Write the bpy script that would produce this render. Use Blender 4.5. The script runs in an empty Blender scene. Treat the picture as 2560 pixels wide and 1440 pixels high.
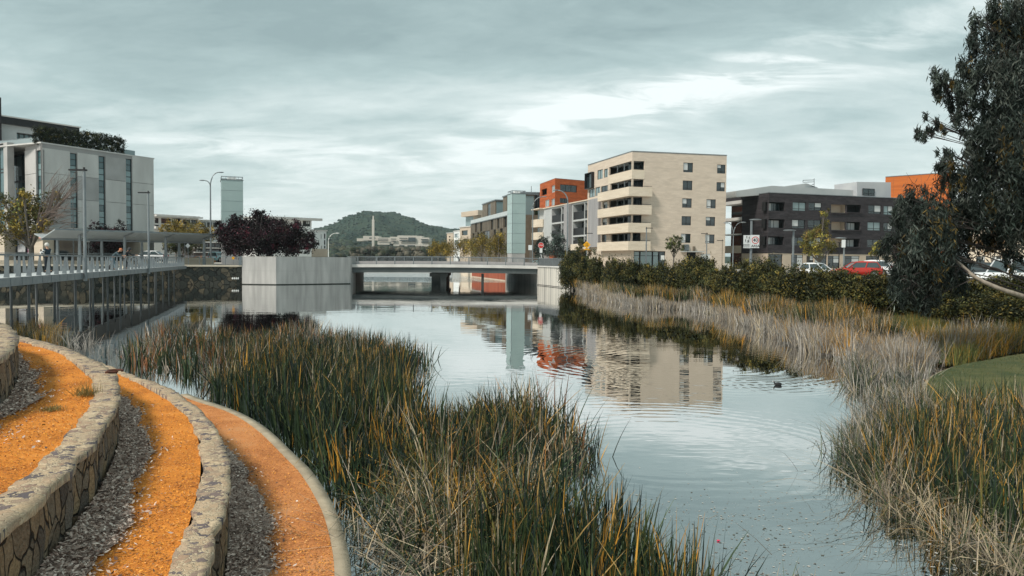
import bpy, math, random
import numpy as np
from mathutils import Vector
random.seed(7); RNG=np.random.default_rng(7)
SC=bpy.context.scene; COL=SC.collection
# ------------------------------------------------------------ camera
F=1900.0; CH=3.4; PITCH=math.atan(70/F); ROLL=0.0086
cf=np.array([0,math.cos(PITCH),-math.sin(PITCH)]); r0=np.array([1.,0,0]); u0=np.array([0,math.sin(PITCH),math.cos(PITCH)])
cr=r0*math.cos(ROLL)+u0*math.sin(ROLL); cu=-r0*math.sin(ROLL)+u0*math.cos(ROLL)
cam=bpy.data.cameras.new('camera'); co=bpy.data.objects.new('camera',cam); COL.objects.link(co)
from mathutils import Matrix
co.matrix_world=Matrix(((cr[0],cu[0],-cf[0],0),(cr[1],cu[1],-cf[1],0),(cr[2],cu[2],-cf[2],CH),(0,0,0,1)))
cam.lens=36*F/2560; cam.sensor_width=36; cam.clip_start=0.05; cam.clip_end=12000
SC.camera=co
# ------------------------------------------------------------ view + light
SC.view_settings.view_transform='Standard'; SC.view_settings.look='None'; SC.view_settings.exposure=0.5; SC.view_settings.gamma=1.0
SC.render.engine='CYCLES'
SC.cycles.use_denoising=True
try: SC.cycles.denoiser='OPENIMAGEDENOISE'; SC.cycles.denoising_prefilter='ACCURATE'
except Exception: pass
SC.cycles.max_bounces=6; SC.cycles.diffuse_bounces=3; SC.cycles.glossy_bounces=3; SC.cycles.transparent_max_bounces=8; SC.cycles.volume_bounces=0
SUN_EL=math.radians(48); SUN_AZ=math.radians(-128)   # azimuth measured clockwise from +Y: behind the camera on the left
sd=Vector((math.cos(SUN_EL)*math.sin(SUN_AZ),math.cos(SUN_EL)*math.cos(SUN_AZ),math.sin(SUN_EL)))
sl=bpy.data.lights.new('sun','SUN'); sl.energy=2.7; sl.angle=math.radians(12); sl.color=(1.0,0.93,0.83)
so=bpy.data.objects.new('sun',sl); COL.objects.link(so); so.rotation_euler=(-sd).to_track_quat('-Z','Y').to_euler(); so.location=(-30,-30,60)
W_=bpy.data.worlds.new('World'); SC.world=W_; W_.use_nodes=True
def world():
    t=W_.node_tree; n=t.nodes; n.clear(); L=t.links.new
    def N(k,**a):
        q=n.new(k)
        for x,y in a.items(): setattr(q,x,y)
        return q
    def M(op,a,b=None,clamp=False):
        q=N('ShaderNodeMath',operation=op); q.use_clamp=clamp
        for i,x in enumerate((a,b)):
            if x is None: continue
            if isinstance(x,(int,float)): q.inputs[i].default_value=x
            else: L(x,q.inputs[i])
        return q.outputs[0]
    out=N('ShaderNodeOutputWorld'); bg=N('ShaderNodeBackground'); bg.inputs['Strength'].default_value=0.1
    sky=N('ShaderNodeTexSky',sky_type='NISHITA'); sky.sun_disc=False; sky.sun_elevation=SUN_EL; sky.sun_rotation=SUN_AZ
    tc=N('ShaderNodeTexCoord'); sp=N('ShaderNodeSeparateXYZ'); L(tc.outputs['Generated'],sp.inputs[0])
    x,y,z=sp.outputs; zc=M('ADD',M('MAXIMUM',z,0.0),0.17)
    cv=N('ShaderNodeCombineXYZ'); L(M('DIVIDE',x,zc),cv.inputs[0]); L(M('DIVIDE',y,zc),cv.inputs[1]); cv.inputs[2].default_value=3.7
    def noise(rot,sc,scale,det,rough,dist):
        mp=N('ShaderNodeMapping'); L(cv.outputs[0],mp.inputs[0]); mp.inputs['Rotation'].default_value=(0,0,rot); mp.inputs['Scale'].default_value=sc
        nz=N('ShaderNodeTexNoise'); L(mp.outputs[0],nz.inputs['Vector']); nz.inputs['Scale'].default_value=scale; nz.inputs['Detail'].default_value=det; nz.inputs['Roughness'].default_value=rough; nz.inputs['Distortion'].default_value=dist
        return nz.outputs[0]
    n1=noise(math.radians(34),(1,1.55,1),0.62,8,0.54,0.45)
    n2=noise(math.radians(28),(1,2.0,1),2.2,8,0.6,0.6)
    n4=noise(math.radians(40),(1,1.5,1),6.5,6,0.65,0.5)
    n3=noise(math.radians(50),(1,1.6,1),0.16,3,0.5,0.3)
    # broad bright streak crossing the upper right
    def band(p,q,wd,amp):
        nx,ny,nz=np.cross(p,q)/np.linalg.norm(np.cross(p,q))
        dt=M('ABSOLUTE',M('ADD',M('ADD',M('MULTIPLY',x,float(nx)),M('MULTIPLY',y,float(ny))),M('MULTIPLY',z,float(nz))))
        g=M('POWER',2.718,M('MULTIPLY',M('POWER',M('DIVIDE',dt,wd),2.0),-1.0))
        mid=(p+q)/np.linalg.norm(p+q)
        al=M('ADD',M('ADD',M('MULTIPLY',x,float(mid[0])),M('MULTIPLY',y,float(mid[1]))),M('MULTIPLY',z,float(mid[2])))
        fade=M('MULTIPLY',M('SUBTRACT',al,0.93),16.0,True)
        return M('MULTIPLY',M('MULTIPLY',g,fade),amp)
    def rd(px,py):
        d=cf+(px-1280)/F*cr-(py-720)/F*cu; return d/np.linalg.norm(d)
    b1=band(rd(1250,340),rd(2450,40),0.030,0.95)
    b2=band(rd(200,330),rd(1250,440),0.035,0.26)
    elev=M('MULTIPLY',M('SUBTRACT',0.25,z),2.0)           # lighter towards the horizon
    el=M('MAXIMUM',M('MINIMUM',elev,0.46),-0.17)
    s=M('ADD',M('MULTIPLY',M('SUBTRACT',n1,0.5),1.6),M('MULTIPLY',M('SUBTRACT',n2,0.5),0.6))
    s=M('ADD',M('ADD',s,M('MULTIPLY',M('SUBTRACT',n3,0.5),0.9)),M('MULTIPLY',M('SUBTRACT',n4,0.5),0.30))
    bm=M('MULTIPLY',M('ADD',b1,b2),M('ADD',M('MULTIPLY',M('MAXIMUM',M('SUBTRACT',n2,0.40),0.0),3.6),0.22))
    s=M('ADD',M('ADD',M('ADD',s,el),bm),0.37)
    rp=N('ShaderNodeValToRGB'); L(s,rp.inputs[0]); e=rp.color_ramp.elements
    e[0].position=0.0; e[0].color=(0.225,0.298,0.300,1); e[1].position=1.0; e[1].color=(0.66,0.71,0.70,1)
    m=e.new(0.36); m.color=(0.325,0.412,0.408,1); m=e.new(0.66); m.color=(0.47,0.545,0.535,1)
    # the cloud layer hides nearly all of the clear sky: 10 x because the background strength is 0.1
    k=N('ShaderNodeVectorMath',operation='SCALE'); L(rp.outputs[0],k.inputs[0]); k.inputs['Scale'].default_value=11.0
    mx=N('ShaderNodeMix',data_type='RGBA'); mx.inputs[0].default_value=0.93; L(sky.outputs[0],mx.inputs[6]); L(k.outputs[0],mx.inputs[7])
    L(mx.outputs[2],bg.inputs[0]); L(bg.outputs[0],out.inputs[0])
world()
# ------------------------------------------------------------ pixel of the photograph -> point of the place
def ray(px,py): return cf+(px-1280)/F*cr-(py-720)/F*cu
def W(px,py,d):
    v=ray(px,py); return Vector(v*(d/v[1]))+Vector((0,0,CH))
def G(px,py,z=0.0):
    v=ray(px,py); t=(z-CH)/v[2]; return Vector((v[0]*t,v[1]*t,z))
def X(px,d,z=0.0):
    w=W(px,650+(px-1280)*.0086,d); return Vector((w.x,w.y,z))
def zof(px,py,d): return W(px,py,d).z
# ------------------------------------------------------------ materials
MATS={}
def mat(name,c,c2=None,sc=1.0,rough=.8,bump=0.0,bsc=None,st=(1,1,1),metal=0.,spec=.4,attr=False,lo=.35,hi=.65,det=5):
    if name in MATS: return MATS[name]
    m=bpy.data.materials.new(name); m.use_nodes=True; t=m.node_tree; n=t.nodes; L=t.links.new
    b=n['Principled BSDF']; b.inputs['Roughness'].default_value=rough; b.inputs['Metallic'].default_value=metal; b.inputs['Specular IOR Level'].default_value=spec
    b.inputs['Base Color'].default_value=(*c,1)
    gp=n.new('ShaderNodeNewGeometry'); mp=n.new('ShaderNodeMapping'); L(gp.outputs['Position'],mp.inputs[0]); mp.inputs['Scale'].default_value=st
    if attr:
        a=n.new('ShaderNodeAttribute'); a.attribute_name='Col'; L(a.outputs['Color'],b.inputs['Base Color'])
    elif c2:
        z=n.new('ShaderNodeTexNoise'); z.inputs['Scale'].default_value=sc; z.inputs['Detail'].default_value=det; L(mp.outputs[0],z.inputs['Vector'])
        r=n.new('ShaderNodeMapRange'); r.inputs[1].default_value=lo; r.inputs[2].default_value=hi; L(z.outputs[0],r.inputs[0])
        x=n.new('ShaderNodeMix'); x.data_type='RGBA'; x.inputs[6].default_value=(*c,1); x.inputs[7].default_value=(*c2,1); L(r.outputs[0],x.inputs[0]); L(x.outputs[2],b.inputs['Base Color'])
    if bump:
        z=n.new('ShaderNodeTexNoise'); z.inputs['Scale'].default_value=bsc or sc*6; z.inputs['Detail'].default_value=4; L(mp.outputs[0],z.inputs['Vector'])
        q=n.new('ShaderNodeBump'); q.inputs['Strength'].default_value=.8; q.inputs['Distance'].default_value=bump; L(z.outputs[0],q.inputs['Height']); L(q.outputs[0],b.inputs['Normal'])
    MATS[name]=m; return m
def stone_mat(name,cols,mortar,scale,rnd=1.0,edge=.06,bump=.04,st=(1,1,1),dist=.15,rough=.85):
    m=bpy.data.materials.new(name); m.use_nodes=True; t=m.node_tree; n=t.nodes; L=t.links.new; b=n['Principled BSDF']; b.inputs['Roughness'].default_value=rough; b.inputs['Specular IOR Level'].default_value=.25
    gp=n.new('ShaderNodeNewGeometry'); mp=n.new('ShaderNodeMapping'); L(gp.outputs['Position'],mp.inputs[0]); mp.inputs['Scale'].default_value=st
    wn=n.new('ShaderNodeTexNoise'); wn.inputs['Scale'].default_value=scale*1.4; L(mp.outputs[0],wn.inputs['Vector'])
    ad=n.new('ShaderNodeVectorMath'); ad.operation='MULTIPLY_ADD'; L(wn.outputs['Color'],ad.inputs[0]); ad.inputs[1].default_value=(dist,)*3; L(mp.outputs[0],ad.inputs[2])
    v=n.new('ShaderNodeTexVoronoi'); v.inputs['Scale'].default_value=scale; v.inputs['Randomness'].default_value=rnd; L(ad.outputs[0],v.inputs['Vector'])
    e=n.new('ShaderNodeTexVoronoi'); e.feature='DISTANCE_TO_EDGE'; e.inputs['Scale'].default_value=scale; e.inputs['Randomness'].default_value=rnd; L(ad.outputs[0],e.inputs['Vector'])
    sp=n.new('ShaderNodeSeparateColor'); L(v.outputs['Color'],sp.inputs[0])
    rp=n.new('ShaderNodeValToRGB'); L(sp.outputs[0],rp.inputs[0]); el=rp.color_ramp.elements; rp.color_ramp.interpolation='LINEAR'
    k=len(cols); el[0].position=0; el[0].color=(*cols[0],1); el[1].position=1; el[1].color=(*cols[-1],1)
    for i in range(1,k-1): q=el.new(i/(k-1)); q.color=(*cols[i],1)
    fn=n.new('ShaderNodeTexNoise'); fn.inputs['Scale'].default_value=scale*9; fn.inputs['Detail'].default_value=6; L(gp.outputs['Position'],fn.inputs['Vector'])
    fm=n.new('ShaderNodeMapRange'); fm.inputs[1].default_value=.3; fm.inputs[2].default_value=.7; fm.inputs[3].default_value=.7; fm.inputs[4].default_value=1.25; L(fn.outputs[0],fm.inputs[0])
    ml=n.new('ShaderNodeVectorMath'); ml.operation='SCALE'; L(rp.outputs[0],ml.inputs[0]); L(fm.outputs[0],ml.inputs['Scale'])
    er=n.new('ShaderNodeMapRange'); er.inputs[1].default_value=edge*.4; er.inputs[2].default_value=edge; L(e.outputs['Distance'],er.inputs[0])
    x=n.new('ShaderNodeMix'); x.data_type='RGBA'; x.inputs[6].default_value=(*mortar,1); L(ml.outputs[0],x.inputs[7]); L(er.outputs[0],x.inputs[0]); L(x.outputs[2],b.inputs['Base Color'])
    h=n.new('ShaderNodeMath'); h.operation='MULTIPLY_ADD'; L(fn.outputs[0],h.inputs[0]); h.inputs[1].default_value=.35; L(er.outputs[0],h.inputs[2])
    q=n.new('ShaderNodeBump'); q.inputs['Strength'].default_value=.9; q.inputs['Distance'].default_value=bump; L(h.outputs[0],q.inputs['Height']); L(q.outputs[0],b.inputs['Normal'])
    MATS[name]=m; return m
def brick_mat(name,c1,c2,mort,bw,bh,rough=.85,var=.3):
    # courses run round the building: brick pattern on (distance along the wall, height)
    m=bpy.data.materials.new(name); m.use_nodes=True; t=m.node_tree; n=t.nodes; L=t.links.new; b=n['Principled BSDF']; b.inputs['Roughness'].default_value=rough; b.inputs['Specular IOR Level'].default_value=.2
    gp=n.new('ShaderNodeNewGeometry'); sp=n.new('ShaderNodeSeparateXYZ'); L(gp.outputs['Position'],sp.inputs[0])
    a=n.new('ShaderNodeMath'); a.operation='MULTIPLY_ADD'; L(sp.outputs[1],a.inputs[0]); a.inputs[1].default_value=.83; L(sp.outputs[0],a.inputs[2])
    cb=n.new('ShaderNodeCombineXYZ'); L(a.outputs[0],cb.inputs[0]); L(sp.outputs[2],cb.inputs[1])
    br=n.new('ShaderNodeTexBrick'); L(cb.outputs[0],br.inputs['Vector']); br.inputs['Scale'].default_value=1; br.inputs['Brick Width'].default_value=bw; br.inputs['Row Height'].default_value=bh; br.inputs['Mortar Size'].default_value=.01
    br.inputs['Color1'].default_value=(*c1,1); br.inputs['Color2'].default_value=(*c2,1); br.inputs['Mortar'].default_value=(*mort,1); br.inputs['Bias'].default_value=0
    mp=n.new('ShaderNodeMapping'); L(cb.outputs[0],mp.inputs[0]); mp.inputs['Scale'].default_value=(.35,1.6,1)
    z=n.new('ShaderNodeTexNoise'); z.inputs['Scale'].default_value=1.1; z.inputs['Detail'].default_value=6; L(mp.outputs[0],z.inputs['Vector'])
    r=n.new('ShaderNodeMapRange'); r.inputs[1].default_value=.3; r.inputs[2].default_value=.7; r.inputs[3].default_value=1-var*.5; r.inputs[4].default_value=1+var*.5; L(z.outputs[0],r.inputs[0])
    s=n.new('ShaderNodeVectorMath'); s.operation='SCALE'; L(br.outputs[0],s.inputs[0]); L(r.outputs[0],s.inputs['Scale']); L(s.outputs[0],b.inputs['Base Color'])
    MATS[name]=m; return m
def chip_mat(name,cols,scale,bump):
    m=bpy.data.materials.new(name); m.use_nodes=True; t=m.node_tree; n=t.nodes; L=t.links.new; b=n['Principled BSDF']; b.inputs['Roughness'].default_value=.95; b.inputs['Specular IOR Level'].default_value=.1
    gp=n.new('ShaderNodeNewGeometry')
    v=n.new('ShaderNodeTexVoronoi'); v.inputs['Scale'].default_value=scale; L(gp.outputs['Position'],v.inputs['Vector'])
    sp=n.new('ShaderNodeSeparateColor'); L(v.outputs['Color'],sp.inputs[0])
    z=n.new('ShaderNodeTexNoise'); z.inputs['Scale'].default_value=1.7; z.inputs['Detail'].default_value=6; L(gp.outputs['Position'],z.inputs['Vector'])
    a=n.new('ShaderNodeMath'); a.operation='MULTIPLY_ADD'; L(sp.outputs[0],a.inputs[0]); a.inputs[1].default_value=.55
    zz=n.new('ShaderNodeMapRange'); zz.inputs[1].default_value=.3; zz.inputs[2].default_value=.7; zz.inputs[3].default_value=-.12; zz.inputs[4].default_value=.52; L(z.outputs[0],zz.inputs[0]); L(zz.outputs[0],a.inputs[2])
    rp=n.new('ShaderNodeValToRGB'); L(a.outputs[0],rp.inputs[0]); el=rp.color_ramp.elements; k=len(cols); el[0].color=(*cols[0],1); el[1].color=(*cols[-1],1)
    for i in range(1,k-1): q=el.new(i/(k-1)); q.color=(*cols[i],1)
    L(rp.outputs[0],b.inputs['Base Color'])
    q=n.new('ShaderNodeBump'); q.inputs['Strength'].default_value=.9; q.inputs['Distance'].default_value=bump; L(v.outputs['Distance'],q.inputs['Height']); L(q.outputs[0],b.inputs['Normal'])
    MATS[name]=m; return m
# ------------------------------------------------------------ object helpers
ORG={}
def tag(o,label=None,cat=None,group=None,kind=None):
    for k,v in (('label',label),('category',cat),('group',group),('kind',kind)):
        if v: o[k]=v
    return o
def thing(name,loc,label,cat,group=None,rz=0,local=False):
    o=bpy.data.objects.new(name,None); COL.objects.link(o); o.location=loc; o.rotation_euler=(0,0,rz); o.empty_display_size=.3
    ORG[o.name]=Vector((0,0,0)) if local else Vector(loc); return tag(o,label,cat,group,'thing')
def link(name,me,parent):
    o=bpy.data.objects.new(name,me); COL.objects.link(o)
    if parent is not None: o.parent=parent; ORG[o.name]=ORG[parent.name]
    return o
class MB:
    def __init__(s): s.v=[]; s.f=[]
    def poly(s,*p):
        i=len(s.v); s.v+= [tuple(q) for q in p]; s.f.append(tuple(range(i,i+len(p)))); return s
    def hexa(s,p):   # 8 points: bottom loop 0-3, top loop 4-7
        i=len(s.v); s.v+=[tuple(q) for q in p]
        for f in ((3,2,1,0),(4,5,6,7),(0,1,5,4),(1,2,6,5),(2,3,7,6),(3,0,4,7)): s.f.append(tuple(i+k for k in f))
        return s
    def box(s,x0,x1,y0,y1,z0,z1): return s.hexa([(x0,y0,z0),(x1,y0,z0),(x1,y1,z0),(x0,y1,z0),(x0,y0,z1),(x1,y0,z1),(x1,y1,z1),(x0,y1,z1)])
    def prism(s,pl,z0,z1):
        n=len(pl); i=len(s.v); s.v+=[(p[0],p[1],z0) for p in pl]+[(p[0],p[1],z1) for p in pl]
        ar=sum(pl[k][0]*pl[(k+1)%n][1]-pl[(k+1)%n][0]*pl[k][1] for k in range(n))
        a=list(range(i,i+n)); b=list(range(i+n,i+2*n))
        if ar>0: s.f+= [tuple(reversed(a)),tuple(b)]
        else: s.f+=[tuple(a),tuple(reversed(b))]
        for k in range(n):
            q=(k+1)%n; s.f.append((a[k],a[q],b[q],b[k]) if ar>0 else (a[q],a[k],b[k],b[q]))
        return s
    def tube(s,pts,rs,n=8,cap=True):
        pts=[Vector(p) for p in pts]
        if not hasattr(rs,'__len__'): rs=[rs]*len(pts)
        i=len(s.v); 
        for k,p in enumerate(pts):
            d=(pts[min(k+1,len(pts)-1)]-pts[max(k-1,0)]).normalized()
            a=d.cross(Vector((0,0,1)) if abs(d.z)<.9 else Vector((1,0,0))).normalized(); b=d.cross(a)
            for j in range(n):
                t=2*math.pi*j/n; s.v.append(tuple(p+(a*math.cos(t)+b*math.sin(t))*rs[k]))
        for k in range(len(pts)-1):
            for j in range(n):
                q=(j+1)%n; s.f.append((i+k*n+j,i+k*n+q,i+(k+1)*n+q,i+(k+1)*n+j))
        if cap: s.f.append(tuple(i+j for j in reversed(range(n)))); e=i+(len(pts)-1)*n; s.f.append(tuple(e+j for j in range(n)))
        return s
    def bar(s,a,b,w,h):  # rectangular bar from a to b, w across, h in height
        a=Vector(a);b=Vector(b); d=(b-a).normalized(); sx=d.cross(Vector((0,0,1)))
        sx=sx.normalized()*w/2 if sx.length>1e-4 else Vector((w/2,0,0)); up=sx.cross(d).normalized()*h/2
        return s.hexa([a-sx-up,a+sx-up,b+sx-up,b-sx-up,a-sx+up,a+sx+up,b+sx+up,b-sx+up])
    def ball(s,c,r,n=8,m=6,sq=(1,1,1)):
        i=len(s.v); c=Vector(c)
        for k in range(1,m):
            t=math.pi*k/m
            for j in range(n):
                a=2*math.pi*j/n; s.v.append((c.x+r*sq[0]*math.sin(t)*math.cos(a),c.y+r*sq[1]*math.sin(t)*math.sin(a),c.z+r*sq[2]*math.cos(t)))
        for k in range(m-2):
            for j in range(n):
                q=(j+1)%n; s.f.append((i+k*n+j,i+(k+1)*n+j,i+(k+1)*n+q,i+k*n+q))
        s.v+= [(c.x,c.y,c.z+r*sq[2]),(c.x,c.y,c.z-r*sq[2])]; T=len(s.v)-2
        for j in range(n):
            q=(j+1)%n; s.f.append((T,i+j,i+q)); s.f.append((T+1,i+(m-2)*n+q,i+(m-2)*n+j))
        return s
    def build(s,name,m,parent=None,smooth=False):
        o_=ORG[parent.name] if parent is not None else Vector((0,0,0))
        me=bpy.data.meshes.new(name); me.from_pydata([(a-o_.x,b-o_.y,c-o_.z) for a,b,c in s.v],[],s.f)
        if smooth: me.polygons.foreach_set('use_smooth',[True]*len(me.polygons))
        if m: me.materials.append(m)
        me.update(); return link(name,me,parent)
def npmesh(name,v,f,m,parent=None,col=None,smooth=False):
    o_=ORG[parent.name] if parent is not None else Vector((0,0,0))
    v=np.asarray(v,np.float32)-np.array(o_,np.float32); f=np.asarray(f,np.int32); k=f.shape[1]
    me=bpy.data.meshes.new(name); me.vertices.add(len(v)); me.vertices.foreach_set('co',v.ravel())
    me.loops.add(f.size); me.loops.foreach_set('vertex_index',f.ravel())
    me.polygons.add(len(f)); me.polygons.foreach_set('loop_start',np.arange(0,f.size,k,dtype=np.int32)); me.polygons.foreach_set('loop_total',np.full(len(f),k,np.int32))
    if smooth: me.polygons.foreach_set('use_smooth',np.ones(len(f),bool))
    me.update(calc_edges=True)
    if col is not None:
        a=me.color_attributes.new('Col','FLOAT_COLOR','POINT'); c=np.ones((len(v),4),np.float32); c[:,:3]=col; a.data.foreach_set('color',c.ravel())
    me.materials.append(m); return link(name,me,parent)
def dup(root,loc,rz,label=None,group=None,scale=None):
    r=root.copy(); COL.objects.link(r); r.location=loc; r.rotation_euler=(0,0,rz)
    if scale: r.scale=scale
    if label: r['label']=label
    if group: r['group']=group
    for ch in list(root.children):
        c=ch.copy(); COL.objects.link(c); c.parent=r
        for g in ch.children: d=g.copy(); COL.objects.link(d); d.parent=c
    return r
def smoothpts(p,k=6):
    p=[np.array(q,float) for q in p]; out=[]
    for i in range(len(p)-1):
        a,b,c,d=p[max(i-1,0)],p[i],p[i+1],p[min(i+2,len(p)-1)]
        for j in range(k):
            t=j/k; out.append(.5*((2*b)+(c-a)*t+(2*a-5*b+4*c-d)*t*t+(-a+3*b-3*c+d)*t**3))
    out.append(p[-1]); return out
def resample(p,n):
    p=np.array(p); s=np.r_[0,np.cumsum(np.linalg.norm(np.diff(p,axis=0),axis=1))]; t=np.linspace(0,s[-1],n)
    return np.stack([np.interp(t,s,p[:,i]) for i in range(p.shape[1])],1)
def strip(a,b,n=None):
    n=len(a); v=np.concatenate([a,b]); i=np.arange(n-1); return v,np.stack([i,i+1,n+i+1,n+i],1)
def in_poly(P,poly):
    x,y=P[:,0],P[:,1]; r=np.zeros(len(P),bool); q=np.array(poly); k=len(q)
    for i in range(k):
        a,b=q[i],q[(i+1)%k]; c=((a[1]>y)!=(b[1]>y))&(x<(b[0]-a[0])*(y-a[1])/(b[1]-a[1]+1e-12)+a[0]); r^=c
    return r
def scatter(poly,n,rng=RNG):
    q=np.array(poly); lo=q.min(0); hi=q.max(0); out=np.zeros((0,2))
    while len(out)<n:
        p=rng.uniform(lo,hi,(n*2,2)); out=np.concatenate([out,p[in_poly(p,q)]])
    return out[:n]
# ============================================================ WATER
def lake():
    m=bpy.data.materials.new('lake_water'); m.use_nodes=True; t=m.node_tree; n=t.nodes; L=t.links.new; b=n['Principled BSDF']
    b.inputs['Base Color'].default_value=(.56,.565,.55,1); b.inputs['Metallic'].default_value=1.0; b.inputs['Roughness'].default_value=.0; b.inputs['IOR'].default_value=1.33; b.inputs['Specular IOR Level'].default_value=.5
    gp=n.new('ShaderNodeNewGeometry'); sp=n.new('ShaderNodeSeparateXYZ'); L(gp.outputs['Position'],sp.inputs[0])
    def M(op,a,c=None,cl=False):
        q=n.new('ShaderNodeMath'); q.operation=op; q.use_clamp=cl
        for i,x in enumerate((a,c)):
            if x is None: continue
            if isinstance(x,(int,float)): q.inputs[i].default_value=x
            else: L(x,q.inputs[i])
        return q.outputs[0]
    def noise(sc,st,det,w=0):
        mp=n.new('ShaderNodeMapping'); L(gp.outputs['Position'],mp.inputs[0]); mp.inputs['Scale'].default_value=st; mp.inputs['Location'].default_value=(w,w*.7,0)
        z=n.new('ShaderNodeTexNoise'); z.inputs['Scale'].default_value=sc; z.inputs['Detail'].default_value=det; z.inputs['Roughness'].default_value=.5; L(mp.outputs[0],z.inputs['Vector']); return z.outputs[0]
    def ring(cx,cy,k,r0,w,amp):
        r=M('SQRT',M('ADD',M('POWER',M('SUBTRACT',sp.outputs[0],cx),2.0),M('POWER',M('SUBTRACT',sp.outputs[1],cy),2.0)))
        r2=M('ADD',r,M('MULTIPLY',noise(.7,(1,1,1),2,cx),.5))
        g=M('POWER',2.718,M('MULTIPLY',M('POWER',M('DIVIDE',M('SUBTRACT',r,r0),w),2.0),-1.0))
        return M('MULTIPLY',M('MULTIPLY',M('SINE',M('MULTIPLY',r2,k)),g),amp)
    far=n.new('ShaderNodeMapRange'); far.inputs[1].default_value=112; far.inputs[2].default_value=122; L(sp.outputs[1],far.inputs[0])
    c1=G(1720,905); c2=G(1945,962); c3=G(1200,850); c4=G(1500,1040)
    patch=n.new('ShaderNodeMapRange'); patch.inputs[1].default_value=.42; patch.inputs[2].default_value=.62; patch.inputs[3].default_value=.12; patch.inputs[4].default_value=1.0; L(noise(.16,(1,.6,1),2,31),patch.inputs[0])
    h=M('MULTIPLY',M('MULTIPLY',noise(1.6,(.8,2.0,1),2),.0030),patch.outputs[0])
    h=M('ADD',h,M('MULTIPLY',noise(.45,(.7,1.4,1),1,9),.0035))
    h=M('ADD',h,ring(c1.x,c1.y,15.0,4.6,1.7,.0008)); h=M('ADD',h,ring(c2.x,c2.y,26.0,1.0,.7,.0007)); h=M('ADD',h,ring(c3.x,c3.y,9.0,3.2,2.2,.0006)); h=M('ADD',h,ring(c4.x+1,c4.y-3,17.0,3.5,2.0,.0004))
    hf=M('MULTIPLY',M('MULTIPLY',noise(1.3,(.55,1.5,1),4,5),.22),far.outputs[0])
    q=n.new('ShaderNodeBump'); q.inputs['Strength'].default_value=1; q.inputs['Distance'].default_value=1; L(M('ADD',h,hf),q.inputs['Height']); L(q.outputs[0],b.inputs['Normal'])
    me=MB(); me.poly((-3000,-200,0),(3000,-200,0),(3000,3000,0),(-3000,3000,0)); o=me.build('lake',m); tag(o,kind='structure')
lake()
mud=mat('mud',(.03,.028,.02),(.06,.05,.035),.8)
soil=mat('bank_soil',(.055,.06,.025),(.10,.085,.05),1.2,bump=.05)
paving=mat('pale_paving',(.36,.33,.29),(.45,.42,.37),.6)
asphalt=mat('asphalt',(.05,.05,.052),(.075,.075,.075),.5)
tag(MB().poly((-6000,-300,-1.6),(6000,-300,-1.6),(6000,7000,-1.6),(-6000,7000,-1.6)).build('ground',mud),kind='structure')
# ============================================================ LAND
Rl=[(1435,90),(1560,78),(1735,68),(1860,60),(2000,55),(2150,50),(2290,46),(2400,43),(2560,40),(2800,36)]
Hl=[(1432,86),(1560,66),(1735,57),(1860,48),(2000,42),(2150,38),(2290,35),(2400,34),(2560,32),(2800,30)]
Sl=[(1428,722),(1560,766),(1735,781),(1860,818),(2000,876),(2150,918),(2275,948),(2400,915),(2560,888),(2800,870)]
S3=resample(smoothpts([G(*p,-.1) for p in Sl]),80); H3=resample(smoothpts([X(a,b,.8) for a,b in Hl]),80); R3=resample(smoothpts([X(a,b,2.1) for a,b in Rl]),80)
M3=S3*.65+H3*.35; M3[:,2]=.35
vv=np.concatenate([S3,M3,H3,R3]); i=np.arange(79); ff=np.concatenate([np.stack([k*80+i,k*80+i+1,(k+1)*80+i+1,(k+1)*80+i],1) for k in range(3)])[:,::-1]
tag(npmesh('bank',vv,ff,soil),kind='structure')
rl=[tuple(p[:2]) for p in R3[::6]]+[tuple(R3[-1][:2])]
land=rl[::-1]+[tuple(X(*p)[:2]) for p in ((1428,91.4),(1349,103.8),(1265,120.3),(1155,166),(1130,330),(1140,690))]+[(900,690),(900,30)]
tag(MB().prism(land,-1.5,2.1).build('land',paving),kind='structure')
landl=[(-900,55)]+[tuple(X(*p)[:2]) for p in ((-500,84),(-200,83.3),(604,97.6),(875,104.6),(868,125),(830,240),(790,500),(780,690))]+[(-900,690)]
tag(MB().prism(landl,-1.5,2.4).build('land',paving),kind='structure')
tag(MB().prism([(-4500,690.5),(4500,690.5),(4500,6500),(-4500,6500)],-1.5,1.2).build('far_shore',mat('far_grass',(.05,.07,.03),(.08,.09,.05),.02)),kind='structure')
# a road on each side
tag(MB().poly(*[(*X(a,b)[:2],2.104) for a,b in ((1460,96),(2900,44),(2900,66),(1460,116))]).build('road',asphalt),kind='structure')
tag(MB().poly(*[(*X(a,b)[:2],2.404) for a,b in ((-300,91),(600,104),(880,108),(880,121),(600,118),(-300,104))]).build('road',asphalt),kind='structure')
# ground the photographer stands on
tag(MB().prism([(-9,-8),(9,-8),(9,1.0),(4,1.8),(0,2.2),(-4,2.2),(-9,2)],-1.5,1.8).build('ground',mat('grey_gravel',(.2,.17,.15),(.3,.27,.24),9)),kind='structure')
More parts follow.
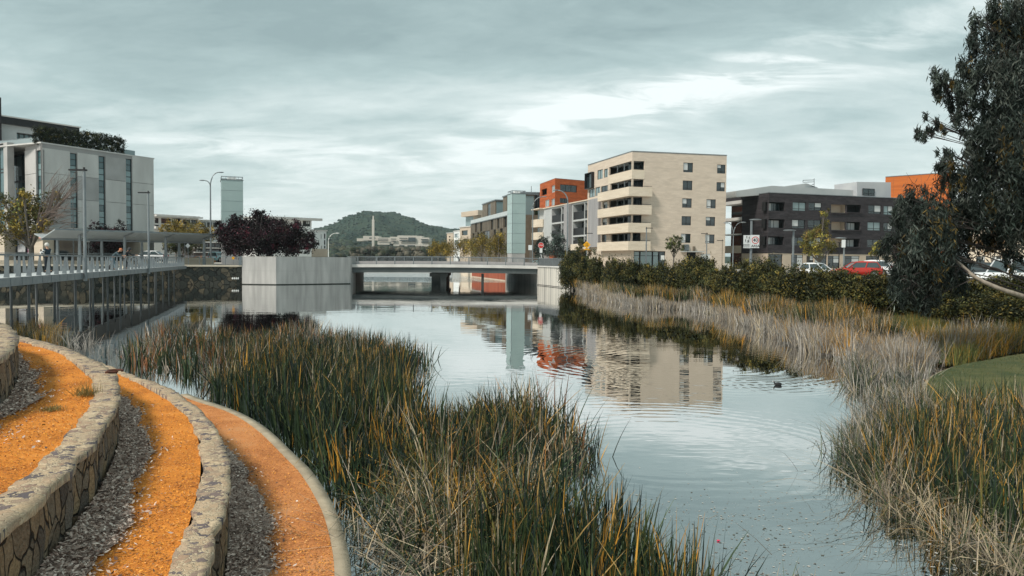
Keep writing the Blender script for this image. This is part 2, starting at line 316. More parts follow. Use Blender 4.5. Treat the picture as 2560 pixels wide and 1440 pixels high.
# ============================================================ TERRACES
capm=stone_mat('cap_stones',[(.10,.085,.09),(.15,.12,.12),(.30,.20,.14),(.46,.34,.22),(.22,.16,.13),(.50,.38,.25),(.36,.25,.17),(.56,.44,.30),(.42,.31,.20)],(.52,.42,.29),7.8,edge=.075,bump=.014,st=(1,1,.25),dist=.30)
facem=stone_mat('face_stones',[(.075,.07,.065),(.24,.17,.10),(.13,.12,.105),(.31,.22,.125),(.19,.16,.12)],(.025,.02,.015),3.5,edge=.04,bump=.09,st=(1.5,1.5,.9),dist=.12)
orange=chip_mat('orange_grit',[(.30,.105,.03),(.55,.195,.04),(.72,.27,.045),(.60,.26,.09)],95,.006)
dullor=chip_mat('dull_grit',[(.26,.10,.04),(.44,.17,.06),(.60,.25,.09),(.52,.27,.13)],80,.006)
mulchm=chip_mat('mulch',[(.15,.105,.085),(.34,.245,.20),(.52,.39,.32),(.64,.51,.43)],60,.015)
Bz,Cz,Dz=.96,1.50,2.09; P0z,P1z,P2z,P3z=.30,.92,1.46,2.05
def C(pts,z,ext): 
    w=[G(*p,z) for p in pts]+[Vector((a,b,z)) for a,b in ext]; return resample(smoothpts([p[:] for p in w],8),90)
A_out=C([(470,986),(500,998),(594,1031),(665,1072),(736,1138),(783,1185),(830,1260),(859,1336),(878,1435)],P0z,[(-1.25,5.9),(-1.0,4.0),(-.8,1.5)])
B_out=C([(215,893),(267,911),(331,937),(401,961),(453,987),(501,1029),(534,1062),(557,1095),(569,1138),(571,1185),(562,1280),(543,1327),(520,1440)],Bz,[(-2.05,4.5),(-1.8,2.8),(-1.7,1)])
B_in=C([(200,897),(250,915),(300,935),(354,957),(411,989),(449,1024),(472,1043),(496,1091),(501,1138),(500,1185),(489,1240),(463,1327),(439,1388),(420,1440)],Bz,[(-2.6,4.5),(-2.35,2.8),(-2.25,1)])
C_out=C([(-160,815),(-60,822),(45,838),(94,850),(142,862),(189,878),(227,897),(265,916),(285,932),(297,958),(298,987),(288,1024),(264,1067),(236,1110),(189,1161),(142,1209),(94,1251),(47,1303),(0,1346)],Cz,[(-3.35,4.2),(-3.2,2.8),(-3.2,1)])
C_in=C([(-160,822),(-60,832),(47,850),(100,863),(156,883),(198,916),(227,940),(238,963),(227,1006),(198,1053),(175,1081),(142,1119),(94,1166),(47,1204),(0,1240)],Cz,[(-4.25,4.9),(-3.9,3),(-3.8,1)])
D_out=C([(-160,785),(-60,795),(0,807),(28,819),(43,836),(45,854),(33,869),(19,883),(0,897)],Dz,[(-6.1,8.2),(-5.5,6.0),(-5.1,4.2),(-4.9,2),(-4.85,1)])
D_in=D_out.copy(); t=np.gradient(D_out,axis=0); nn=np.stack([-t[:,1],t[:,0]],1); nn/=np.linalg.norm(nn,axis=1)[:,None]
s_=np.sign(((D_out[:,:2].mean(0)-np.array([0,8]))*nn.mean(0)).sum()); D_in[:,:2]+=nn*.6*s_
def jit(p,amp,seed):
    r=np.random.default_rng(seed); q=resample(p,420); t=np.gradient(q,axis=0)[:,:2]; t/=np.linalg.norm(t,axis=1)[:,None]; nrm=np.stack([-t[:,1],t[:,0]],1)
    w=np.convolve(r.normal(0,1,440),np.ones(9)/9,'valid')[:420]*3; q[:,:2]+=nrm*(w*amp)[:,None]; return q
def wall(name,label,out,inn,z,seed):
    o=thing(name,(float(out[40][0]),float(out[40][1]),z-.5),label,'stone wall','curved terrace walls')
    a=jit(out,.016,seed); b=jit(inn,.022,seed+1)
    r=np.random.default_rng(seed); n=420
    rows=[]; prof=[(0,-.012),(.01,-.05),(0,-.3),(.012,-.5),(0,-.9),(0,-2.2)]
    t=np.gradient(a,axis=0)[:,:2]; t/=np.linalg.norm(t,axis=1)[:,None]; nrm=np.stack([-t[:,1],t[:,0]],1)
    sg=np.sign(((b[:,:2]-a[:,:2])*nrm).sum()); 
    for k,(off,dz) in enumerate(prof):
        q=a.copy(); q[:,:2]+=nrm*sg*(off+.02)+nrm*np.convolve(r.normal(0,.012,n+6),np.ones(7)/5,'valid')[:n,None]*(k>0); q[:,2]=z+dz-.05; rows.append(q)
    v=np.concatenate(rows); i=np.arange(n-1); f=np.concatenate([np.stack([k*n+i,k*n+i+1,(k+1)*n+i+1,(k+1)*n+i],1) for k in range(len(rows)-1)])
    npmesh('stone_face',v,f,facem,o,smooth=True)
    bk=b.copy(); bk[:,2]=z-.2; at=a.copy(); at[:,2]=z-.065; c1=a*.75+b*.25; c2=a*.4+b*.6
    for q in (a,c1,c2,b): q[:,2]=z+np.convolve(r.normal(0,.012,n+4),np.ones(5)/5,'valid')[:n]
    v=np.concatenate([at,a,c1,c2,b,bk]); f=np.concatenate([np.stack([k*n+i,k*n+i+1,(k+1)*n+i+1,(k+1)*n+i],1) for k in range(5)])
    npmesh('capstones',v,f,capm,o)
wall('terrace_wall','lowest curved stone wall, capped with a mosaic of slate and cream stones',B_out,B_in,Bz,3)
wall('terrace_wall','middle curved stone wall with tall dark rough face between two bright orange paths',C_out,C_in,Cz,5)
wall('terrace_wall','uppermost curved stone wall cut by the photo edge, with pale flat capping stones',D_out,D_in,Dz,9)
edge=mat('edging_concrete',(.26,.215,.15),(.38,.32,.23),3,bump=.006,bsc=40)
A_in=A_out.copy(); t=np.gradient(A_out,axis=0)[:,:2]; t/=np.linalg.norm(t,axis=1)[:,None]; A_in[:,:2]+=np.stack([t[:,1],-t[:,0]],1)*.16
if np.linalg.norm(A_in[50,:2]-B_out[60,:2])>np.linalg.norm(A_out[50,:2]-B_out[60,:2]): A_in[:,:2]=2*A_out[:,:2]-A_in[:,:2]
def lo(q,z): p=q.copy(); p[:,2]=z; return p
v=np.concatenate([lo(A_out,-1),lo(A_out,.32),lo(A_in,.32),lo(A_in,.2)]); n=90; i=np.arange(n-1)
tag(npmesh('concrete_edging',v,np.concatenate([np.stack([k*n+i,k*n+i+1,(k+1)*n+i+1,(k+1)*n+i],1) for k in range(3)]),edge),'thin curved concrete edging between lowest orange path and the reeds','edging')
def path(a,b,z,frac,nm,seed):
    r=np.random.default_rng(seed); n=300; a=resample(a,n); b=resample(b,n); a=lo(a,z); b=lo(b,z)
    rows=[a*(1-k/8)+b*k/8 for k in range(9)]; v=np.concatenate(rows); v[:,2]+=.012*np.sin(v[:,0]*2.1)+.010*np.sin(v[:,1]*1.7)
    i=np.arange(n-1); f=np.concatenate([np.stack([k*n+i,k*n+i+1,(k+1)*n+i+1,(k+1)*n+i],1) for k in range(8)])
    tag(npmesh('gravel_path',v,f,{'a':dullor}.get(nm,orange)),kind='structure')
    # mulch drifted against the wall foot (a side): ragged edge
    w=frac+.10*np.convolve(r.normal(0,1,n+12),np.ones(13)/6,'valid')[:n]+.05*np.sin(np.arange(n)/9.)
    w=np.clip(w,.02,.8)[:,None]; e=a*(1-w)+b*w; mm=a*(1-w*.5)+b*w*.5; v=np.concatenate([a,mm,e]); v[:,2]=z+.03; v[2*n:,2]=z+.014
    f=np.concatenate([np.stack([k*n+i,k*n+i+1,(k+1)*n+i+1,(k+1)*n+i],1) for k in range(2)]); tag(npmesh('mulch_bed',v,f,mulchm),kind='structure')
    return a,b,w[:,0]
n=90
P0=path(B_out,A_in,P0z,.42,'a',1); P1=path(C_out[38:],B_in[8:],P1z,.40,'b',2)
P2=path(D_out[22:],C_in[14:],P2z,.34,'c',3)
ub=np.concatenate([D_in,np.tile([-30.,0,0],(1,1))]); vbk=D_in.copy(); vbk[:,0]-=30; v,f=strip(lo(D_in,P3z),lo(vbk,P3z)); tag(npmesh('gravel_path',v,f,orange),kind='structure')
# loose chips: mulch flakes and orange grit lying on the paths
def chips(name,label,sets,count,cols,size,side,seed):
    r=np.random.default_rng(seed); cs=[]
    per=count//len(sets)
    for (a,b,w) in sets:
        ds=np.hypot(*(a[:,:2].T)); p=1/np.maximum(ds,4)**2.0; p/=p.sum(); k=r.choice(len(a)-1,per,p=p[:len(a)]/p[:len(a)].sum()) if False else r.choice(len(a),per,p=p)
        u=r.random(per)
        if side=='m': u=np.where(r.random(per)<.9,u*w[k]*1.0,w[k]+r.exponential(.09,per))
        else: u=w[k]*.9+u*(1.0-w[k]*.9)
        u=np.clip(u,0,.99); kk=np.clip(k+r.random(per)-.5,0,len(a)-1); k0=kk.astype(int); k1=np.minimum(k0+1,len(a)-1); t=(kk-k0)[:,None]
        A_=a[k0]*(1-t)+a[k1]*t; B_=b[k0]*(1-t)+b[k1]*t; c=A_*(1-u[:,None])+B_*u[:,None]; c[:,2]+=.012+r.random(per)*(.03 if side=='m' else .008)+(.012*np.sin(c[:,0]*2.1)+.010*np.sin(c[:,1]*1.7) if side!='m' else .018*(u<w[k])); cs.append(c)
    c=np.concatenate(cs); N=len(c); th=r.random(N)*6.283; el=r.normal(0,.35,N); d=np.stack([np.cos(th)*np.cos(el),np.sin(th)*np.cos(el),np.sin(el)],1)
    s=np.stack([-np.sin(th),np.cos(th),r.normal(0,.4,N)],1); L=(size*(.5+r.random(N)))[:,None]; Wd=L*(.25+.3*r.random((N,1)))
    v=np.stack([c-d*L,c-s*Wd,c+d*L,c+s*Wd],1).reshape(-1,3); f=np.arange(4*N).reshape(N,4)
    ci=np.array(cols)[r.integers(0,len(cols),N)]*(.7+.6*r.random((N,1))); tag(npmesh(name,v,f,mat('chips_'+side,(1,1,1),rough=.95,spec=.1,attr=True),col=np.repeat(ci,4,0)),label,'mulch' if side=='m' else 'gravel',kind='stuff')
chips('bark_mulch','grey brown bark mulch lying along the foot of the curved stone walls',[P0,P1,P2],60000,[(.28,.19,.155),(.50,.365,.30),(.66,.51,.43),(.74,.61,.52),(.12,.08,.065)],.021,'m',4)
chips('loose_grit','loose orange grit and pale flakes scattered on the curved paths',[P0,P1,P2],52000,[(.62,.25,.05),(.75,.33,.07),(.45,.17,.04),(.62,.33,.13),(.7,.30,.05),(.28,.12,.05),(.30,.15,.07)],.012,'o',5)
# ============================================================ REEDS
reedm=mat('reed_blades',(1,1,1),rough=.5,spec=.22,attr=True)
def blades(name,label,base,h,w,lean,cols,bend=.15,parent=None,fan=None,seed=1,cat='reeds',flop=None,seg=5):
    r=np.random.default_rng(seed); N=len(base); th=r.random(N)*2*np.pi
    if fan is not None: th=np.where(r.random(N)<.8,np.arctan2(fan[:,1],fan[:,0])+r.normal(0,.5,N),th)
    ld=np.stack([np.cos(th),np.sin(th),np.zeros(N)],1)
    la=np.abs(r.normal(0,lean,N)); brk=r.random(N)<bend; bd=r.random(N)*2*np.pi; bdir=np.stack([np.cos(bd),np.sin(bd),-r.random(N)*1.0-.1],1)
    bs=.3+.5*r.random(N); sa=r.random(N)*np.pi; side=np.stack([np.cos(sa),np.sin(sa),r.normal(0,.1,N)],1)
    lv=np.linspace(0,1,seg); V=np.zeros((N,seg,2,3),np.float32)
    tilt=ld*(la[:,None]*.85); up=np.array([0,0,1.])
    for j,s in enumerate(lv):
        e=np.where(brk,np.minimum(s,bs),s)[:,None]; hh=h[:,None]
        p=base+hh*(up*e*(1-.25*la[:,None]*e)+tilt*e+ld*(la[:,None]*.35)*e**2)
        p=p+np.where(brk,np.maximum(s-bs,0),0)[:,None]*hh*bdir
        p[:,2]=np.maximum(p[:,2],base[:,2]+.012)
        ww=(w*(1-.92*s**1.7)*.5)[:,None]; V[:,j,0]=p-side*ww; V[:,j,1]=p+side*ww
    q=np.arange(N)[:,None]*(2*seg); j=np.arange(seg-1)[None,:]*2; f=np.stack([q+j,q+j+1,q+j+3,q+j+2],-1).reshape(-1,4)
    tipc=np.repeat(cols[:,None,:],seg,1); 
    tg=(r.random(N)<.13)[:,None]*1.0   # tips that have dried to straw
    straw=np.array([.50,.30,.10]); 
    for j in range(seg):
        if lv[j]>.7: tipc[:,j]=tipc[:,j]*(1-.6*tg)+straw*.6*tg
    o=npmesh(name,V.reshape(-1,3),f,reedm,parent,col=np.repeat(tipc.reshape(-1,3),2,0))
    if parent is None: tag(o,label,cat,kind='stuff')
    return o
GR=[(.020,.038,.019),(.036,.060,.028),(.012,.023,.017),(.068,.088,.032),(.024,.036,.034)]; GO=[(.46,.22,.03),(.60,.32,.06),(.30,.17,.035),(.16,.14,.04)]; ST=[(.38,.31,.22),(.46,.38,.26),(.25,.21,.17)]; SV=[(.30,.275,.245),(.42,.39,.355),(.20,.18,.16),(.25,.235,.215)]; RU=[(.30,.12,.04),(.40,.18,.06),(.22,.1,.05)]
def palette(P,sets,seed,f=.6):
    r=np.random.default_rng(seed); N=len(P); k=len(sets); ph=r.random((k,3))*6.28
    wt=np.stack([s[1]*np.exp(.75*(np.sin(P[:,0]*f*(1+.3*i)+ph[i,0])+np.sin(P[:,1]*f*(1.2-.2*i)+ph[i,1]))*.8) for i,s in enumerate(sets)],1); wt/=wt.sum(1,keepdims=True)
    c=(np.cumsum(wt,1)<r.random((N,1))).sum(1).clip(0,k-1); out=np.zeros((N,3))
    for i,s in enumerate(sets):
        m=c==i; a=np.array(s[0]); out[m]=a[r.integers(0,len(a),m.sum())]
    return out*(.75+.5*r.random((N,1))),c
def bed(name,label,polypx,n,hr,w,lean,sets,seed,z=-.02,bend=.15,f=.6,clump=0.35,world=False):
    poly=[tuple(p) for p in polypx] if world else [tuple(G(*p)[:2]) for p in polypx]
    r=np.random.default_rng(seed); nc=max(n//20,8); c=scatter(poly,nc,r); off=r.normal(0,clump*.42,(n,2)); kk=r.integers(0,nc,n); P=c[kk]+off; m=r.random(n)<.15; P[m]=scatter(poly,int(m.sum()),r); off[m]=r.normal(0,1,(int(m.sum()),2))
    base=np.concatenate([P,np.full((n,1),z)],1); pi=r.integers(0,nc,n); cols,ci=palette(P,sets,seed+5,f); cc,cj=palette(c,sets,seed+6,f); own=(r.random(n)<.72)&~m; cols[own]=cc[kk[own]]*(.7+.6*r.random((int(own.sum()),1))); h=(hr[0]+(hr[1]-hr[0])*r.random(n)**.8)*(.85+.3*np.sin(P[:,0]*1.3+seed)*np.sin(P[:,1]*.9))
    return blades(name,label,base,h,np.full(n,w)*(.6+.8*r.random(n)),lean,cols,bend,seed=seed,fan=off)
bed('reed_bed','dark green and golden reeds massed in the water beside the lowest path',[(545,985),(600,1015),(690,1070),(770,1140),(840,1230),(900,1250),(1000,1230),(1090,1180),(1090,1090),(1010,1030),(990,960),(1040,925),(900,900),(700,910),(560,930)],7800,(.6,1.3),.029,.24,[(GR,2.2),(GO,.2),(ST,.08)],11,bend=.10)
bed('reed_bed','silvery grey and rust reeds at the back of the marsh near the footbridge',[(320,905),(430,925),(550,975),(620,960),(860,915),(1010,925),(1085,915),(1030,885),(900,862),(750,852),(560,852),(400,855),(325,872)],5600,(.6,1.15),.030,.30,[(SV,.6),(RU,.35),(GR,1.6),(ST,.2)],12,bend=.2,f=.5)
bed('reed_bed','tangled reeds with a rusty mound reaching out over the open water',[(1010,1150),(1090,1070),(1180,1035),(1330,1040),(1440,1090),(1490,1150),(1400,1185),(1250,1210),(1100,1260)],3300,(.4,1.15),.024,.40,[(GR,2.0),(ST,.3),(GO,.15),(RU,.15)],13,bend=.22,f=.9)
bed('reed_bed','tall green blades with orange tips rising along the bottom of the photo',[(1180,1420),(1320,1330),(1420,1330),(1560,1400),(1680,1470),(1760,1560),(1800,1700),(1300,1700),(1150,1560)],1700,(.6,1.25),.024,.26,[(GR,2.4),(GO,.3),(ST,.06)],14,bend=.08)
bed('reed_bed','pale straw and green reeds lying tangled between the path and the inlet',[(900,1240),(1100,1200),(1330,1230),(1400,1330),(1300,1420),(1150,1440),(1000,1400),(930,1330)],2300,(.4,.95),.017,.75,[(ST,.9),(GR,1.1),(GO,.4)],15,z=0,bend=.5)
bed('fallen_reeds','fallen reed stems floating in the dark water at the edging foot',[(870,1330),(930,1300),(1150,1400),(1250,1480),(1250,1600),(900,1600)],420,(.5,1.0),.012,1.5,[(ST,.6),(GR,.5)],16,z=.004,bend=.9)
bed('reed_bed','golden tuft of reeds at the foot of the footbridge piles',[(35,862),(150,866),(155,850),(120,838),(40,832)],1100,(.6,1.0),.02,.25,[(GO,1.),(GR,.7),(ST,.5)],17,bend=.1)
bed('broken_reeds','sparse grey broken stems standing in water behind the wall',[(160,868),(250,885),(330,900),(300,880),(240,862),(180,850)],160,(.4,.9),.018,.5,[(SV,1.)],18,bend=.4)
bed('reed_bed','sparse blades poking up in front of the weedy water',[(1700,1560),(1960,1530),(2100,1600),(2560,1620),(2560,1750),(1700,1750)],120,(.35,.75),.012,.3,[(GR,.7),(ST,.5),(SV,.4)],19)
bed('reed_bed','green and yellow reeds crowding the near edge of the lawn',[(2200,1120),(2330,1070),(2560,1060),(2700,1100),(2700,1420),(2560,1390),(2400,1310),(2290,1250),(2180,1190)],5600,(.55,1.15),.026,.30,[(GR,2.4),(GO,.22),(ST,.16)],20,bend=.14)
bed('reed_bed','pale dry twiggy reeds spilling over the water by the lawn tip',[(2085,1165),(2130,1090),(2180,1030),(2300,1000),(2350,1040),(2260,1120),(2230,1190),(2150,1180)],4200,(.4,.95),.012,.6,[(SV,.7),(ST,.2),(GR,.9)],21,bend=.3)
bed('fallen_reeds','long pale reed stems bent down to the dark water under the lawn reeds',[(2200,1200),(2330,1260),(2560,1380),(2650,1480),(2480,1420),(2300,1330),(2180,1240)],900,(.6,1.2),.011,1.1,[(ST,.5),(GR,1.),(GO,.15)],22,z=0,bend=.5)
# the long silver reed bed along the far bank
def bandpoly(a,b,lo_,hi_,i0,i1):
    p=[tuple((a[k]*(1-lo_)+b[k]*lo_)[:2]) for k in range(i0,i1)]; q=[tuple((a[k]*(1-hi_)+b[k]*hi_)[:2]) for k in range(i0,i1)]; return p+q[::-1]
bed('reed_bed','silver grey dry reeds along the far bank between the bridge and the notch',bandpoly(S3,H3,-.03,.34,0,26),8500,(.75,1.2),.034,.22,[(SV,1.),(ST,.2)],23,world=True)
bed('reed_bed','silver grey dry reeds sweeping from the notch round to the lawn',bandpoly(S3,H3,-.02,.33,26,66),15000,(.65,1.15),.024,.30,[(SV,1.),(ST,.3)],24,world=True,bend=.2)
bed('reed_bed','green and orange reeds standing behind the silver bed at the hedge foot',bandpoly(S3,H3,.28,1.0,3,66),24000,(.8,1.3),.028,.25,[(GR,1.4),(GO,.35),(ST,.35)],25,world=True,z=.45)
bed('reed_bed','olive green reeds behind the far edge of the lawn',bandpoly(S3,H3,-.10,.85,67,79),12000,(.7,1.1),.02,.3,[([(.09,.11,.03),(.14,.14,.04),(.06,.085,.03)],1.),(GO,.3)],26,world=True,z=.12)
bed('reed_bed','pale grey stems standing in the shallows off the lawn tip',[(2110,925),(2250,948),(2318,962),(2300,1010),(2200,1010),(2130,975)],1500,(.5,1.05),.018,.4,[(SV,1.),(ST,.2),(GR,.5)],27,bend=.3)
bed('reed_bed','mixed silver and golden reeds beside the far curve of the lawn',bandpoly(S3,H3,-.05,.5,56,74),5200,(.8,1.35),.022,.32,[(SV,1.),(GO,.35),(ST,.5)],28,world=True,z=.1,bend=.25)
# lawn
lw=[tuple(G(*p,.4)[:2]) for p in [(2312,975),(2318,958),(2340,935),(2400,912),(2480,898),(2560,884),(2750,868),(3000,860)]]+[(26,14),(16,6)]+[tuple(G(*p,.4)[:2]) for p in [(2700,1200),(2560,1110),(2430,1050),(2340,1005)]]
lawnm=mat('lawn_grass',(.045,.062,.020),(.105,.105,.038),.9,rough=.95,bump=.03,bsc=30)
lw=[tuple(p[:2]) for p in resample(smoothpts([(*p,0) for p in lw]+[(*lw[0],0)],5),100)[:-1]]
tag(MB().prism(lw,-1,.4).build('lawn',lawnm),kind='structure')
cx_,cy_=np.mean(lw,0); rim=[(cx_+(p[0]-cx_)*1.012,cy_+(p[1]-cy_)*1.012) for p in lw]
tag(MB().prism(rim,-1,.36).build('lawn_edging',edge),'pale concrete edging round the tip of the lawn','edging')
gp_=scatter(lw,26000,np.random.default_rng(8)); gc=np.array([(.05,.075,.022),(.085,.10,.032),(.14,.125,.05)])[np.random.default_rng(9).integers(0,3,26000)]
o=blades('grass','',np.concatenate([gp_,np.full((26000,1),.4)],1),RNG.uniform(.03,.085,26000),np.full(26000,.012),.5,gc,0,seed=6,seg=3); tag(o,'short mown grass covering the lawn','grass',kind='stuff')
# floating scum and petals
def floats():
    r=np.random.default_rng(44); a=scatter([tuple(G(*p)[:2]) for p in [(1450,1140),(1700,1090),(1950,1060),(2080,1160),(2150,1240),(2300,1340),(2560,1440),(2560,1500),(1650,1500),(1500,1240)]],13000,r)
    d=np.hypot(a[:,0],a[:,1]); keep=r.random(len(a))<np.clip(((13.5-d)/6),.02,1)**1.8*np.clip(.5+.9*np.sin(a[:,0]*1.7+a[:,1]*.9)*np.sin(a[:,0]*.6-a[:,1]*1.3)+.25*(a[:,0]>2.5),.06,1); a=a[keep]; b=scatter([tuple(G(*p)[:2]) for p in [(880,1330),(1000,1380),(1250,1480),(1000,1500),(880,1450)]],500,r); a=np.concatenate([a,b])
    N=len(a); th=r.random(N)*6.28; L=.005+.022*r.random(N)**2; c=np.concatenate([a,np.full((N,1),.004)],1); u=np.stack([np.cos(th),np.sin(th),0*th],1)*L[:,None]; w=np.stack([-np.sin(th),np.cos(th),0*th],1)*(L*(.3+.6*r.random(N)))[:,None]
    v=np.stack([c-u,c-w,c+u,c+w],1).reshape(-1,3); col=np.array([(.34,.33,.30),(.22,.21,.19),(.48,.46,.42),(.12,.12,.10)])[r.integers(0,4,N)]
    tag(npmesh('floating_scum',v,np.arange(4*N).reshape(N,4),mat('scum',(1,1,1),rough=.7,attr=True),col=np.repeat(col,4,0)),'flecks of leaf litter and seed floating on the near water','litter',kind='stuff')
floats()
# ============================================================ BUILDINGS
conc=mat('board_concrete',(.36,.35,.34),(.46,.45,.44),.35,bump=.004,bsc=5)
concw=mat('pale_render',(.50,.485,.465),(.61,.595,.57),.45,st=(1.4,1.4,.35),det=8)
concl=mat('pale_grey_render',(.40,.42,.42),(.47,.48,.48),.3)
cream=brick_mat('cream_brick',(.62,.525,.435),(.56,.47,.385),(.53,.45,.37),.9,.20,var=.16)
creamb=brick_mat('cream_band',(.68,.59,.48),(.62,.53,.42),(.58,.5,.4),1.4,.25,var=.12)
redb=brick_mat('red_brick',(.46,.115,.035),(.37,.085,.03),(.28,.09,.045),.5,.13,var=.4)
darkb=brick_mat('dark_brick',(.034,.031,.035),(.052,.046,.050),(.03,.028,.032),.7,.16,var=.6)
glass=mat('window_glass',(.018,.03,.034),rough=.06,spec=.9)
glassl=mat('pale_glass',(.20,.27,.28),rough=.08,spec=.8)
blind_sheen_m=mat('white_blind_sheen',(.55,.57,.57),rough=.5)
black=mat('black_metal',(.012,.012,.014),rough=.5)
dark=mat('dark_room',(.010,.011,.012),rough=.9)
steel=mat('galvanised_steel',(.19,.21,.225),(.24,.265,.275),2,rough=.45,metal=.35)
steeld=mat('grey_steel',(.13,.15,.16),(.18,.20,.21),2,rough=.5)
white=mat('white_paint',(.75,.76,.75),rough=.5)
brown=mat('bronze_cladding',(.125,.100,.072),(.16,.13,.095),.6,rough=.6)
teal=mat('tower_glass',(.33,.43,.42),(.37,.47,.455),.25,rough=.18,spec=.6)
tanm=mat('tan_render',(.46,.38,.30),(.52,.43,.34),.5)
louv=mat('dark_louvre',(.03,.036,.036),(.05,.055,.055),1)
class Fac:
    def __init__(s,a,b):
        s.a=Vector((a[0],a[1],0)); s.b=Vector((b[0],b[1],0)); s.u=(s.b-s.a).normalized(); s.n=Vector((s.u.y,-s.u.x,0)); s.len=(s.b-s.a).length
        if s.n.dot(s.a)>0: s.n=-s.n
    def uz(s,px,py):
        v=Vector(ray(px,py)); c=Vector((0,0,CH)); k=(s.a-Vector((0,0,0))).dot(s.n)/v.dot(s.n); p=v*k+c
        return (p-s.a).dot(s.u),p.z
    def R(s,x0,y0,x1,y1):
        ym=(y0+y1)/2; xm=(x0+x1)/2; u0=s.uz(x0,ym)[0]; u1=s.uz(x1,ym)[0]; return (min(u0,u1),max(u0,u1),s.uz(xm,y1)[1],s.uz(xm,y0)[1])
    def p(s,u,z,w=0): q=s.a+s.u*u+s.n*w; return Vector((q.x,q.y,z))
    def box(s,mb,r,w0,w1):
        u0,u1,z0,z1=r; return mb.hexa([s.p(u0,z0,w1),s.p(u1,z0,w1),s.p(u1,z0,w0),s.p(u0,z0,w0),s.p(u0,z1,w1),s.p(u1,z1,w1),s.p(u1,z1,w0),s.p(u0,z1,w0)])
    def wall(s,mb,r,holes,depth=.25,w=0):
        u0,u1,z0,z1=r; us=sorted({u0,u1,*[min(max(x,u0),u1) for h in holes for x in h[:2]]}); zs=sorted({z0,z1,*[min(max(x,z0),z1) for h in holes for x in h[2:]]})
        def hole(a,b):
            for h in holes:
                if h[0]<a<h[1] and h[2]<b<h[3]: return True
            return False
        for j in range(len(zs)-1):
            if zs[j+1]-zs[j]<1e-4: continue
            st=None
            for k in range(len(us)):
                solid=k<len(us)-1 and not hole((us[k]+us[k+1])/2,(zs[j]+zs[j+1])/2)
                if solid and st is None: st=us[k]
                if not solid and st is not None:
                    mb.poly(s.p(st,zs[j],w),s.p(us[k],zs[j],w),s.p(us[k],zs[j+1],w),s.p(st,zs[j+1],w)); st=None
        for a,b,c,d in holes:
            a,b,c,d=max(a,u0),min(b,u1),max(c,z0),min(d,z1); D=w-depth
            mb.poly(s.p(a,c,w),s.p(b,c,w),s.p(b,c,D),s.p(a,c,D)); mb.poly(s.p(a,d,D),s.p(b,d,D),s.p(b,d,w),s.p(a,d,w))
            mb.poly(s.p(a,c,D),s.p(a,d,D),s.p(a,d,w),s.p(a,c,w)); mb.poly(s.p(b,c,w),s.p(b,d,w),s.p(b,d,D),s.p(b,c,D))
        return mb
RW=random.Random(5)
def win(par,F_,r,depth=.2,nx=2,tr=(),fm=None,pm=None,blind=None,name='window',t=.07):
    u0,u1,z0,z1=r; mb=MB(); D=-depth
    F_.box(mb,(u0,u1,z0,z0+t),D,D+.07); F_.box(mb,(u0,u1,z1-t,z1),D,D+.07); F_.box(mb,(u0,u0+t,z0+t,z1-t),D,D+.07); F_.box(mb,(u1-t,u1,z0+t,z1-t),D,D+.07)
    for k in range(1,nx): x=u0+(u1-u0)*k/nx; F_.box(mb,(x-t/2,x+t/2,z0+t,z1-t),D+.003,D+.066)
    for q in tr: z=z0+(z1-z0)*q; F_.box(mb,(u0+t,u1-t,z-t/2,z+t/2),D+.006,D+.06)
    f=mb.build(name,fm or black,par); m=MB(); m.poly(F_.p(u0,z0,D+.02),F_.p(u1,z0,D+.02),F_.p(u1,z1,D+.02),F_.p(u0,z1,D+.02)); m.build('pane',pm or glass,f)
    if blind is None: blind=RW.random()<.45
    if blind:
        k=RW.choice([.35,.55,.8,1.0]) if blind is True else blind; h=RW.choice([0,1]) if nx>1 else 0; a,b=(u0+t,u1-t) if nx<2 else ((u0+t,(u0+u1)/2-t/2) if h==0 else ((u0+u1)/2+t/2,u1-t))
        m=MB(); m.poly(F_.p(a,z1-t-(z1-z0-2*t)*k,D+.026),F_.p(b,z1-t-(z1-z0-2*t)*k,D+.026),F_.p(b,z1-t,D+.026),F_.p(a,z1-t,D+.026)); m.build('blind',blind_sheen_m,f)
    return f
def Z4(r): return (1320+r[0]/4.5,360+r[1]/4.5,1320+r[2]/4.5,360+r[3]/4.5)
def Z5(r): return (1780+r[0]/5.143,420+r[1]/5.143,1780+r[2]/5.143,420+r[3]/5.143)
def Z1(r): return (r[0]/2.938,230+r[1]/2.9388,r[2]/2.938,230+r[3]/2.9388)
def Z7(r): return (1140+r[0]/5.142,460+r[1]/5.142,1140+r[2]/5.142,460+r[3]/5.142)
def XY(px,d): v=X(px,d); return (v.x,v.y)
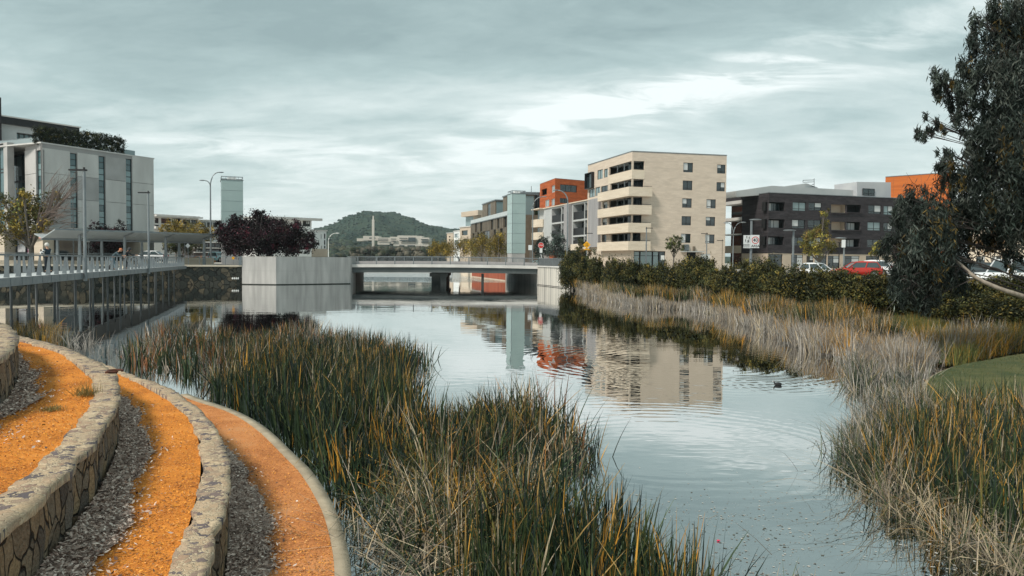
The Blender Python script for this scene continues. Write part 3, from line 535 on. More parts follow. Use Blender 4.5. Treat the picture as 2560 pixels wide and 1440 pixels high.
# ---------------- cream apartment building
def cream_building():
    c=X(1577,128); Rr=X(1812,132); Ll=X(1467,147)
    FR=Fac(c,Rr); FL=Fac(c,Ll); top=FR.uz(1583,380)[1]; g=2.1
    B=thing('apartment_building',(c.x,c.y,g),'cream brick apartment block of seven storeys with wraparound balconies and black framed windows','building')
    # storey lines from the balcony openings at the corner: (ceiling, parapet top, parapet bottom)
    lev=[(188,287,392),(394,487,592),(594,690,795),(797,890,997),(999,1095,1198)]
    Z=[tuple(FR.uz(1583,360+y/4.5)[1] for y in l) for l in lev]
    colA=[(1748,210,1857,318),(1741,412,1850,519),(1735,612,1843,717),(1728,812,1835,915),(1722,1010,1830,1112)]
    colB=[(2128,232,2222,332),(2121,430,2216,532),(2008,622,2114,724),(2000,820,2106,922),(1994,1018,2099,1118)]
    hr=[FR.R(*Z4(r)) for r in colA+colB]; uR=[FR.R(*Z4((1185,a,x,b)))[1] for (a,b,_),x in zip(lev,(1310,1302,1288,1280,1270))]
    hc=[(0.0,u,z[1],z[0]) for u,z in zip(uR,Z)]
    shop=FR.R(*Z4((1190,1205,1545,1330))); shop=(shop[0],shop[1],g,shop[3]); door=FR.R(*Z4((1945,1235,2055,1370))); door=(door[0],door[1],g,door[3]); gar=FR.R(*Z4((1785,1218,1890,1330))); gar=(gar[0],gar[1],g,gar[3])
    mb=MB(); FR.wall(mb,(0,FR.len,g,top),hr+hc+[shop,door,gar],.28)
    # left face: bigger openings
    uo=[FL.uz(1320+x/4.5,360+y/4.5)[0] for x,y in ((912,310),(925,480),(912,660),(905,860),(930,1050))]
    hl=[(0.0,u,z[1],z[0]) for u,z in zip(uo,Z)]
    sw=[FL.R(*Z4(r)) for r in ((845,650,893,727),(838,836,886,916),(832,1022,880,1104))]
    tw=[FL.R(*Z4((780,290,840,395))),FL.R(*Z4((856,280,897,375))),FL.R(*Z4((688,505,752,598))),FL.R(*Z4((757,485,812,580))),FL.R(*Z4((822,470,897,560)))]
    uend=FL.len; FL.wall(mb,(0,uend,g,top),hl+sw+tw,.28)
    # far flank and back
    bl=FL.p(FL.len,0,0); bR=FR.p(FR.len,0,0)+(bl-FR.p(0,0,0)); 
    for a,b in ((FR.p(FR.len,0),bR),(bR,bl)): mb.poly((a.x,a.y,g),(b.x,b.y,g),(b.x,b.y,top),(a.x,a.y,top))
    mb.build('wall',cream,B)
    MB().prism([tuple(q[:2]) for q in (FR.p(0,0,-.05),FR.p(FR.len,0,-.05),bR,FL.p(FL.len,0,-.05))],top-.02,top+.10).build('roof',concw,B)
    cop=MB(); FR.box(cop,(-.05,FR.len+.05,top+.101,top+.2),-.3,.06); FL.box(cop,(-.05,FL.len,top+.102,top+.201),-.3,.06); cop.build('coping',steeld,B)
    for r in hr: win(B,FR,r,.16,2,(.22,),blind=RW.random()<.8)  # most panes get a pale sheet that imitates their reflection
    for r in sw: win(B,FL,r,.16,1)
    for r in tw: win(B,FL,r,.16,2,pm=glassl if RW.random()<.6 else glass,blind=False)
    # balconies: floor, dark rear glazing, parapet
    for k,(z,u,v) in enumerate(zip(Z,uR,uo)):
        m=MB(); FR.box(m,(0.3,u-.02,z[1]-.3,z[2] if False else z[1]-.25),-2.5,-.29); 
        sl=[tuple(q[:2]) for q in (FR.p(.29,0,-.285),FR.p(u+1,0,-.285),FR.p(u+1,0,-3),FL.p(v+1,0,-3) if k else FL.p(v+1,0,-3),FL.p(v+1,0,-.285))]
        MB().prism(sl,z[0]+.01,z[0]+.16).build('balcony_ceiling',concl,B)
        b=MB(); b.poly(FR.p(.3,z[1]-1.2,-2.4),FR.p(u+1.0,z[1]-1.2,-2.4),FR.p(u+1.0,z[0],-2.4),FR.p(.3,z[0],-2.4)); b.poly(FL.p(.3,z[1]-1.2,-2.2),FL.p(v+1,z[1]-1.2,-2.2),FL.p(v+1,z[0],-2.2),FL.p(.3,z[0],-2.2))
        rg=b.build('balcony_glazing',glass,B)
        fr=MB()
        for q in np.arange(1.2,v,1.9): FL.box(fr,(q,q+.09,z[1]-.2,z[0]-.1),-2.19,-2.1)
        FL.box(fr,(.9,v,z[0]-.1,z[0]),-2.19,-2.1); fr.build('balcony_frame',black,rg)
        
        for fq,q0,q1 in ((FL,v*.36,v*.36+.14),(FL,v*.66,v*.66+.10))+(((FR,.0,.12),) if k in (2,3) else ()): post=MB(); fq.box(post,(q0,q1,z[1],z[0]),-.28,-.14); post.build('balcony_post',steeld,B)
        # projecting parapet (flush on the top storey)
        pr=.04 if k==0 else .95; u1=FR.uz(1320+(1312,1405,1398,1390,1386)[k]/4.5,360+lev[k][1]/4.5)[0]-(.5 if k else 0); v1=FL.uz(1320+(905,838,836,834,832)[k]/4.5,360+lev[k][1]/4.5+6)[0]
        # outer corner: meet of the two offset planes
        A=FR.p(0,0,pr); d=FR.u; E=FL.p(0,0,pr); e=FL.u; det=d.x*(-e.y)+e.x*d.y; tt=((E.x-A.x)*(-e.y)+e.x*(E.y-A.y))/det; K=A+d*tt
        A2=FR.p(0,0,pr-.22); E2=FL.p(0,0,pr-.22); t2=((E2.x-A2.x)*(-e.y)+e.x*(E2.y-A2.y))/det; K2=A2+d*t2
        zb,zt=z[2]+.02,z[1]
        m=MB()
        o=[FR.p(u1,0,pr),K,FL.p(v1,0,pr)]; i_=[FR.p(u1,0,pr-.22),K2,FL.p(v1,0,pr-.22)]
        for a in (0,1): m.hexa([(*o[a][:2],zb),(*i_[a][:2],zb),(*i_[a+1][:2],zb),(*o[a+1][:2],zb),(*o[a][:2],zt),(*i_[a][:2],zt),(*i_[a+1][:2],zt),(*o[a+1][:2],zt)])
        if k:
            FR.box(m,(u1-.2,u1,zb,zt),.004,pr-.22); FL.box(m,(v1-.2,v1,zb,zt),.004,pr-.22)
            m.prism([tuple(q[:2]) for q in (FR.p(u1-.2,0,.004),FR.p(u1-.2,0,pr-.22),K2,FL.p(v1-.2,0,pr-.22),FL.p(v1-.2,0,.004),FR.p(0,0,.004))],zb+.003,zb+.2)
        m.build('balcony_parapet',creamb,B)
        rl_=MB(); rl_.tube([(*i_[0][:2],zt+.16),(*i_[1][:2],zt+.16),(*i_[2][:2],zt+.16)],.035,5); rl_.build('balcony_rail',black,B)
    # black boxed window on the far corner
    r=FL.R(*Z4((668,325,746,503))); m=MB(); 
    for rr in ((r[0],r[1],r[3]-.12,r[3]),(r[0],r[1],r[2],r[2]+.12),(r[0],r[0]+.12,r[2]+.121,r[3]-.121),(r[1]-.12,r[1],r[2]+.121,r[3]-.121)): FL.box(m,rr,.003,.6)
    q=m.build('window',black,B); m=MB(); FL.box(m,(r[0]+.12,r[1]-.12,r[2]+.12,r[3]-.12),.004,.1); m.build('pane',glass,q)
    # ground floor
    for k in range(5):
        a=shop[0]+(shop[1]-shop[0])*k/5; b=shop[0]+(shop[1]-shop[0])*(k+1)/5; win(B,FR,(a+.05,b-.05,g+.02,shop[3]-.05),.2,1,(.75,) if k<4 else (),pm=glassl if k<4 else glass,blind=False,name='shop_window' if k<4 else 'shop_door')
    sg=MB(); a=shop[1]-(shop[1]-shop[0])*.13; FR.box(sg,(a,a+.8,3.6,4.4),-.17,-.14); sg.build('door_notice',white,B)
    m=MB(); FR.box(m,(door[0],door[1],g,door[3]),-.2,-.12); m.build('door',white,B)
    m=MB(); FR.box(m,(gar[0],gar[1],g,gar[3]),-.27,-.2); m.build('opening_shade',dark,B)  # black panel fills the dark opening, its shade painted as colour
    m=MB(); FR.box(m,(gar[0]-1.2,gar[1]+1,gar[3]+.02,gar[3]+.16),.004,1.1); m.build('door_canopy',concl,B)
    r=FR.R(*Z4((1748,1130,1805,1200))); m=MB(); FR.box(m,r,.004,.25); q=m.build('louvred_vent',steel,B); m=MB()
    for k in range(8): zz=r[2]+(r[3]-r[2])*(k+.3)/8; FR.box(m,(r[0]+.08,r[1]-.08,zz,zz+.05),.252,.29)
    m.build('vent_slat',steeld,q)
    r=FR.R(*Z4((1852,1152,1874,1202))); m=MB(); FR.box(m,r,.004,.3); m.build('wall_box',brown,B)
    # ---- lower wing with deep dark loggias
    Wt=FL.uz(1507,491)[1]; wend=FL.uz(1347,560)[0]; g0=g
    ops=[]; groups=[(258,430),(497,700)]; rows=[(680,850),(870,1028),(1048,1128)]
    zr=[]; 
    for y0,y1 in ((668,842),(862,1022),(1040,1120)): zr.append((FL.uz(1320+600/4.5,360+y1/4.5)[1],FL.uz(1320+600/4.5,360+y0/4.5)[1]))
    ug=[]
    for (x0,x1),dv in ((groups[0],368),(groups[1],628)):
        a=FL.uz(1320+x1/4.5,520)[0]; m_=FL.uz(1320+dv/4.5,520)[0]; b=FL.uz(1320+x0/4.5,520)[0]; ug.append((a,m_,b))
    for a,m_,b in ug:
        for zz in zr: ops+= [(a+.12,m_-.12,*zz),(m_+.12,b-.12,*zz)]
    gro=[(FL.len+.6,wend-4,g0,zr[2][0]-1.2)]
    m=MB(); FL.wall(m,(FL.len+.02,wend,g0,Wt),ops+gro,2.0,-.15); m.build('wing_wall',concl,B)
    bl_=MB(); FL.box(bl_,(FL.len-2.0,wend+.1,zr[0][1]+.35,Wt),-.14,.12); FL.box(bl_,(ug[1][0]-1,ug[1][2]+1,zr[2][0]-1.3,zr[2][0]-.05),-.14,.12); bl_.build('wing_band',creamb,B)
    MB().prism([tuple(q[:2]) for q in (FL.p(FL.len+.1,0,-.2),FL.p(wend,0,-.2),FL.p(wend,0,-14),FL.p(FL.len+.1,0,-14))],Wt-.3,Wt-.05).build('wing_roof',concw,B)
    for a,b,c_,d_ in ops:
        m=MB(); m.poly(FL.p(a,c_,-2.1),FL.p(b,c_,-2.1),FL.p(b,d_,-2.1),FL.p(a,d_,-2.1)); q=m.build('loggia_glazing',glass,B)
        m=MB(); FL.box(m,(a,b,c_,c_+(d_-c_)*.52),-.32,-.27); m.build('loggia_balustrade',black,B)
        m=MB(); mid=(a+b)/2; FL.box(m,(mid-.05,mid+.05,c_,d_),-2.09,-2.0); m.build('loggia_frame',steeld,q)
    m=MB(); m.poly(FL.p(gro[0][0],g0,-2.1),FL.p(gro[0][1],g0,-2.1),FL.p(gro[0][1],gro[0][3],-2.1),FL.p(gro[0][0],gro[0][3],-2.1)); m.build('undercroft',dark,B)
    for x0,x1 in ((430,488),(705,822)):
        a=FL.uz(1320+x1/4.5,540)[0]; b=FL.uz(1320+x0/4.5,540)[0]; m=MB(); FL.box(m,(a,b,zr[2][0]-.8,zr[0][1]+.3),-.14,.55); m.build('concrete_fin',mat('grey_boards',(.27,.265,.27),(.34,.33,.335),.8,st=(3,3,.2)),B)
    # curved end balconies of the wing
    for k,(y0,y1) in enumerate(((842,928),(990,1072))):
        z1,z0=(FL.uz(1320+200/4.5,360+y/4.5)[1] for y in (y0,y1)); a=FL.p(wend-3.2,0,.1); b=FL.p(wend+.5,0,.8); c2=FL.p(wend+3,0,-1.5); d2=FL.p(wend+3,0,-6)
        pl=[tuple(q[:2]) for q in (a,FL.p(wend-2.4,0,1.2),FL.p(wend+1.2,0,1.3),FL.p(wend+3,0,.1),c2,d2,FL.p(wend-1,0,-6))]
        MB().prism(pl,z0,z1).build('end_balcony',creamb,B)
    m=MB(); m.prism([tuple(q[:2]) for q in (FL.p(wend-3.2,0,-.3),FL.p(wend+1.6,0,-.3),FL.p(wend+1.6,0,-6),FL.p(wend-3.2,0,-6))],g0,zr[0][1]+.3); m.build('end_glazing',glass,B)
    m=MB(); m.prism([tuple(q[:2]) for q in (FL.p(wend-3.4,0,1.1),FL.p(wend+2.4,0,1.1),FL.p(wend+2.4,0,-6),FL.p(wend-3.4,0,-6))],zr[0][1]+.36,Wt+.02); m.build('end_band',creamb,B)
    return FL,Wt,wend
FLc,Wtop,wend=cream_building()
# ---------------- red brick building standing on the wing behind
def red_building():
    c=X(1386,168); r=X(1472,173.5); l=X(1348,181); FR=Fac(c,r); FL=Fac(c,l); top=FR.uz(1389,446)[1]; z0=Wtop-.1
    B=thing('red_brick_building',(c.x,c.y,2.1),'rust red brick penthouse block rising behind the long low wing of the cream flats','building')
    hr=[FR.R(*Z4((362,460,553,540))),FR.R(*Z4((358,610,450,665)))]; hl=[FL.R(*Z4(q)) for q in ((266,465,302,545),(262,615,300,692),(192,628,238,705))]
    hl2=FL.R(*Z4((150,505,212,575)))
    m=MB(); FR.wall(m,(0,FR.len,2.1,top),hr,.3); FL.wall(m,(0,FL.len,2.1,top),hl+[hl2],.3)
    a=FR.p(FR.len,0); e=FL.p(FL.len,0,0); b=a+(e-FR.p(0,0)); f=e
    for p,q in ((a,b),(b,e)): m.poly((p.x,p.y,2.1),(q.x,q.y,2.1),(q.x,q.y,top),(p.x,p.y,top))
    m.build('wall',redb,B); MB().prism([tuple(q[:2]) for q in (FR.p(.02,0,-.02),FR.p(FR.len,0,-.02),b,FL.p(FL.len,0,-.02))],top-.05,top+.08).build('roof',steeld,B)
    for h in hr: win(B,FR,h,.25,3,blind=False)
    for h in hl: win(B,FL,h,.2,2,fm=white,pm=glassl,blind=False)
    m=MB(); FL.box(m,hl2,-.9,-.8); m.build('terrace_recess',glass,B)
red_building()
# ---------------- dark brick building
def dark_building():
    c=X(1919,137); r=X(2300,148.5); l=X(1808,151); FR=Fac(c,r); FL=Fac(c,l); top=FR.uz(1924,482)[1]; g=2.1
    B=thing('dark_brick_building',(c.x,c.y,g),'four storey charcoal brick apartment building with cream base and pale grey roof storey','building')
    rec=[(705,437,938,550),(1530,470,1728,575),(1735,474,1918,570),(700,657,935,770),(1535,692,1720,798),(1728,693,1910,798),(695,880,925,990),(1520,905,1712,1015),(1716,910,1900,1015)]
    ws=[(1038,440,1210,552),(1243,445,1412,545),(2010,478,2178,590),(2207,487,2330,602),(1030,665,1200,778),(1235,668,1405,768),(2000,695,2170,805),(2203,703,2325,812),(1022,890,1190,1000),(1225,900,1400,1005),(1995,918,2160,1020),(2200,925,2320,1028)]
    gr=[(730,1108,910,1210),(1020,1115,1175,1215),(1218,1125,1310,1215),(1325,1125,1480,1215),(1492,1128,1640,1218),(1700,1130,1900,1222),(1982,1132,2160,1222)]
    zb=FR.uz(1924,420+1095/5.143)[1]
    hw=[FR.R(*Z5(q)) for q in ws]; hr=[FR.R(*Z5(q)) for q in rec]; hg=[FR.R(*Z5(q)) for q in gr]; hg=[(a,b,g+.3,d) for a,b,c_,d in hg]
    m=MB(); FR.wall(m,(0,FR.len,zb,top),hw+hr,.35)
    u1=FL.uz(1780+388/5.143,520)[0]; FL.wall(m,(0,u1,zb,top),[],.3)
    b=FR.p(FR.len,0,-14); 
    for p,q in ((FR.p(FR.len,0),b),):m.poly((p.x,p.y,g),(q.x,q.y,g),(q.x,q.y,top),(p.x,p.y,top))
    m.build('wall',darkb,B)
    m=MB(); FR.wall(m,(0,FR.len,g,zb),hg,.35,-.06); FL.wall(m,(0,u1,g,zb),[],.3,-.06); m.build('base_wall',tanm,B)
    bl=FL.p(FL.len,0,-14); MB().prism([tuple(q[:2]) for q in (FR.p(.05,0,-.05),FR.p(FR.len,0,-.05),b,FL.p(FL.len,0,-.05))],top-.1,top-.01).build('roof',steeld,B)
    cp=MB(); FR.box(cp,(-.1,FR.len,top,top+.12),-.3,.06); FL.box(cp,(-.1,FL.len,top+.001,top+.121),-.3,.06); cp.build('coping',steel,B)
    for k,h in enumerate(hw): win(B,FR,h,.22,2,(.25,),pm=glassl if k%3==0 else glass)
    for k,h in enumerate(hg): win(B,FR,h,.25,2,(.8,),pm=glass)
    for k,h in enumerate(hr):
        m=MB(); FR.wall(m,h,[],.3,-1.4); m.poly(FR.p(h[0],h[2],-.35),FR.p(h[1],h[2],-.35),FR.p(h[1],h[2],-1.4),FR.p(h[0],h[2],-1.4)); m.poly(FR.p(h[0],h[3],-.35),FR.p(h[0],h[3],-1.4),FR.p(h[1],h[3],-1.4),FR.p(h[1],h[3],-.35))
        for uu in (h[0],h[1]): m.poly(FR.p(uu,h[2],-.35),FR.p(uu,h[3],-.35),FR.p(uu,h[3],-1.4),FR.p(uu,h[2],-1.4))
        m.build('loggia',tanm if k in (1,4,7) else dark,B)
        if k not in (1,2,4,7): win(B,FR,(h[0]+.15,h[1]-.2,h[2]+.05,h[3]-.1),1.35,3,blind=1.0)
        if k not in (0,3,6): m=MB(); FR.box(m,(h[0]-.1,h[1]+.1,h[2]-.2,h[2]-.02),.003,.22); m.build('loggia_ledge',darkb,B)
    # open corner of balconies with white slab edges
    for y0,y1 in ((425,466),(640,678),(848,860)):
        z1,z0=(FL.uz(1780+280/5.143,420+y/5.143)[1] for y in (y0,y1)); m=MB(); FL.box(m,(u1+.02,FL.len+1.5,z0,z1),-2.5,.1); m.build('balcony_slab',concw,B)
    z1,z0=(FL.uz(1780+280/5.143,420+y/5.143)[1] for y in (1000,1095)); m=MB(); FL.box(m,(u1+.02,FL.len+1.5,z0,z1),-.2,.1); m.build('balcony_parapet',tanm,B)
    m=MB(); FL.box(m,(u1+.02,FL.len+1.5,g,top-.12),-5,-2.6); m.build('balcony_glazing',glass,B)
    m=MB(); FL.box(m,(u1+.5,FL.len+1.5,top-.7,top-.13),-2.55,.0); m.build('eaves',darkb,B)
    # pale grey roof storey, with sloping top: traced on a plane set back and given real depth
    FB=Fac(FR.p(-6,0,-3),FR.p(FR.len,0,-3))
    def vol(pts,nm,mt,Fx,dp):
        q=[Fx.uz(1780+x/5.143,420+y/5.143) for x,y in pts]; a=[Fx.p(u,z,0) for u,z in q]; b_=[Fx.p(u,z,-dp) for u,z in q]; k=len(q); m=MB(); m.poly(*a); m.poly(*b_[::-1])
        for i in range(k): m.poly(a[i],b_[i],b_[(i+1)%k],a[(i+1)%k])
        return m.build(nm,mt,B)
    vol([(312,372),(312,296),(770,228),(1400,262),(1950,292),(1950,378),(740,340)],'roof_storey',concl,FB,5)
    F2=Fac(FR.p(-4,0,-9),FR.p(FR.len,0,-9)); vol([(780,260),(1215,196),(1360,250),(1360,300),(780,300)],'roof_ridge',concl,F2,4)
    F3=Fac(FR.p(0,0,-2),FR.p(FR.len,0,-2)); vol([(1865,378),(1865,178),(2300,184),(2300,390)],'roof_room',mat('light_grey_cladding',(.42,.43,.45),(.47,.48,.49),.4),F3,6)
    r=F3.R(*Z5((1930,266,2084,354))); win(B,F3,r,-.08,2,(.3,),blind=False)
    # roof access rails
    m=MB(); p=lambda x,y:F2.p(*F2.uz(1780+x/5.143,420+y/5.143),.3)
    for a,b_ in (((1157,160),(1300,155)),((1165,185),(1300,180)),((1157,160),(1157,190)),((1300,135),(1300,255)),((1270,212),(1300,212)),((1270,238),(1300,238))): m.tube([p(*a),p(*b_)],.05,4)
    for a,b_ in (((325,365),(345,290)),((345,290),(400,290)),((372,365),(395,290)),((395,310),(495,310)),((395,345),(495,345)),((495,310),(495,352)),((560,280),(578,335))): m.tube([p(*a),p(*b_)],.045,4)
    m.build('roof_rail',black,B)
dark_building()
# ---------------- orange brick building behind the gum tree
def orange_building():
    a=X(2208,160); b=X(2372,151); FR=Fac(a,b); top0=FR.uz(2215,443)[1]; top=top0
    B=thing('orange_brick_building',(a.x,a.y,2.1),'bright orange brick building showing above the dark flats beside the gum tree','building')
    m=MB(); h=[FR.R(2320,560,2345,590),FR.R(2320,610,2345,640)]; FR.wall(m,(0,FR.len,2.1,top),h,.3); e=FR.p(0,0,-14); m.poly((a.x,a.y,2.1),(a.x,a.y,top),(e.x,e.y,top),(e.x,e.y,2.1)); m.build('wall',brick_mat('orange_brick',(.60,.17,.04),(.50,.13,.035),(.4,.13,.05),.5,.13,var=.3),B)
    MB().prism([tuple(q[:2]) for q in (FR.p(0,0,.05),FR.p(FR.len,0,.05),FR.p(FR.len,0,-14),e)],top+.01,top+.15).build('roof',steeld,B)
    for q in h: win(B,FR,q,.2,2)
    a=X(2420,128); b=X(2720,118); F=Fac(a,b); t=F.uz(2450,575)[1]; B=thing('tan_brick_building',(a.x,a.y,2.1),'tan brick building glimpsed through the gum tree foliage','building')
    h=[F.R(x,y,x+22,y+28) for x in (2440,2480,2520,2560) for y in (595,640)]; m=MB(); F.wall(m,(0,F.len,2.1,t),h,.3); m.build('wall',creamb,B); m=MB(); F.box(m,(0,F.len,t,t+.3),-10,.2); m.build('roof',steeld,B)
    for q in h: win(B,F,q,.2,2)
orange_building()
# ---------------- bronze clad apartments in the middle distance
def bronze_building():
    a=X(1272,192); b=X(1177,242); F=Fac(a,b); B=thing('bronze_building',(a.x,a.y,2.1),'bronze clad apartments with chequered dark openings and glass rooftop boxes behind the glass lift tower','building')
    zt=F.uz(1268,528)[1]; ra=[(245,500,268,610),(310,492,335,605),(445,455,475,585),(528,440,556,572),(612,420,648,555)]; rb=[(210,628,235,715),(272,617,298,708),(340,603,432,718),(480,585,512,690),(565,570,600,690)]
    h=[F.R(*Z7(q)) for q in ra+rb]; z0,z1=h[3][2],h[3][3]; zz0,zz1=h[8][2],h[8][3]; h=[(q[0],q[1],z0,z1) if k<5 else (q[0],q[1],zz0,zz1) for k,q in enumerate(h)]
    m=MB(); F.wall(m,(0,F.len,2.1,z1+.15),h,.5); e=F.p(0,0,-16); m.poly((a.x,a.y,2.1),(a.x,a.y,zt-.9),(e.x,e.y,zt-.9),(e.x,e.y,2.1)); m.build('wall',brown,B)
    for q in h: win(B,F,q,.4,2,blind=False)
    # panel joints stand proud as thin fins
    m=MB(); 
    for u in np.arange(.6,F.len,1.9): F.box(m,(u,u+.05,4,z1+.1),.004,.07)
    m.build('cladding_fin',black,B)
    m=MB(); F.box(m,(0,F.len*.99,z1+.2,zt),-.2,.25); m.build('balcony_band',mat('pale_glass_band',(.42,.46,.46),(.5,.53,.53),.6,rough=.3),B)
    m=MB(); F.box(m,(0,F.len,z1+.0,z1+.19),-14,0.2); m.build('deck',steeld,B)
    for (x0,y0,x1,y1,x2,nm) in ((548,150,668,300,668,'a'),(290,240,452,390,545,'b')):
        r=F.R(*Z7((x0,y0,x1,y1))); 
        r=(r[0],r[1],zt-1.0,F.uz(1140+(x0+x1)/2/5.142,460+(y0+y1)/2/5.142-(y1-y0)/2/5.142)[1]); hh=[(r[0]+(r[1]-r[0])*.36,r[0]+(r[1]-r[0])*.6,r[2]+.8,r[3]-.3)]
        m=MB(); F.wall(m,r,hh,.3,-1.2); m.poly(F.p(r[0],r[2],-1.2),F.p(r[0],r[3],-1.2),F.p(r[0],r[3],-7),F.p(r[0],r[2],-7)); q=m.build('penthouse',brown,B); win(B,F,hh[0],1.4,2,blind=False)
        m=MB(); F.box(m,(r[0]-.3,r[1]+.3,r[3]+.01,r[3]+.3),-8,-1.0); m.build('penthouse_roof',steeld,B)
        m=MB(); F.box(m,(r[0]-.02,r[0],r[2]+.2,r[3]-.3),-6.8,-1.5); m.build('penthouse_glazing',glassl,B)
    # right part behind the tower: dark louvres
    a2=X(1296,197); b2=X(1362,197.6); F2=Fac(a2,b2); r=F2.R(1305,483,1352,518); tp=r[3]; m=MB(); F2.box(m,(0,F2.len,2.1,tp),-12,0); m.build('louvred_wing',louv,B)
    m=MB()
    for u in np.arange(.3,F2.len,.55): F2.box(m,(u,u+.12,F2.uz(1330,518)[1],tp-.3),.004,.12)
    for u in np.arange(.3,F2.len,.8): F2.box(m,(u,u+.1,F2.uz(1330,600)[1],F2.uz(1330,545)[1]),.004,.12)
    m.build('louvre_blade',steeld,B); m=MB(); F2.box(m,(0,F2.len,tp,tp+.3),-12,.2); m.build('louvred_wing_roof',steeld,B)
    for q in ((1316,542,1324,556),(1318,598,1323,612)): rr=F2.R(*q); m=MB(); F2.box(m,rr,.13,.2); m.build('blind_panel',white,B)
    m=MB(); F2.box(m,(1,F2.len,F2.uz(1330,535)[1],F2.uz(1330,528)[1]),.01,.5); m.build('planter',mat('planter_green',(.05,.07,.03)),B)
    m=MB(); q=F2.p(3.3,tp+.3,-1); m.tube([q,(q.x,q.y,tp+1.9)],.06,4); m.build('roof_mast',black,B)
bronze_building()
def simple_block(name,label,pxa,da,pxb,db,ytop,xt,z0,m_,wins,par_th=.25,depth=12,side=True,wp=None,nx=2,blind=None,extra=None,group=None):
    a=X(pxa,da); b=X(pxb,db); F=Fac(a,b); top=F.uz(xt,ytop)[1]; B=thing(name,(a.x,a.y,z0),label,'building',group)
    h=[F.R(*q) for q in wins]; m=MB(); F.wall(m,(0,F.len,z0,top),h,.35)
    for u in (0,F.len): p,q=F.p(u,0),F.p(u,0,-depth); m.poly((p.x,p.y,z0),(q.x,q.y,z0),(q.x,q.y,top),(p.x,p.y,top))
    m.build('wall',m_,B); m=MB(); F.box(m,(-.2,F.len+.2,top+.005,top+par_th),-depth,.25); m.build('roof',concw,B)
    for q in h: win(B,F,q,.3,nx,pm=wp,blind=blind,t=.1)
    if extra: extra(B,F,top)
    return B,F
# beige building with two square windows left of the bronze one
def ex(B,F,top):
    m=MB(); r=F.R(1156,540,1176,566); F.box(m,r,-6,-1.2); m.build('penthouse_glazing',glassl,B)
    m=MB(); r=F.R(1155,528,1197,540); F.box(m,r,-8,.3); m.build('roof_slab',tanm,B); m=MB(); r=F.R(1177,536,1197,552); F.box(m,r,-8,-.9); m.build('penthouse_wall',tanm,B)
simple_block('beige_apartment_building','beige apartment building with two square black windows beside the bronze flats',1149,252,1176,244,568,1162,2.1,tanm,[(1154,576,1169,588),(1158,597,1169,609)],nx=1,blind=False,extra=ex)
simple_block('narrow_beige_building','narrow beige building far down the shore with a column of small windows',1117,330,1132,322,583,1124,2.1,tanm,[(1122,590,1126,594),(1122,598,1126,602),(1122,606,1126,610)],nx=1,blind=False)
simple_block('white_glazed_building','small white and glass building between two beige buildings',1134,300,1150,290,578,1142,2.1,white,[(1136,584,1147,594),(1136,600,1147,612)],nx=2,wp=glassl)
# ---------------- far white flats on the left shore
def ex(B,F,top):
    m=MB(); r=F.R(384,568,500,574); F.box(m,r,.003,.9); m.build('balcony_band',concw,B); m=MB(); r=F.R(384,540,500,544); F.box(m,r,.003,1.2); m.build('roof_eave',concw,B)
simple_block('white_flats','long white flats with dark ribbon windows above the golden trees beside the concrete building',383,176,497,186,540,430,2.4,concw,[(387,545,397,558),(403,546,428,559),(430,546,452,559),(457,549,476,560),(478,550,494,561),(386,562,398,567),(403,562,430,567),(434,562,455,567)],nx=3,extra=ex)
simple_block('low_white_flats','lower white flats stepping down beside the tall double street light',498,190,556,194,552,520,2.4,concl,[(503,556,515,568),(518,556,530,568),(533,557,544,568)],nx=2)
def ex(B,F,top):
    m=MB(); r=F.R(630,543,800,549); F.box(m,r,.003,1.2); m.build('roof_eave',concw,B)
simple_block('white_penthouse_flats','white flats with glazed top floor rising behind the purple leaved trees',640,158,779,166,546,700,2.4,white,[(654,551,682,563),(688,551,696,563),(738,552,748,565),(757,552,776,566),(742,628,757,634),(760,628,775,635)],nx=3,extra=ex)
def ex(B,F,top):
    m=MB(); r=F.R(778,622,816,641); F.box(m,(r[0],r[1],2.4,r[3]),.003,.3); m.build('base_wall',tanm,B)
simple_block('white_end_block','white rendered end block with slit windows at the foot of the hill',776,176,816,180,577,796,2.4,white,[(802,585,804,597),(796,599,798,610),(803,614,805,622),(810,584,814,597),(810,600,814,612),(810,614,814,621)],nx=1,blind=False,extra=ex)
def ex(B,F,top):
    for y in (621,632): m=MB(); r=F.R(484,y-2,556,y); F.box(m,r,-.3,1.2); m.build('balcony_slab',concw,B)
simple_block('dark_low_flats','low dark flats with thin white slabs between the pergola posts and the grey lift tower',484,150,556,153,607,520,2.4,mat('dark_render',(.07,.06,.06),(.1,.08,.08),1),[(508,608,522,619),(524,608,538,619),(540,608,552,619),(490,623,512,631),(515,623,550,631)],nx=3,extra=ex)
# ---------------- hillside complex and tall monument column
def cluster(name,label,d,wallr,winr,mt):
    B=thing(name,W(wallr[0][0],wallr[0][3],d),label,'building'); a=W(700,600,d); F=Fac((a.x,a.y),(a.x+100,a.y))
    m=MB(); 
    for k,r in enumerate(wallr): F.box(m,F.R(*r),-20-k*.3,k*.5)
    m.build('wall',mt,B)
    for r in winr:
        q=F.R(*r); m=MB(); F.box(m,q,3,4.6); m.build('window',glass,B)
    return B
cluster('hillside_building','pale stepped hospital-like complex of flat roofed blocks among the trees below the hill',880,[(892,596,920,603),(908,590,947,601),(944,594,976,605),(975,592,1000,610),(994,589,1042,610),(1040,590,1056,611),(1050,594,1074,611),(945,605,975,612),(985,611,1074,616)],[(925,594,940,597),(947,597,972,599),(947,601,972,603),(979,597,992,599),(979,602,992,604),(1000,595,1020,597),(1000,601,1020,603),(1022,594,1040,604),(1054,598,1072,600),(1054,604,1072,606),(1000,613,1012,615),(1020,613,1036,615)],mat('far_concrete',(.52,.48,.42),(.58,.54,.48),.02))
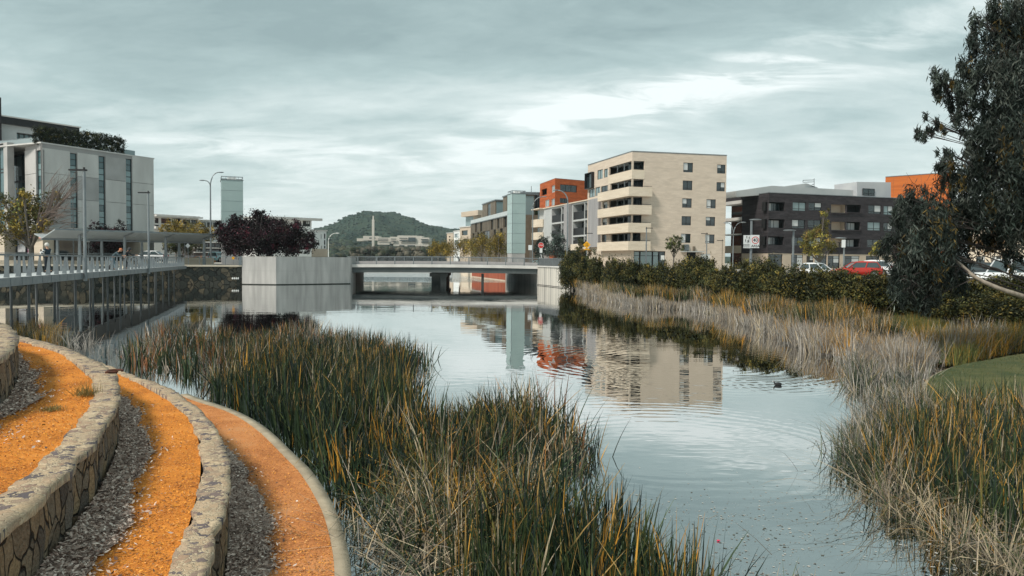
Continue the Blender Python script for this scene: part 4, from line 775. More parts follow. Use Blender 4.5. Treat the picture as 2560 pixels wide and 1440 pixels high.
def col():
    p=W(933,606,860); B=thing('monument_column',p,'slender pale stone column rising in front of the wooded hill','monument'); m=MB(); t=W(933,549,860); m.prism([(p.x-1.3,p.y-1.3),(p.x+1.3,p.y-1.3),(p.x+1.3,p.y+1.3),(p.x-1.3,p.y+1.3)],p.z-6,t.z); m.build('shaft',MATS['far_concrete'],B)
    m=MB(); m.prism([(p.x-.7,p.y-.7),(p.x+.7,p.y-.7),(p.x+.7,p.y+.7),(p.x-.7,p.y+.7)],t.z,t.z+4.2); m.build('finial',MATS['far_concrete'],B)
col()
# ============================================================ LEFT CONCRETE BUILDING
def hotel():
    A=X(105,97); Bp=X(385.5,112); F_=Fac(A,Bp); top=F_.uz(385,398)[1]; bot=F_.uz(300,575.5)[1]; g=2.4
    B=thing('concrete_building',(A.x,A.y,g),'pale precast concrete building with vertical glazed slots, shopfronts and a hedge on its roof','building')
    base=mat('precast_back',(.30,.29,.285),(.36,.35,.34),.4)
    Lr=Fac(X(109,97),X(67,100.5))
    st=[F_.R(*Z1(q)) for q in ((516,450,568,1002),(725,472,773,1002),(925,492,970,1010))]
    st=[(a,b,bot,d) for a,b,c_,d in st]; s0=Lr.R(*Z1((272,425,317,1000))); s0=(max(s0[0],.12),s0[1],bot,s0[3])
    m=MB(); F_.wall(m,(0,F_.len,bot,top),st,.3); Lr.wall(m,(0,Lr.len,bot,top-.05),[s0],.3)
    q=F_.p(F_.len,0); e=F_.p(F_.len,0,-18); m.poly((q.x,q.y,g),(e.x,e.y,g),(e.x,e.y,top),(q.x,q.y,top)); m.build('wall',base,B)
    # precast panels standing proud, joints between
    z1=F_.uz(383,230+680/2.939)[1]; z2=F_.uz(383,230+835/2.939)[1]; zz=[(bot,z2),(z2,z1),(z1,top-.55)]
    ed=[.12,st[0][0],st[0][1],st[1][0],st[1][1],st[2][0],st[2][1],F_.len]
    for k in range(0,8,2):
        for j,(a,b) in enumerate(zz): 
            m=MB(); bb=b if k<6 or j<2 else top; F_.box(m,(ed[k]+.04,ed[k+1]-.04,a+.03,bb-.03),.002,.09); m.build('precast_panel',concw if (k*2+j)%5 else conc,B)
    for a,b in zz: m=MB(); Lr.box(m,(s0[1]+.04,Lr.len-.05,a+.03,b-.03),.002,.09); m.build('precast_panel',conc,B)
    m=MB(); F_.box(m,(-.1,F_.len+.15,bot-.35,bot-.02),-1,.5); Lr.box(m,(0.3,Lr.len,bot-.35,bot-.02),-1,.5); m.build('ledge',concw,B)
    m=MB(); F_.box(m,(0,F_.len+.1,top-.02,top+.15),-18,.1); Lr.box(m,(.3,Lr.len,top-.03,top+.13),-.5,.1); m.build('roof',concw,B)
    tg=mat('teal_glass',(.05,.11,.12),rough=.07,spec=.9); tg2=mat('pale_teal_glass',(.20,.30,.31),rough=.1,spec=.8)
    for r in [s0]+st:
        FQ=Lr if r is s0 else F_; n=12; fr=win(B,FQ,r,.2,1,tuple(i/n for i in range(1,n)),pm=tg,blind=False,t=.07)
        for k in (2,3,6,7,9,10):
            m=MB(); a=r[2]+(r[3]-r[2])*(11-k)/n; m.poly(*[FQ.p(u,z,-.172) for u,z in ((r[0]+.09,a+.05),(r[1]-.09,a+.05),(r[1]-.09,a+(r[3]-r[2])/n-.05),(r[0]+.09,a+(r[3]-r[2])/n-.05))]); m.build('pane',tg2,fr)
    # recessed glazed bay and framed bay further along
    R2=Fac(X(70,103),X(22,107)); t2=R2.uz(40,375)[1]; hb=R2.R(23,385,66,571); hb=(0.3,hb[1],bot,hb[3])
    m=MB(); R2.wall(m,(0,R2.len,bot,t2),[hb],.4); m.build('bay_wall',conc,B); 
    win(B,R2,hb,.3,3,(.28,.30,.62,.64),pm=tg,blind=False,t=.16,name='glazed_bay')
    for y0,y1 in ((478,622),(668,745)):
        r=R2.R(*Z1((66,y0,146,y1))); m=MB(); R2.box(m,r,-.27,-.24); m.build('blind',tg2,B)
    R3=Fac(X(22,100),X(-60,106)); t3=R3.uz(8,357)[1]; hc=R3.R(-60,364,10,571); hc=(hc[0],R3.len-.4,bot,hc[3])
    m=MB(); R3.wall(m,(0,R3.len,bot,t3),[hc],.6); q=R3.p(0,0); e=R3.p(0,0,-.8); m.poly((q.x,q.y,bot),(e.x,e.y,bot),(e.x,e.y,t3),(q.x,q.y,t3)); m.build('bay_frame',conc,B)
    win(B,R3,hc,.3,5,(.3,.34,.66,.7),pm=tg,blind=False,t=.14,name='glazed_bay')
    # shopfronts
    for pa,pb,F2,dd in ((112,350,F_,3),(372,384,F_,3)): r=F2.R(pa,584,pb,660); m=MB(); F2.box(m,(r[0],r[1],g,bot-.36),-3.2,-3); m.build('shop_glazing',glass,B)
    r=Lr.R(12,584,108,660); Ls=Fac(X(112,97.5),X(-60,107)); 
    m=MB(); Ls.box(m,(0.2,Ls.len,g,bot-.36),-1.6,-1.4); m.build('shop_glazing',glass,B)
    for pa,pb in ((85,107),(-8,11)): r=Ls.R(pa,590,pb,640); m=MB(); Ls.box(m,(r[0],r[1],g,bot-.36),-1.39,.0); m.build('stone_pier',creamb,B)
    r=F_.R(350,590,371,640); m=MB(); F_.box(m,(r[0],r[1],g,bot-.36),-2.9,0); m.build('stone_pier',creamb,B)
    pk=mat('pink_sign',(.62,.30,.32),(.7,.42,.36),2); 
    for pa,pb,ya,yb in ((110,172,590,597),(331,350,597,603),(375,384,598,604)): r=F_.R(pa,ya,pb,yb); m=MB(); F_.box(m,r,-2.9,-.6); m.build('shop_sign',pk,B)
    r=F_.R(134,605,145,613); m=MB(); F_.box(m,r,-2.9,-2.7); m.build('hanging_sign',mat('amber_sign',(.5,.25,.1)),B)
    r=Ls.R(14,596,40,630); m=MB(); Ls.box(m,r,-1.39,-1.3); m.build('shop_poster',mat('poster_grey',(.32,.32,.34),(.6,.6,.6),.5,lo=.45,hi=.55),B)
    r=Ls.R(43,597,73,634); m=MB(); Ls.box(m,r,-1.39,-1.3); m.build('shop_poster',mat('poster_magenta',(.30,.06,.14),(.55,.5,.53),.45,lo=.48,hi=.52),B)
    for px in (17,40,62): r=Ls.R(px-1,588,px+1,640); m=MB(); Ls.box(m,(r[0],r[1],g,r[3]),-1.29,-1.2); m.build('mullion',black,B)
    # rooftop penthouse, slab, balustrade
    P=Fac(X(197,114),X(3,105)); zt=P.uz(10,291)[1]; zs=P.uz(60,317)[1]
    hp=P.R(42,334,92,373); m=MB(); P.wall(m,(.5,P.len,t2-2,zs),[(hp[0],hp[1],t2-1.5,hp[3])],.9); m.build('penthouse_wall',concl,B); win(B,P,(hp[0],hp[1],t2-1.5,hp[3]),.8,4,pm=tg,blind=False,t=.12)
    m=MB(); P.box(m,(0,P.len,zs+.01,zt-.12),-8,.6); m.build('roof_fascia',black,B); m=MB(); P.box(m,(-.15,P.len+.15,zt-.119,zt+.05),-8.2,.8); m.build('roof_edge',concw,B)
    m=MB(); P.box(m,(P.len+.1,P.len+.6,10,P.uz(3,247)[1]),-5,.9); m.build('flue_wall',darkb,B)
    G_=Fac(X(93,99.5),X(0,103)); r=G_.R(0,348,93,372); m=MB(); G_.box(m,(0,G_.len,t2,r[3]),-.03,0); q=m.build('glass_balustrade',mat('balustrade_glass',(.25,.30,.31),rough=.1,spec=.8),B); m=MB(); G_.box(m,(0,G_.len,r[3],r[3]+.06),-.06,.03); m.build('handrail',steel,q)
    r=F_.R(318,374,349,392); m=MB(); F_.box(m,(r[0],r[1],top+.16,r[3]),-1.0,-.97); m.build('glass_balustrade',glassl,B)
    return F_,top,B
HF,Htop,HB=hotel()
# ============================================================ lift towers clad in glass
def tower(label,px0,px1,d,ytop,yrail,dd,side,g,ybx):
    a=X(px0,d); b=X(px1,d+dd); F_=Fac(a,b); w=F_.len; zt=F_.uz(px0,ytop)[1]; zb=F_.uz(px0,ybx)[1]; o=thing('lift_tower',((a.x+b.x)/2,a.y+w/2,g),label,'tower','glass clad lift towers')
    m=MB(); F_.box(m,(0,w,zb,zt),-w*1.3,0); m.build('glass_shaft',teal,o)
    n=6; m=MB()
    for k in range(1,n): z=zb+(zt-zb)*k/n; F_.box(m,(-.012,w+.012,z,z+.035),-w*1.31,.012)
    F_.box(m,(.06,.10,zb,zt),.0,.02) if side else None
    m.build('panel_joint',steel,o)
    m=MB(); F_.box(m,(.05,w-.05,g-2 if False else g,zb),-w*1.25,-.04); m.build('concrete_base',conc,o)
    m=MB(); F_.box(m,(-.06,w+.06,zt,zt+.1),-w*1.32,.05); m.build('cap',steeld,o)
    zr=F_.uz(px0,yrail)[1]; m=MB()
    for u in np.linspace(.05,w-.05,6): F_.box(m,(u-.02,u+.02,zt+.1,zr),-.08,-.04); F_.box(m,(u-.02,u+.02,zt+.1,zr),-w*1.2,-w*1.2+.04)
    for z in (zr,zt+.45): F_.box(m,(0,w,z-.03,z+.02),-.09,-.03); F_.box(m,(0,w,z-.03,z+.02),-w*1.21,-w*1.2+.05); F_.box(m,(0,.05,z-.03,z+.02),-w*1.19,-.1); F_.box(m,(w-.05,w,z-.03,z+.02),-w*1.19,-.1)
    m.build('roof_rail',steel,o)
    m=MB(); F_.box(m,(w*.3,w*.7,zt+.1,zt+.55),-w*.8,-w*.3); m.build('roof_unit',white,o)
tower('grey green glass lift tower standing behind the purple leaved trees',554,608.5,112,449,440,1.15,False,2.4,607)
tower('tall pale teal glass lift tower at the right end of the bridge',1279,1313,122,484,476,.6,True,2.1,633)
# ============================================================ WATERSIDE WALLS
rubble=stone_mat('rubble_stone',[(.02,.025,.022),(.065,.065,.055),(.03,.036,.033),(.16,.13,.09),(.04,.045,.038)],(.012,.013,.012),1.7,edge=.05,bump=.15,st=(1,1,1),dist=.3)
def walls():
    a=X(-200,82.6); b=X(604.5,96.7); F_=Fac(a,b); o=thing('rubble_wall',(b.x,b.y,0),'dark irregular rubble stone wall of the quay under the footbridge','wall')
    m=MB(); F_.box(m,(0,F_.len,-1.5,2.25),-.5,.25); m.build('stone_face',rubble,o); m=MB(); F_.box(m,(0,F_.len,2.251,2.45),-1.0,.32); m.build('coping',creamb,o)
    # four white bird-shaped marks low on the wall
    for k in range(4):
        p=F_.p(*F_.uz(581+k*4.6,696.5),.30); s=thing('wall_outlet',p,'small white rounded outlet low on the rubble wall beside the planter','outlet','row of white outlets on the rubble wall')
        m=MB(); m.ball(p,.10,7,5,(1,.7,1)); m.ball((p.x+.03,p.y,p.z+.14),.06,6,4); m.tube([(p.x-.16,p.y,p.z+.1),(p.x,p.y,p.z)],[.015,.05],5); m.build('outlet_nozzle',white,s)
    a=X(604.8,96.4); c=X(690,95.9); d=X(876,102.2); zt=(W(690,641.5,95.9).z); o=thing('planter_wall',(c.x,c.y,0),'big angular concrete planter wall rising from the water beneath the purple trees','planter')
    pl=[(a.x,a.y),(c.x,c.y),(d.x,d.y),(d.x+.0,d.y+3.5),(a.x+1,a.y+9)]; m=MB(); m.prism(pl,-1.5,zt); m.build('concrete_wall',mat('planter_concrete',(.35,.34,.33),(.49,.475,.46),.9,bump=.004,bsc=5,st=(1.6,1.6,.22),det=8),o)
    inn=[(a.x+.5,a.y+.6),(c.x+.1,c.y+.6),(d.x-.6,d.y+.5),(d.x-.6,d.y+3.2),(a.x+1.4,a.y+8)]; m=MB(); m.prism(inn,zt+.004,zt+.03); m.build('planting_soil',soil,o)
    F1=Fac(a,c); F2=Fac(c,d); mm=MB()
    for Fx,us in ((F1,(1.7,3.3)),(F2,np.arange(1.9,F2.len,2.05))):
        for u in us: Fx.box(mm,(u,u+.014,.05,zt),.0,.004)
        Fx.box(mm,(0,Fx.len,1.75,1.763),.0,.003)
    mm.build('formwork_joint',mat('joint_grey',(.25,.245,.24)),o); mm=MB()  # thin grey strips mark the formwork joints
    for Fx in (F1,F2): Fx.box(mm,(0,Fx.len,-.05,.10),.0,.012)
    mm.build('water_stain',mat('wet_line',(.03,.035,.03)),o)
    # rust red and beige sheet walls seen under the bridge
    a=X(1265,120.6); b=X(1181,148); F3=Fac(a,b); o=thing('sheet_pile_wall',(a.x,a.y,0),'rust red retaining wall along the water seen beneath the bridge','wall'); m=MB(); F3.box(m,(0,F3.len,-1.5,2.35),-.4,.1); m.build('rust_face',mat('rust',(.26,.06,.03),(.34,.09,.045),.8,st=(1,1,.15)),o); m=MB(); F3.box(m,(0,F3.len,2.351,2.5),-.5,.2); m.build('coping',conc,o)
    m=MB(); F3.box(m,(0,F3.len,-.1,.22),.1,.115); m.build('pale_waterline',tanm,o)
    a=b; b=X(1153,168); F4=Fac(a,b); o=thing('retaining_wall',(a.x,a.y,0),'short beige retaining wall just beyond the rust red one','wall'); m=MB(); F4.box(m,(0,F4.len,-1.5,2.6),-.4,.1); m.build('rendered_face',creamb,o)
    a=X(1346.5,103.9); b=X(1430,91.2); F5=Fac(a,b); o=thing('wing_wall',(a.x,a.y,0),'streaked pale concrete wing wall with grey panel fence beside the bridge','wall'); m=MB(); F5.box(m,(0,F5.len+1,-1.5,2.5),-.5,.12)
    sm=mat('streaked_concrete',(.24,.235,.22),(.55,.52,.47),.9,st=(3.2,3.2,.12),lo=.32,hi=.55); m.build('concrete_wall',sm,o); m=MB()
    for k in range(int(F5.len)+1): F5.box(m,(k+.02,k+.98,2.501,2.66),-.3,.26)
    m.build('coping',concw,o); m=MB(); F5.box(m,(0.05,F5.len+.9,2.67,3.62),-.06,-.02); q=m.build('panel_fence',mat('fence_grey',(.10,.105,.11),(.13,.135,.14),1),o); m=MB()
    for k in np.arange(0.05,F5.len+.9,.22): F5.box(m,(k,k+.05,2.67,3.62),-.019,.02)
    F5.box(m,(0,F5.len+.9,3.621,3.68),-.08,.03); m.build('fence_rib',steeld,q)
    m=MB(); F5.box(m,(0,F5.len,.05,.12),.12,.135); m.build('water_mark',dark,o)
walls()
# ============================================================ ROAD BRIDGE
def bridge():
    a=X(868,103.2); b=X(1347,103.9); F_=Fac(a,b); Lb=F_.len; o=thing('road_bridge',(a.x,a.y,2),'concrete road bridge with grey railings crossing the channel','bridge')
    mxs=Lb/2
    def arch(mb,z0,z1,w0,w1,cam=.10):
        n=12
        for k in range(n):
            u0,u1=Lb*k/n,Lb*(k+1)/n; e=lambda u:cam*(1-((u-mxs)/mxs)**2)
            P=F_.p; mb.hexa([P(u0,z0+e(u0),w1),P(u1,z0+e(u1),w1),P(u1,z0+e(u1),w0),P(u0,z0+e(u0),w0),P(u0,z1+e(u0),w1),P(u1,z1+e(u1),w1),P(u1,z1+e(u1),w0),P(u0,z1+e(u0),w0)])
    m=MB(); arch(m,2.22,2.62,-.5,.18); m.build('kerb_beam',concw,o)
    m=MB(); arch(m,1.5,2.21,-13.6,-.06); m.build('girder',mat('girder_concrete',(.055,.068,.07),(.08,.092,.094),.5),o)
    m=MB(); arch(m,2.215,2.35,-13.9,-.51); m.build('deck',asphalt,o)
    m=MB(); arch(m,2.36,3.05,-2.9,-2.6); m.build('traffic_barrier',mat('pinkish_concrete',(.42,.39,.39),(.5,.47,.46),.5),o)
    m=MB(); arch(m,2.22,2.62,-14.4,-13.91); m.build('kerb_beam',concw,o)
    zr=3.62
    for w,nm,sc_ in ((-.08,'near',1),(-14.1,'far',1)):
        m=MB(); arch(m,zr,zr+.07,w-.05,w+.05); arch(m,2.72,2.76,w-.025,w+.025)
        for u in np.arange(.1,Lb,.16): e=.1*(1-((u-mxs)/mxs)**2); F_.box(m,(u,u+.025,2.62+e,zr+e),w-.012,w+.012)
        m.build('railing',steel,o)
        for k in range(10 if nm=='near' else 6):
            u=.6+(Lb-.9)*(k+.3)/(10 if nm=='near' else 6); e=.1*(1-((u-mxs)/mxs)**2); m=MB(); F_.box(m,(u,u+.13,2.6+e,zr+.02+e),w-.07,w+.07); m.build('railing_post',steeld,o)
    # pier with its headstock
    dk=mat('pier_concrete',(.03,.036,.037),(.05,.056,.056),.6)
    for px,w,nm in ((1076,2.3,'pier'),(1203,.35,'pier')):
        u=F_.uz(px,700)[0]; m=MB()
        if w>1: F_.box(m,(u,u+1.9,-1.5,1.0),-13,-2); F_.box(m,(u-.25,u+2.1,1.0,1.5),-13.4,-1.6); F_.box(m,(u+1.2,u+2.3,1.05,1.5),-1.59,-.7); F_.box(m,(u+1.3,u+2.1,-1.5,1.04),-1.58,-.9)
        else: F_.box(m,(u,u+.36,-1.5,1.5),-.9,-.5)
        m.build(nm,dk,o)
    u=F_.uz(1265,690)[0]; m=MB(); m.prism([tuple(q[:2]) for q in (F_.p(Lb-.05,0,-.3),F_.p(Lb-.05,0,-15),X(1265.5,120))],-1.5,1.49); m.build('abutment',mat('abutment_concrete',(.16,.165,.16),(.26,.26,.25),.9,st=(2,2,.2)),o)
    m=MB(); F_.box(m,(-3,-.1,-1.5,1.5),-14,-3.7); m.build('abutment',MATS['abutment_concrete'],o)
bridge()
def jetty():
    a=X(840,186); b=X(1130,186); F_=Fac(a,b); o=thing('jetty',(a.x,a.y,0),'low jetty on dark posts across the lake seen under the bridge','jetty'); z0=F_.uz(950,682.6)[1]; m=MB(); F_.box(m,(0,F_.len,z0,z0+.5),-2.5,0); m.build('deck',concl,o)
    for px in (921,931,991,1054): u=F_.uz(px,684)[0]; m=MB(); F_.box(m,(u,u+.45,-1.5,z0),-.5,-.1); m.build('jetty_post',black,o)
    m=MB(); F_.box(m,(0,F_.len,.12,.22),-.4,-.3); m.build('boom',concl,o)
jetty()
# ============================================================ FOOTBRIDGE
def footbridge():
    A=X(0,31.0); E=X(466,92.5); d=(E-A); A2=A-d*.09; L=(E-A2).length; u=(E-A2)/L; nrm=Vector((-u.y,u.x,0)); nrm=nrm if nrm.x<0 else -nrm
    wd=3.0; o=thing('footbridge',(A2.x,A2.y,0),'long straight pedestrian bridge of pale grey steel on thin paired piles','footbridge')
    zd=lambda s:2.45-.10*s/L
    def P(s,z,w): q=A2+u*s+nrm*w; return Vector((q.x,q.y,zd(s)+z))
    n=24
    def run(mb,z0,z1,w0,w1):
        mb.hexa([P(0,z0,w0),P(L,z0,w0),P(L,z0,w1),P(0,z0,w1),P(0,z1,w0),P(L,z1,w0),P(L,z1,w1),P(0,z1,w1)])
    m=MB(); run(m,-.06,0,.06,wd-.06); m.build('deck',mat('deck_boards',(.42,.44,.44),(.5,.52,.52),3,st=(1,1,1)),o)
    for w0,w1 in ((0,.055),(wd-.055,wd)): m=MB(); run(m,-.34,.03,w0,w1); m.build('edge_beam',steel,o)
    m=MB(); 
    for s in np.arange(1,L,1.5): m.hexa([P(s,-.33,-.01),P(s+.05,-.33,-.01),P(s+.05,-.33,.0),P(s,-.33,.0),P(s,.02,-.01),P(s+.05,.02,-.01),P(s+.05,.02,0),P(s,.02,0)])
    m.build('beam_joint',steeld,o)
    m=MB(); run(m,-.30,-.07,.06,wd-.06); m.build('shade_slab',mat('soffit_shade',(.02,.024,.026),(.035,.04,.042),1),o)  # slab added below the deck; the underside's shade is put into its colour
    for w,t in ((.10,0),(wd-.10,1)):
        m=MB(); run(m,.98,1.04,w-.05,w+.05); m.build('handrail',steel,o)
        sg=1 if w<1 else -1
        s=1.0; k=0
        while s<L-.3:
            h=.975; m=MB(); tb=.20; tt=.055   # fin: wide at the foot, narrow at the rail, set across the deck
            m.hexa([P(s,.035,w-.05*sg),P(s+.06,.035,w-.05*sg),P(s+.06,.035,w+.16*sg),P(s,.035,w+.16*sg),P(s,h,w-.04*sg),P(s+.06,h,w-.04*sg),P(s+.06,h,w+.03*sg),P(s,h,w+.03*sg)]); m.build('railing_fin',steel if k%1==0 else steeld,o); s+=1.5; k+=1
    for s in np.arange(2.6,L-3,4.3):
        for w in (.5,wd-.5): p=P(s,-.3,w); m=MB(); m.tube([(p.x,p.y,-1.5),p],.065,8); m.tube([(p.x,p.y,-.02),(p.x,p.y,.06)],.09,8); m.build('pile',mat('pile_steel',(.055,.062,.066),(.12,.13,.135),1.5,st=(1,1,.3),metal=.2,rough=.45),o)
    return P,L,wd,o
FP,FLn,FW,FB=footbridge()
# ============================================================ PERGOLA
def pergola():
    h1=X(543,100); h2=X(140,84.5); F_=Fac(h2,h1); L=F_.len; o=thing('pergola',(h1.x,h1.y,2.4),'long tilted pale steel pergola roof on tapering posts behind the footbridge','pergola')
    zh=W(543,585,100).z; zl=zh-.95; w=3.6
    m=MB()
    for k in range(4):
        a,b=L*k/4,L*(k+1)/4-.06; P=F_.p
        m.hexa([P(a,zh-.12,0),P(b,zh-.12,0),P(b,zl-.12,-w),P(a,zl-.12,-w),P(a,zh,0),P(b,zh,0),P(b,zl,-w),P(a,zl,-w)])
        m.hexa([P(a,zl-.13,-w-.001),P(b,zl-.13,-w-.001),P(b,zl+.35,-w-2.2),P(a,zl+.35,-w-2.2),P(a,zl-.01,-w-.001),P(b,zl-.01,-w-.001),P(b,zl+.47,-w-2.2),P(a,zl+.47,-w-2.2)])
    m.build('roof_sheet',mat('pergola_roof',(.30,.33,.345),(.36,.39,.40),.4,rough=.5),o)
    m=MB(); F_.box(m,(-.1,L+.1,zh-.16,zh-.0),.0,.10); F_.box(m,(-.1,L+.1,zl-.3,zl-.14),-w-.1,-w+.1); m.build('edge_beam',steel,o)
    for px,row in ((527,0),(431,0),(328,0),(215,0),(485,1),(391,1),(290,1),(178,1)):
        u=F_.uz(px,620)[0]; ww=-1.6 if row==0 else -w; zz=zh-.16-(zh-zl)*1.6/w if row==0 else zl-.3
        if row: q=F_.p(u,0,-w); v=ray(px,620); 
        m=MB(); a=F_.p(u,2.4,ww); b=F_.p(u,zz,ww); s=.19; t=.12
        m.hexa([(a.x-s,a.y-.1,2.4),(a.x+s,a.y-.1,2.4),(a.x+s,a.y+.1,2.4),(a.x-s,a.y+.1,2.4),(b.x-t,b.y-.1,zz),(b.x+t,b.y-.1,zz),(b.x+t,b.y+.1,zz),(b.x-t,b.y+.1,zz)])
        if row==0: m.bar((b.x,b.y,zz-.1),F_.p(u+.3,zh-.17,-.05),.14,.14)
        m.build('tapered_post',steel,o)
pergola()
# rail on the quay between footbridge and planter
def quayrail():
    a=X(462,93.6); b=X(603,96.1); F_=Fac(a,b); o=thing('quay_railing',(a.x,a.y,2.45),'plain grey steel railing on the quay edge between footbridge and planter','railing'); zt=3.52
    m=MB(); F_.box(m,(0,F_.len,zt,zt+.05),-.35,-.28); m.build('handrail',steel,o)
    for px in (470,498,530,563,598): u=F_.uz(px,650)[0]; m=MB(); F_.box(m,(u,u+.07,2.45,zt),-.34,-.29); m.build('railing_post',steeld,o)
    u=F_.uz(600,650)[0]; m=MB(); F_.box(m,(u-.15,u+.2,2.45,zt),-.5,-.2); m.build('end_panel',steel,o)
    # block wall and low ledge behind
    a=X(455,101); b=X(535,103); F2=Fac(a,b); o=thing('low_wall',(a.x,a.y,2.4),'low pale stone block wall behind the pergola posts','wall'); m=MB(); F2.box(m,(0,F2.len,2.4,2.4+.95),-.3,0); m.build('blockwork',creamb,o)
    a=X(-100,88); b=X(330,97); F2=Fac(a,b); o=thing('seat_wall',(a.x,a.y,2.4),'long low pale seat wall on the promenade behind the footbridge','seat wall'); m=MB(); F2.box(m,(0,F2.len,2.4,2.85),-.5,0); m.build('seat_block',creamb,o)
    a=X(-100,87); b=X(455,97.5); F2=Fac(a,b); o=thing('promenade_railing',(a.x,a.y,2.4),'pale horizontal rail along the promenade behind the footbridge','railing'); m=MB(); F2.box(m,(0,F2.len,3.68,3.75),-.04,.04); F2.box(m,(0,F2.len,3.4,3.44),-.03,.03); m.build('handrail',steel,o)
    for k in range(14): m=MB(); u=k*F2.len/13.2; F2.box(m,(u,u+.07,2.4,3.68),-.04,.04); m.build('railing_post',steeld,o)
quayrail()
# ============================================================ LAMPS AND SIGNS
def lamp(name,label,px,ybase,ytop,d,kind,arm=1,group='street lamps',r=.09,g=None,zb=None,col=None):
    b=W(px,ybase,d); zt=zof(px,ytop,d); z0=zb if zb is not None else (g if g is not None else b.z); o=thing(name,(b.x,b.y,z0),label,'street lamp',group)
    x,y=b.x,b.y; c=col or steel
    if kind=='flat':
        m=MB(); m.tube([(x,y,z0),(x,y,zt)],[r,r*.75],10); m.build('pole',c,o)
        w=.75; m=MB(); m.box(x-w*(arm>0 and .2 or .8) if False else (x-.85 if arm<0 else x-.1),(x+.12 if arm<0 else x+.85),y-.12,y+.12,zt,zt+.09); m.build('lamp_head',black,o); m=MB(); m.box(x-.04,x+.04,y-.04,y+.04,zt+.09,zt+.2); m.build('light_sensor',black,o)
    if kind=='disc':
        m=MB(); m.tube([(x,y,z0),(x,y,zt)],[r*1.15,r],10); m.build('pole',c,o); m=MB(); cx=x+.45*arm; m.ball((cx,y,zt+.04),.75,16,8,(1,.6,.12)); m.build('lamp_head',c,o,True)
    if kind in('curve','twin'):
        m=MB(); m.tube([(x,y,z0),(x,y,z0+(zt-z0)*.5),(x,y,zt-1.6 if kind=='curve' else zt-1.9)],[r,r*.8,r*.65],10); m.build('pole',c,o)
        for s in ((arm,) if kind=='curve' else (1,-1)):
            R_=1.5 if kind=='curve' else (1.15 if s*arm>0 else .8); top=zt if s*arm>0 or kind=='curve' else (zt-1.1 if kind=='twin' and arm==1 else zt-.1); z1=zt-1.62 if kind=='curve' else zt-1.92
            pts=[(x+s*R_*(1-math.cos(t))*.95,y,z1+(top-z1)*math.sin(t)) for t in np.linspace(0,math.pi/2,8)]
            m=MB(); m.tube(pts,[r*.6]*4+[r*.5]*4,8); e=pts[-1]; q=m.build('arm',c,o,True); m=MB(); m.ball((e[0]+s*.35,y,top+.02),.42,10,6,(1,.45,.2)); m.build('lamp_head',c,q,True)
    return o
P_=FP
def on_bridge(px,w=-.12):
    # where the bridge edge meets the sight line of px
    best=min(np.linspace(0,FLn,1200),key=lambda s:abs((lambda q:1280+F*((q[0])*cr[0]+q[1]*cr[1])/(q[0]*cf[0]+q[1]*cf[1]))(FP(s,0,w))-px)); return FP(best,0,w)
for px,yt,lab in ((213,427,'nearer square-arm lamp post fixed to the footbridge edge in front of the concrete building'),(372,483,'farther square-arm lamp post on the footbridge beside the corner of the concrete building')):
    q=on_bridge(px+ (0)); lamp('lamp_post',lab,px,640,yt,q.y,'flat',-1,'footbridge lamp posts',.10,zb=q.z-.45)
lamp('lamp_post','slim grey lamp post behind the footbridge near the sparse golden tree',184,640,497,93,'flat',-1,'promenade lamp posts',.07,g=2.4,col=steeld)
lamp('street_lamp','tall double armed street lamp between concrete building and glass lift tower',527,650,431,104,'twin',1,'street lamps',.13,g=2.4)
lamp('street_lamp','tall street lamp with arm curving over beside the concrete fins of the cream flats',1418,640,476,110,'curve',-1,r=.15,g=2.1)
lamp('street_lamp','tall slender street lamp beside the pale teal lift tower',1331,640,492,118,'curve',1,r=.12,g=2.1)
lamp('lamp_post','square-arm lamp post in front of the stacked cream balconies',1615,660,571,104,'flat',1,'park lamps',.10,g=2.1)
lamp('lamp_post','square-arm lamp post by the white service door of the cream flats',1766,660,585,112,'flat',-1,'park lamps',.09,g=2.1)
lamp('lamp_post','thin lamp post at the stair beside the cream building corner',1805,660,602,120,'flat',-1,'park lamps',.05,g=2.1,col=brown)
lamp('street_lamp','short twin armed lamp between the cream and the dark brick buildings',1832,660,556,112,'twin',0.5,r=.09,g=2.1)
lamp('park_lamp','disc topped lamp pole carrying the 40 area sign',1876.5,665,550,90,'disc',1,'disc topped lamps',.13,g=2.0)
lamp('park_lamp','disc topped lamp pole in front of the dark brick building beside the white hatchback',1982,670,577,86,'disc',-1,'disc topped lamps',.11,g=2.0)
lamp('park_lamp','disc topped lamp pole with small white sign near the golden tree',2109,665,596,100,'disc',-1,'disc topped lamps',.10,g=2.0)
lamp('park_lamp','small disc topped lamp partly hidden by parked cars',2097,665,607,116,'disc',1,'disc topped lamps',.07,g=2.0,col=black)
lamp('park_lamp','pale lamp pole standing behind the gum tree foliage',2342,690,560,62,'disc',1,'disc topped lamps',.10,g=2.0)
lamp('lamp_post','short lamp behind the diamond warning sign',1466,640,584,108,'flat',1,'park lamps',.09,g=2.1)
lamp('street_lamp','white curved lamp standing on the shore before the far hill',821,640,583,150,'curve',1,r=.10,g=2.4,col=white)
def text(body,size,loc,m,parent,rz=0,nm='lettering',ext=.004,align='CENTER'):
    c=bpy.data.curves.new(nm,'FONT'); c.body=body; c.size=size; c.align_x=align; c.align_y='CENTER'; c.extrude=ext; c.resolution_u=3; c.materials.append(m); c.offset=size*.012
    o=bpy.data.objects.new(nm,c); COL.objects.link(o); o.parent=parent; o.location=Vector(loc)-ORG[parent.name]; o.rotation_euler=(math.pi/2,0,rz); bpy.context.view_layer.update(); me=bpy.data.meshes.new_from_object(o.evaluated_get(bpy.context.evaluated_depsgraph_get())); q=link(nm,me,parent); q.location=o.location; q.rotation_euler=o.rotation_euler; bpy.data.objects.remove(o); return q
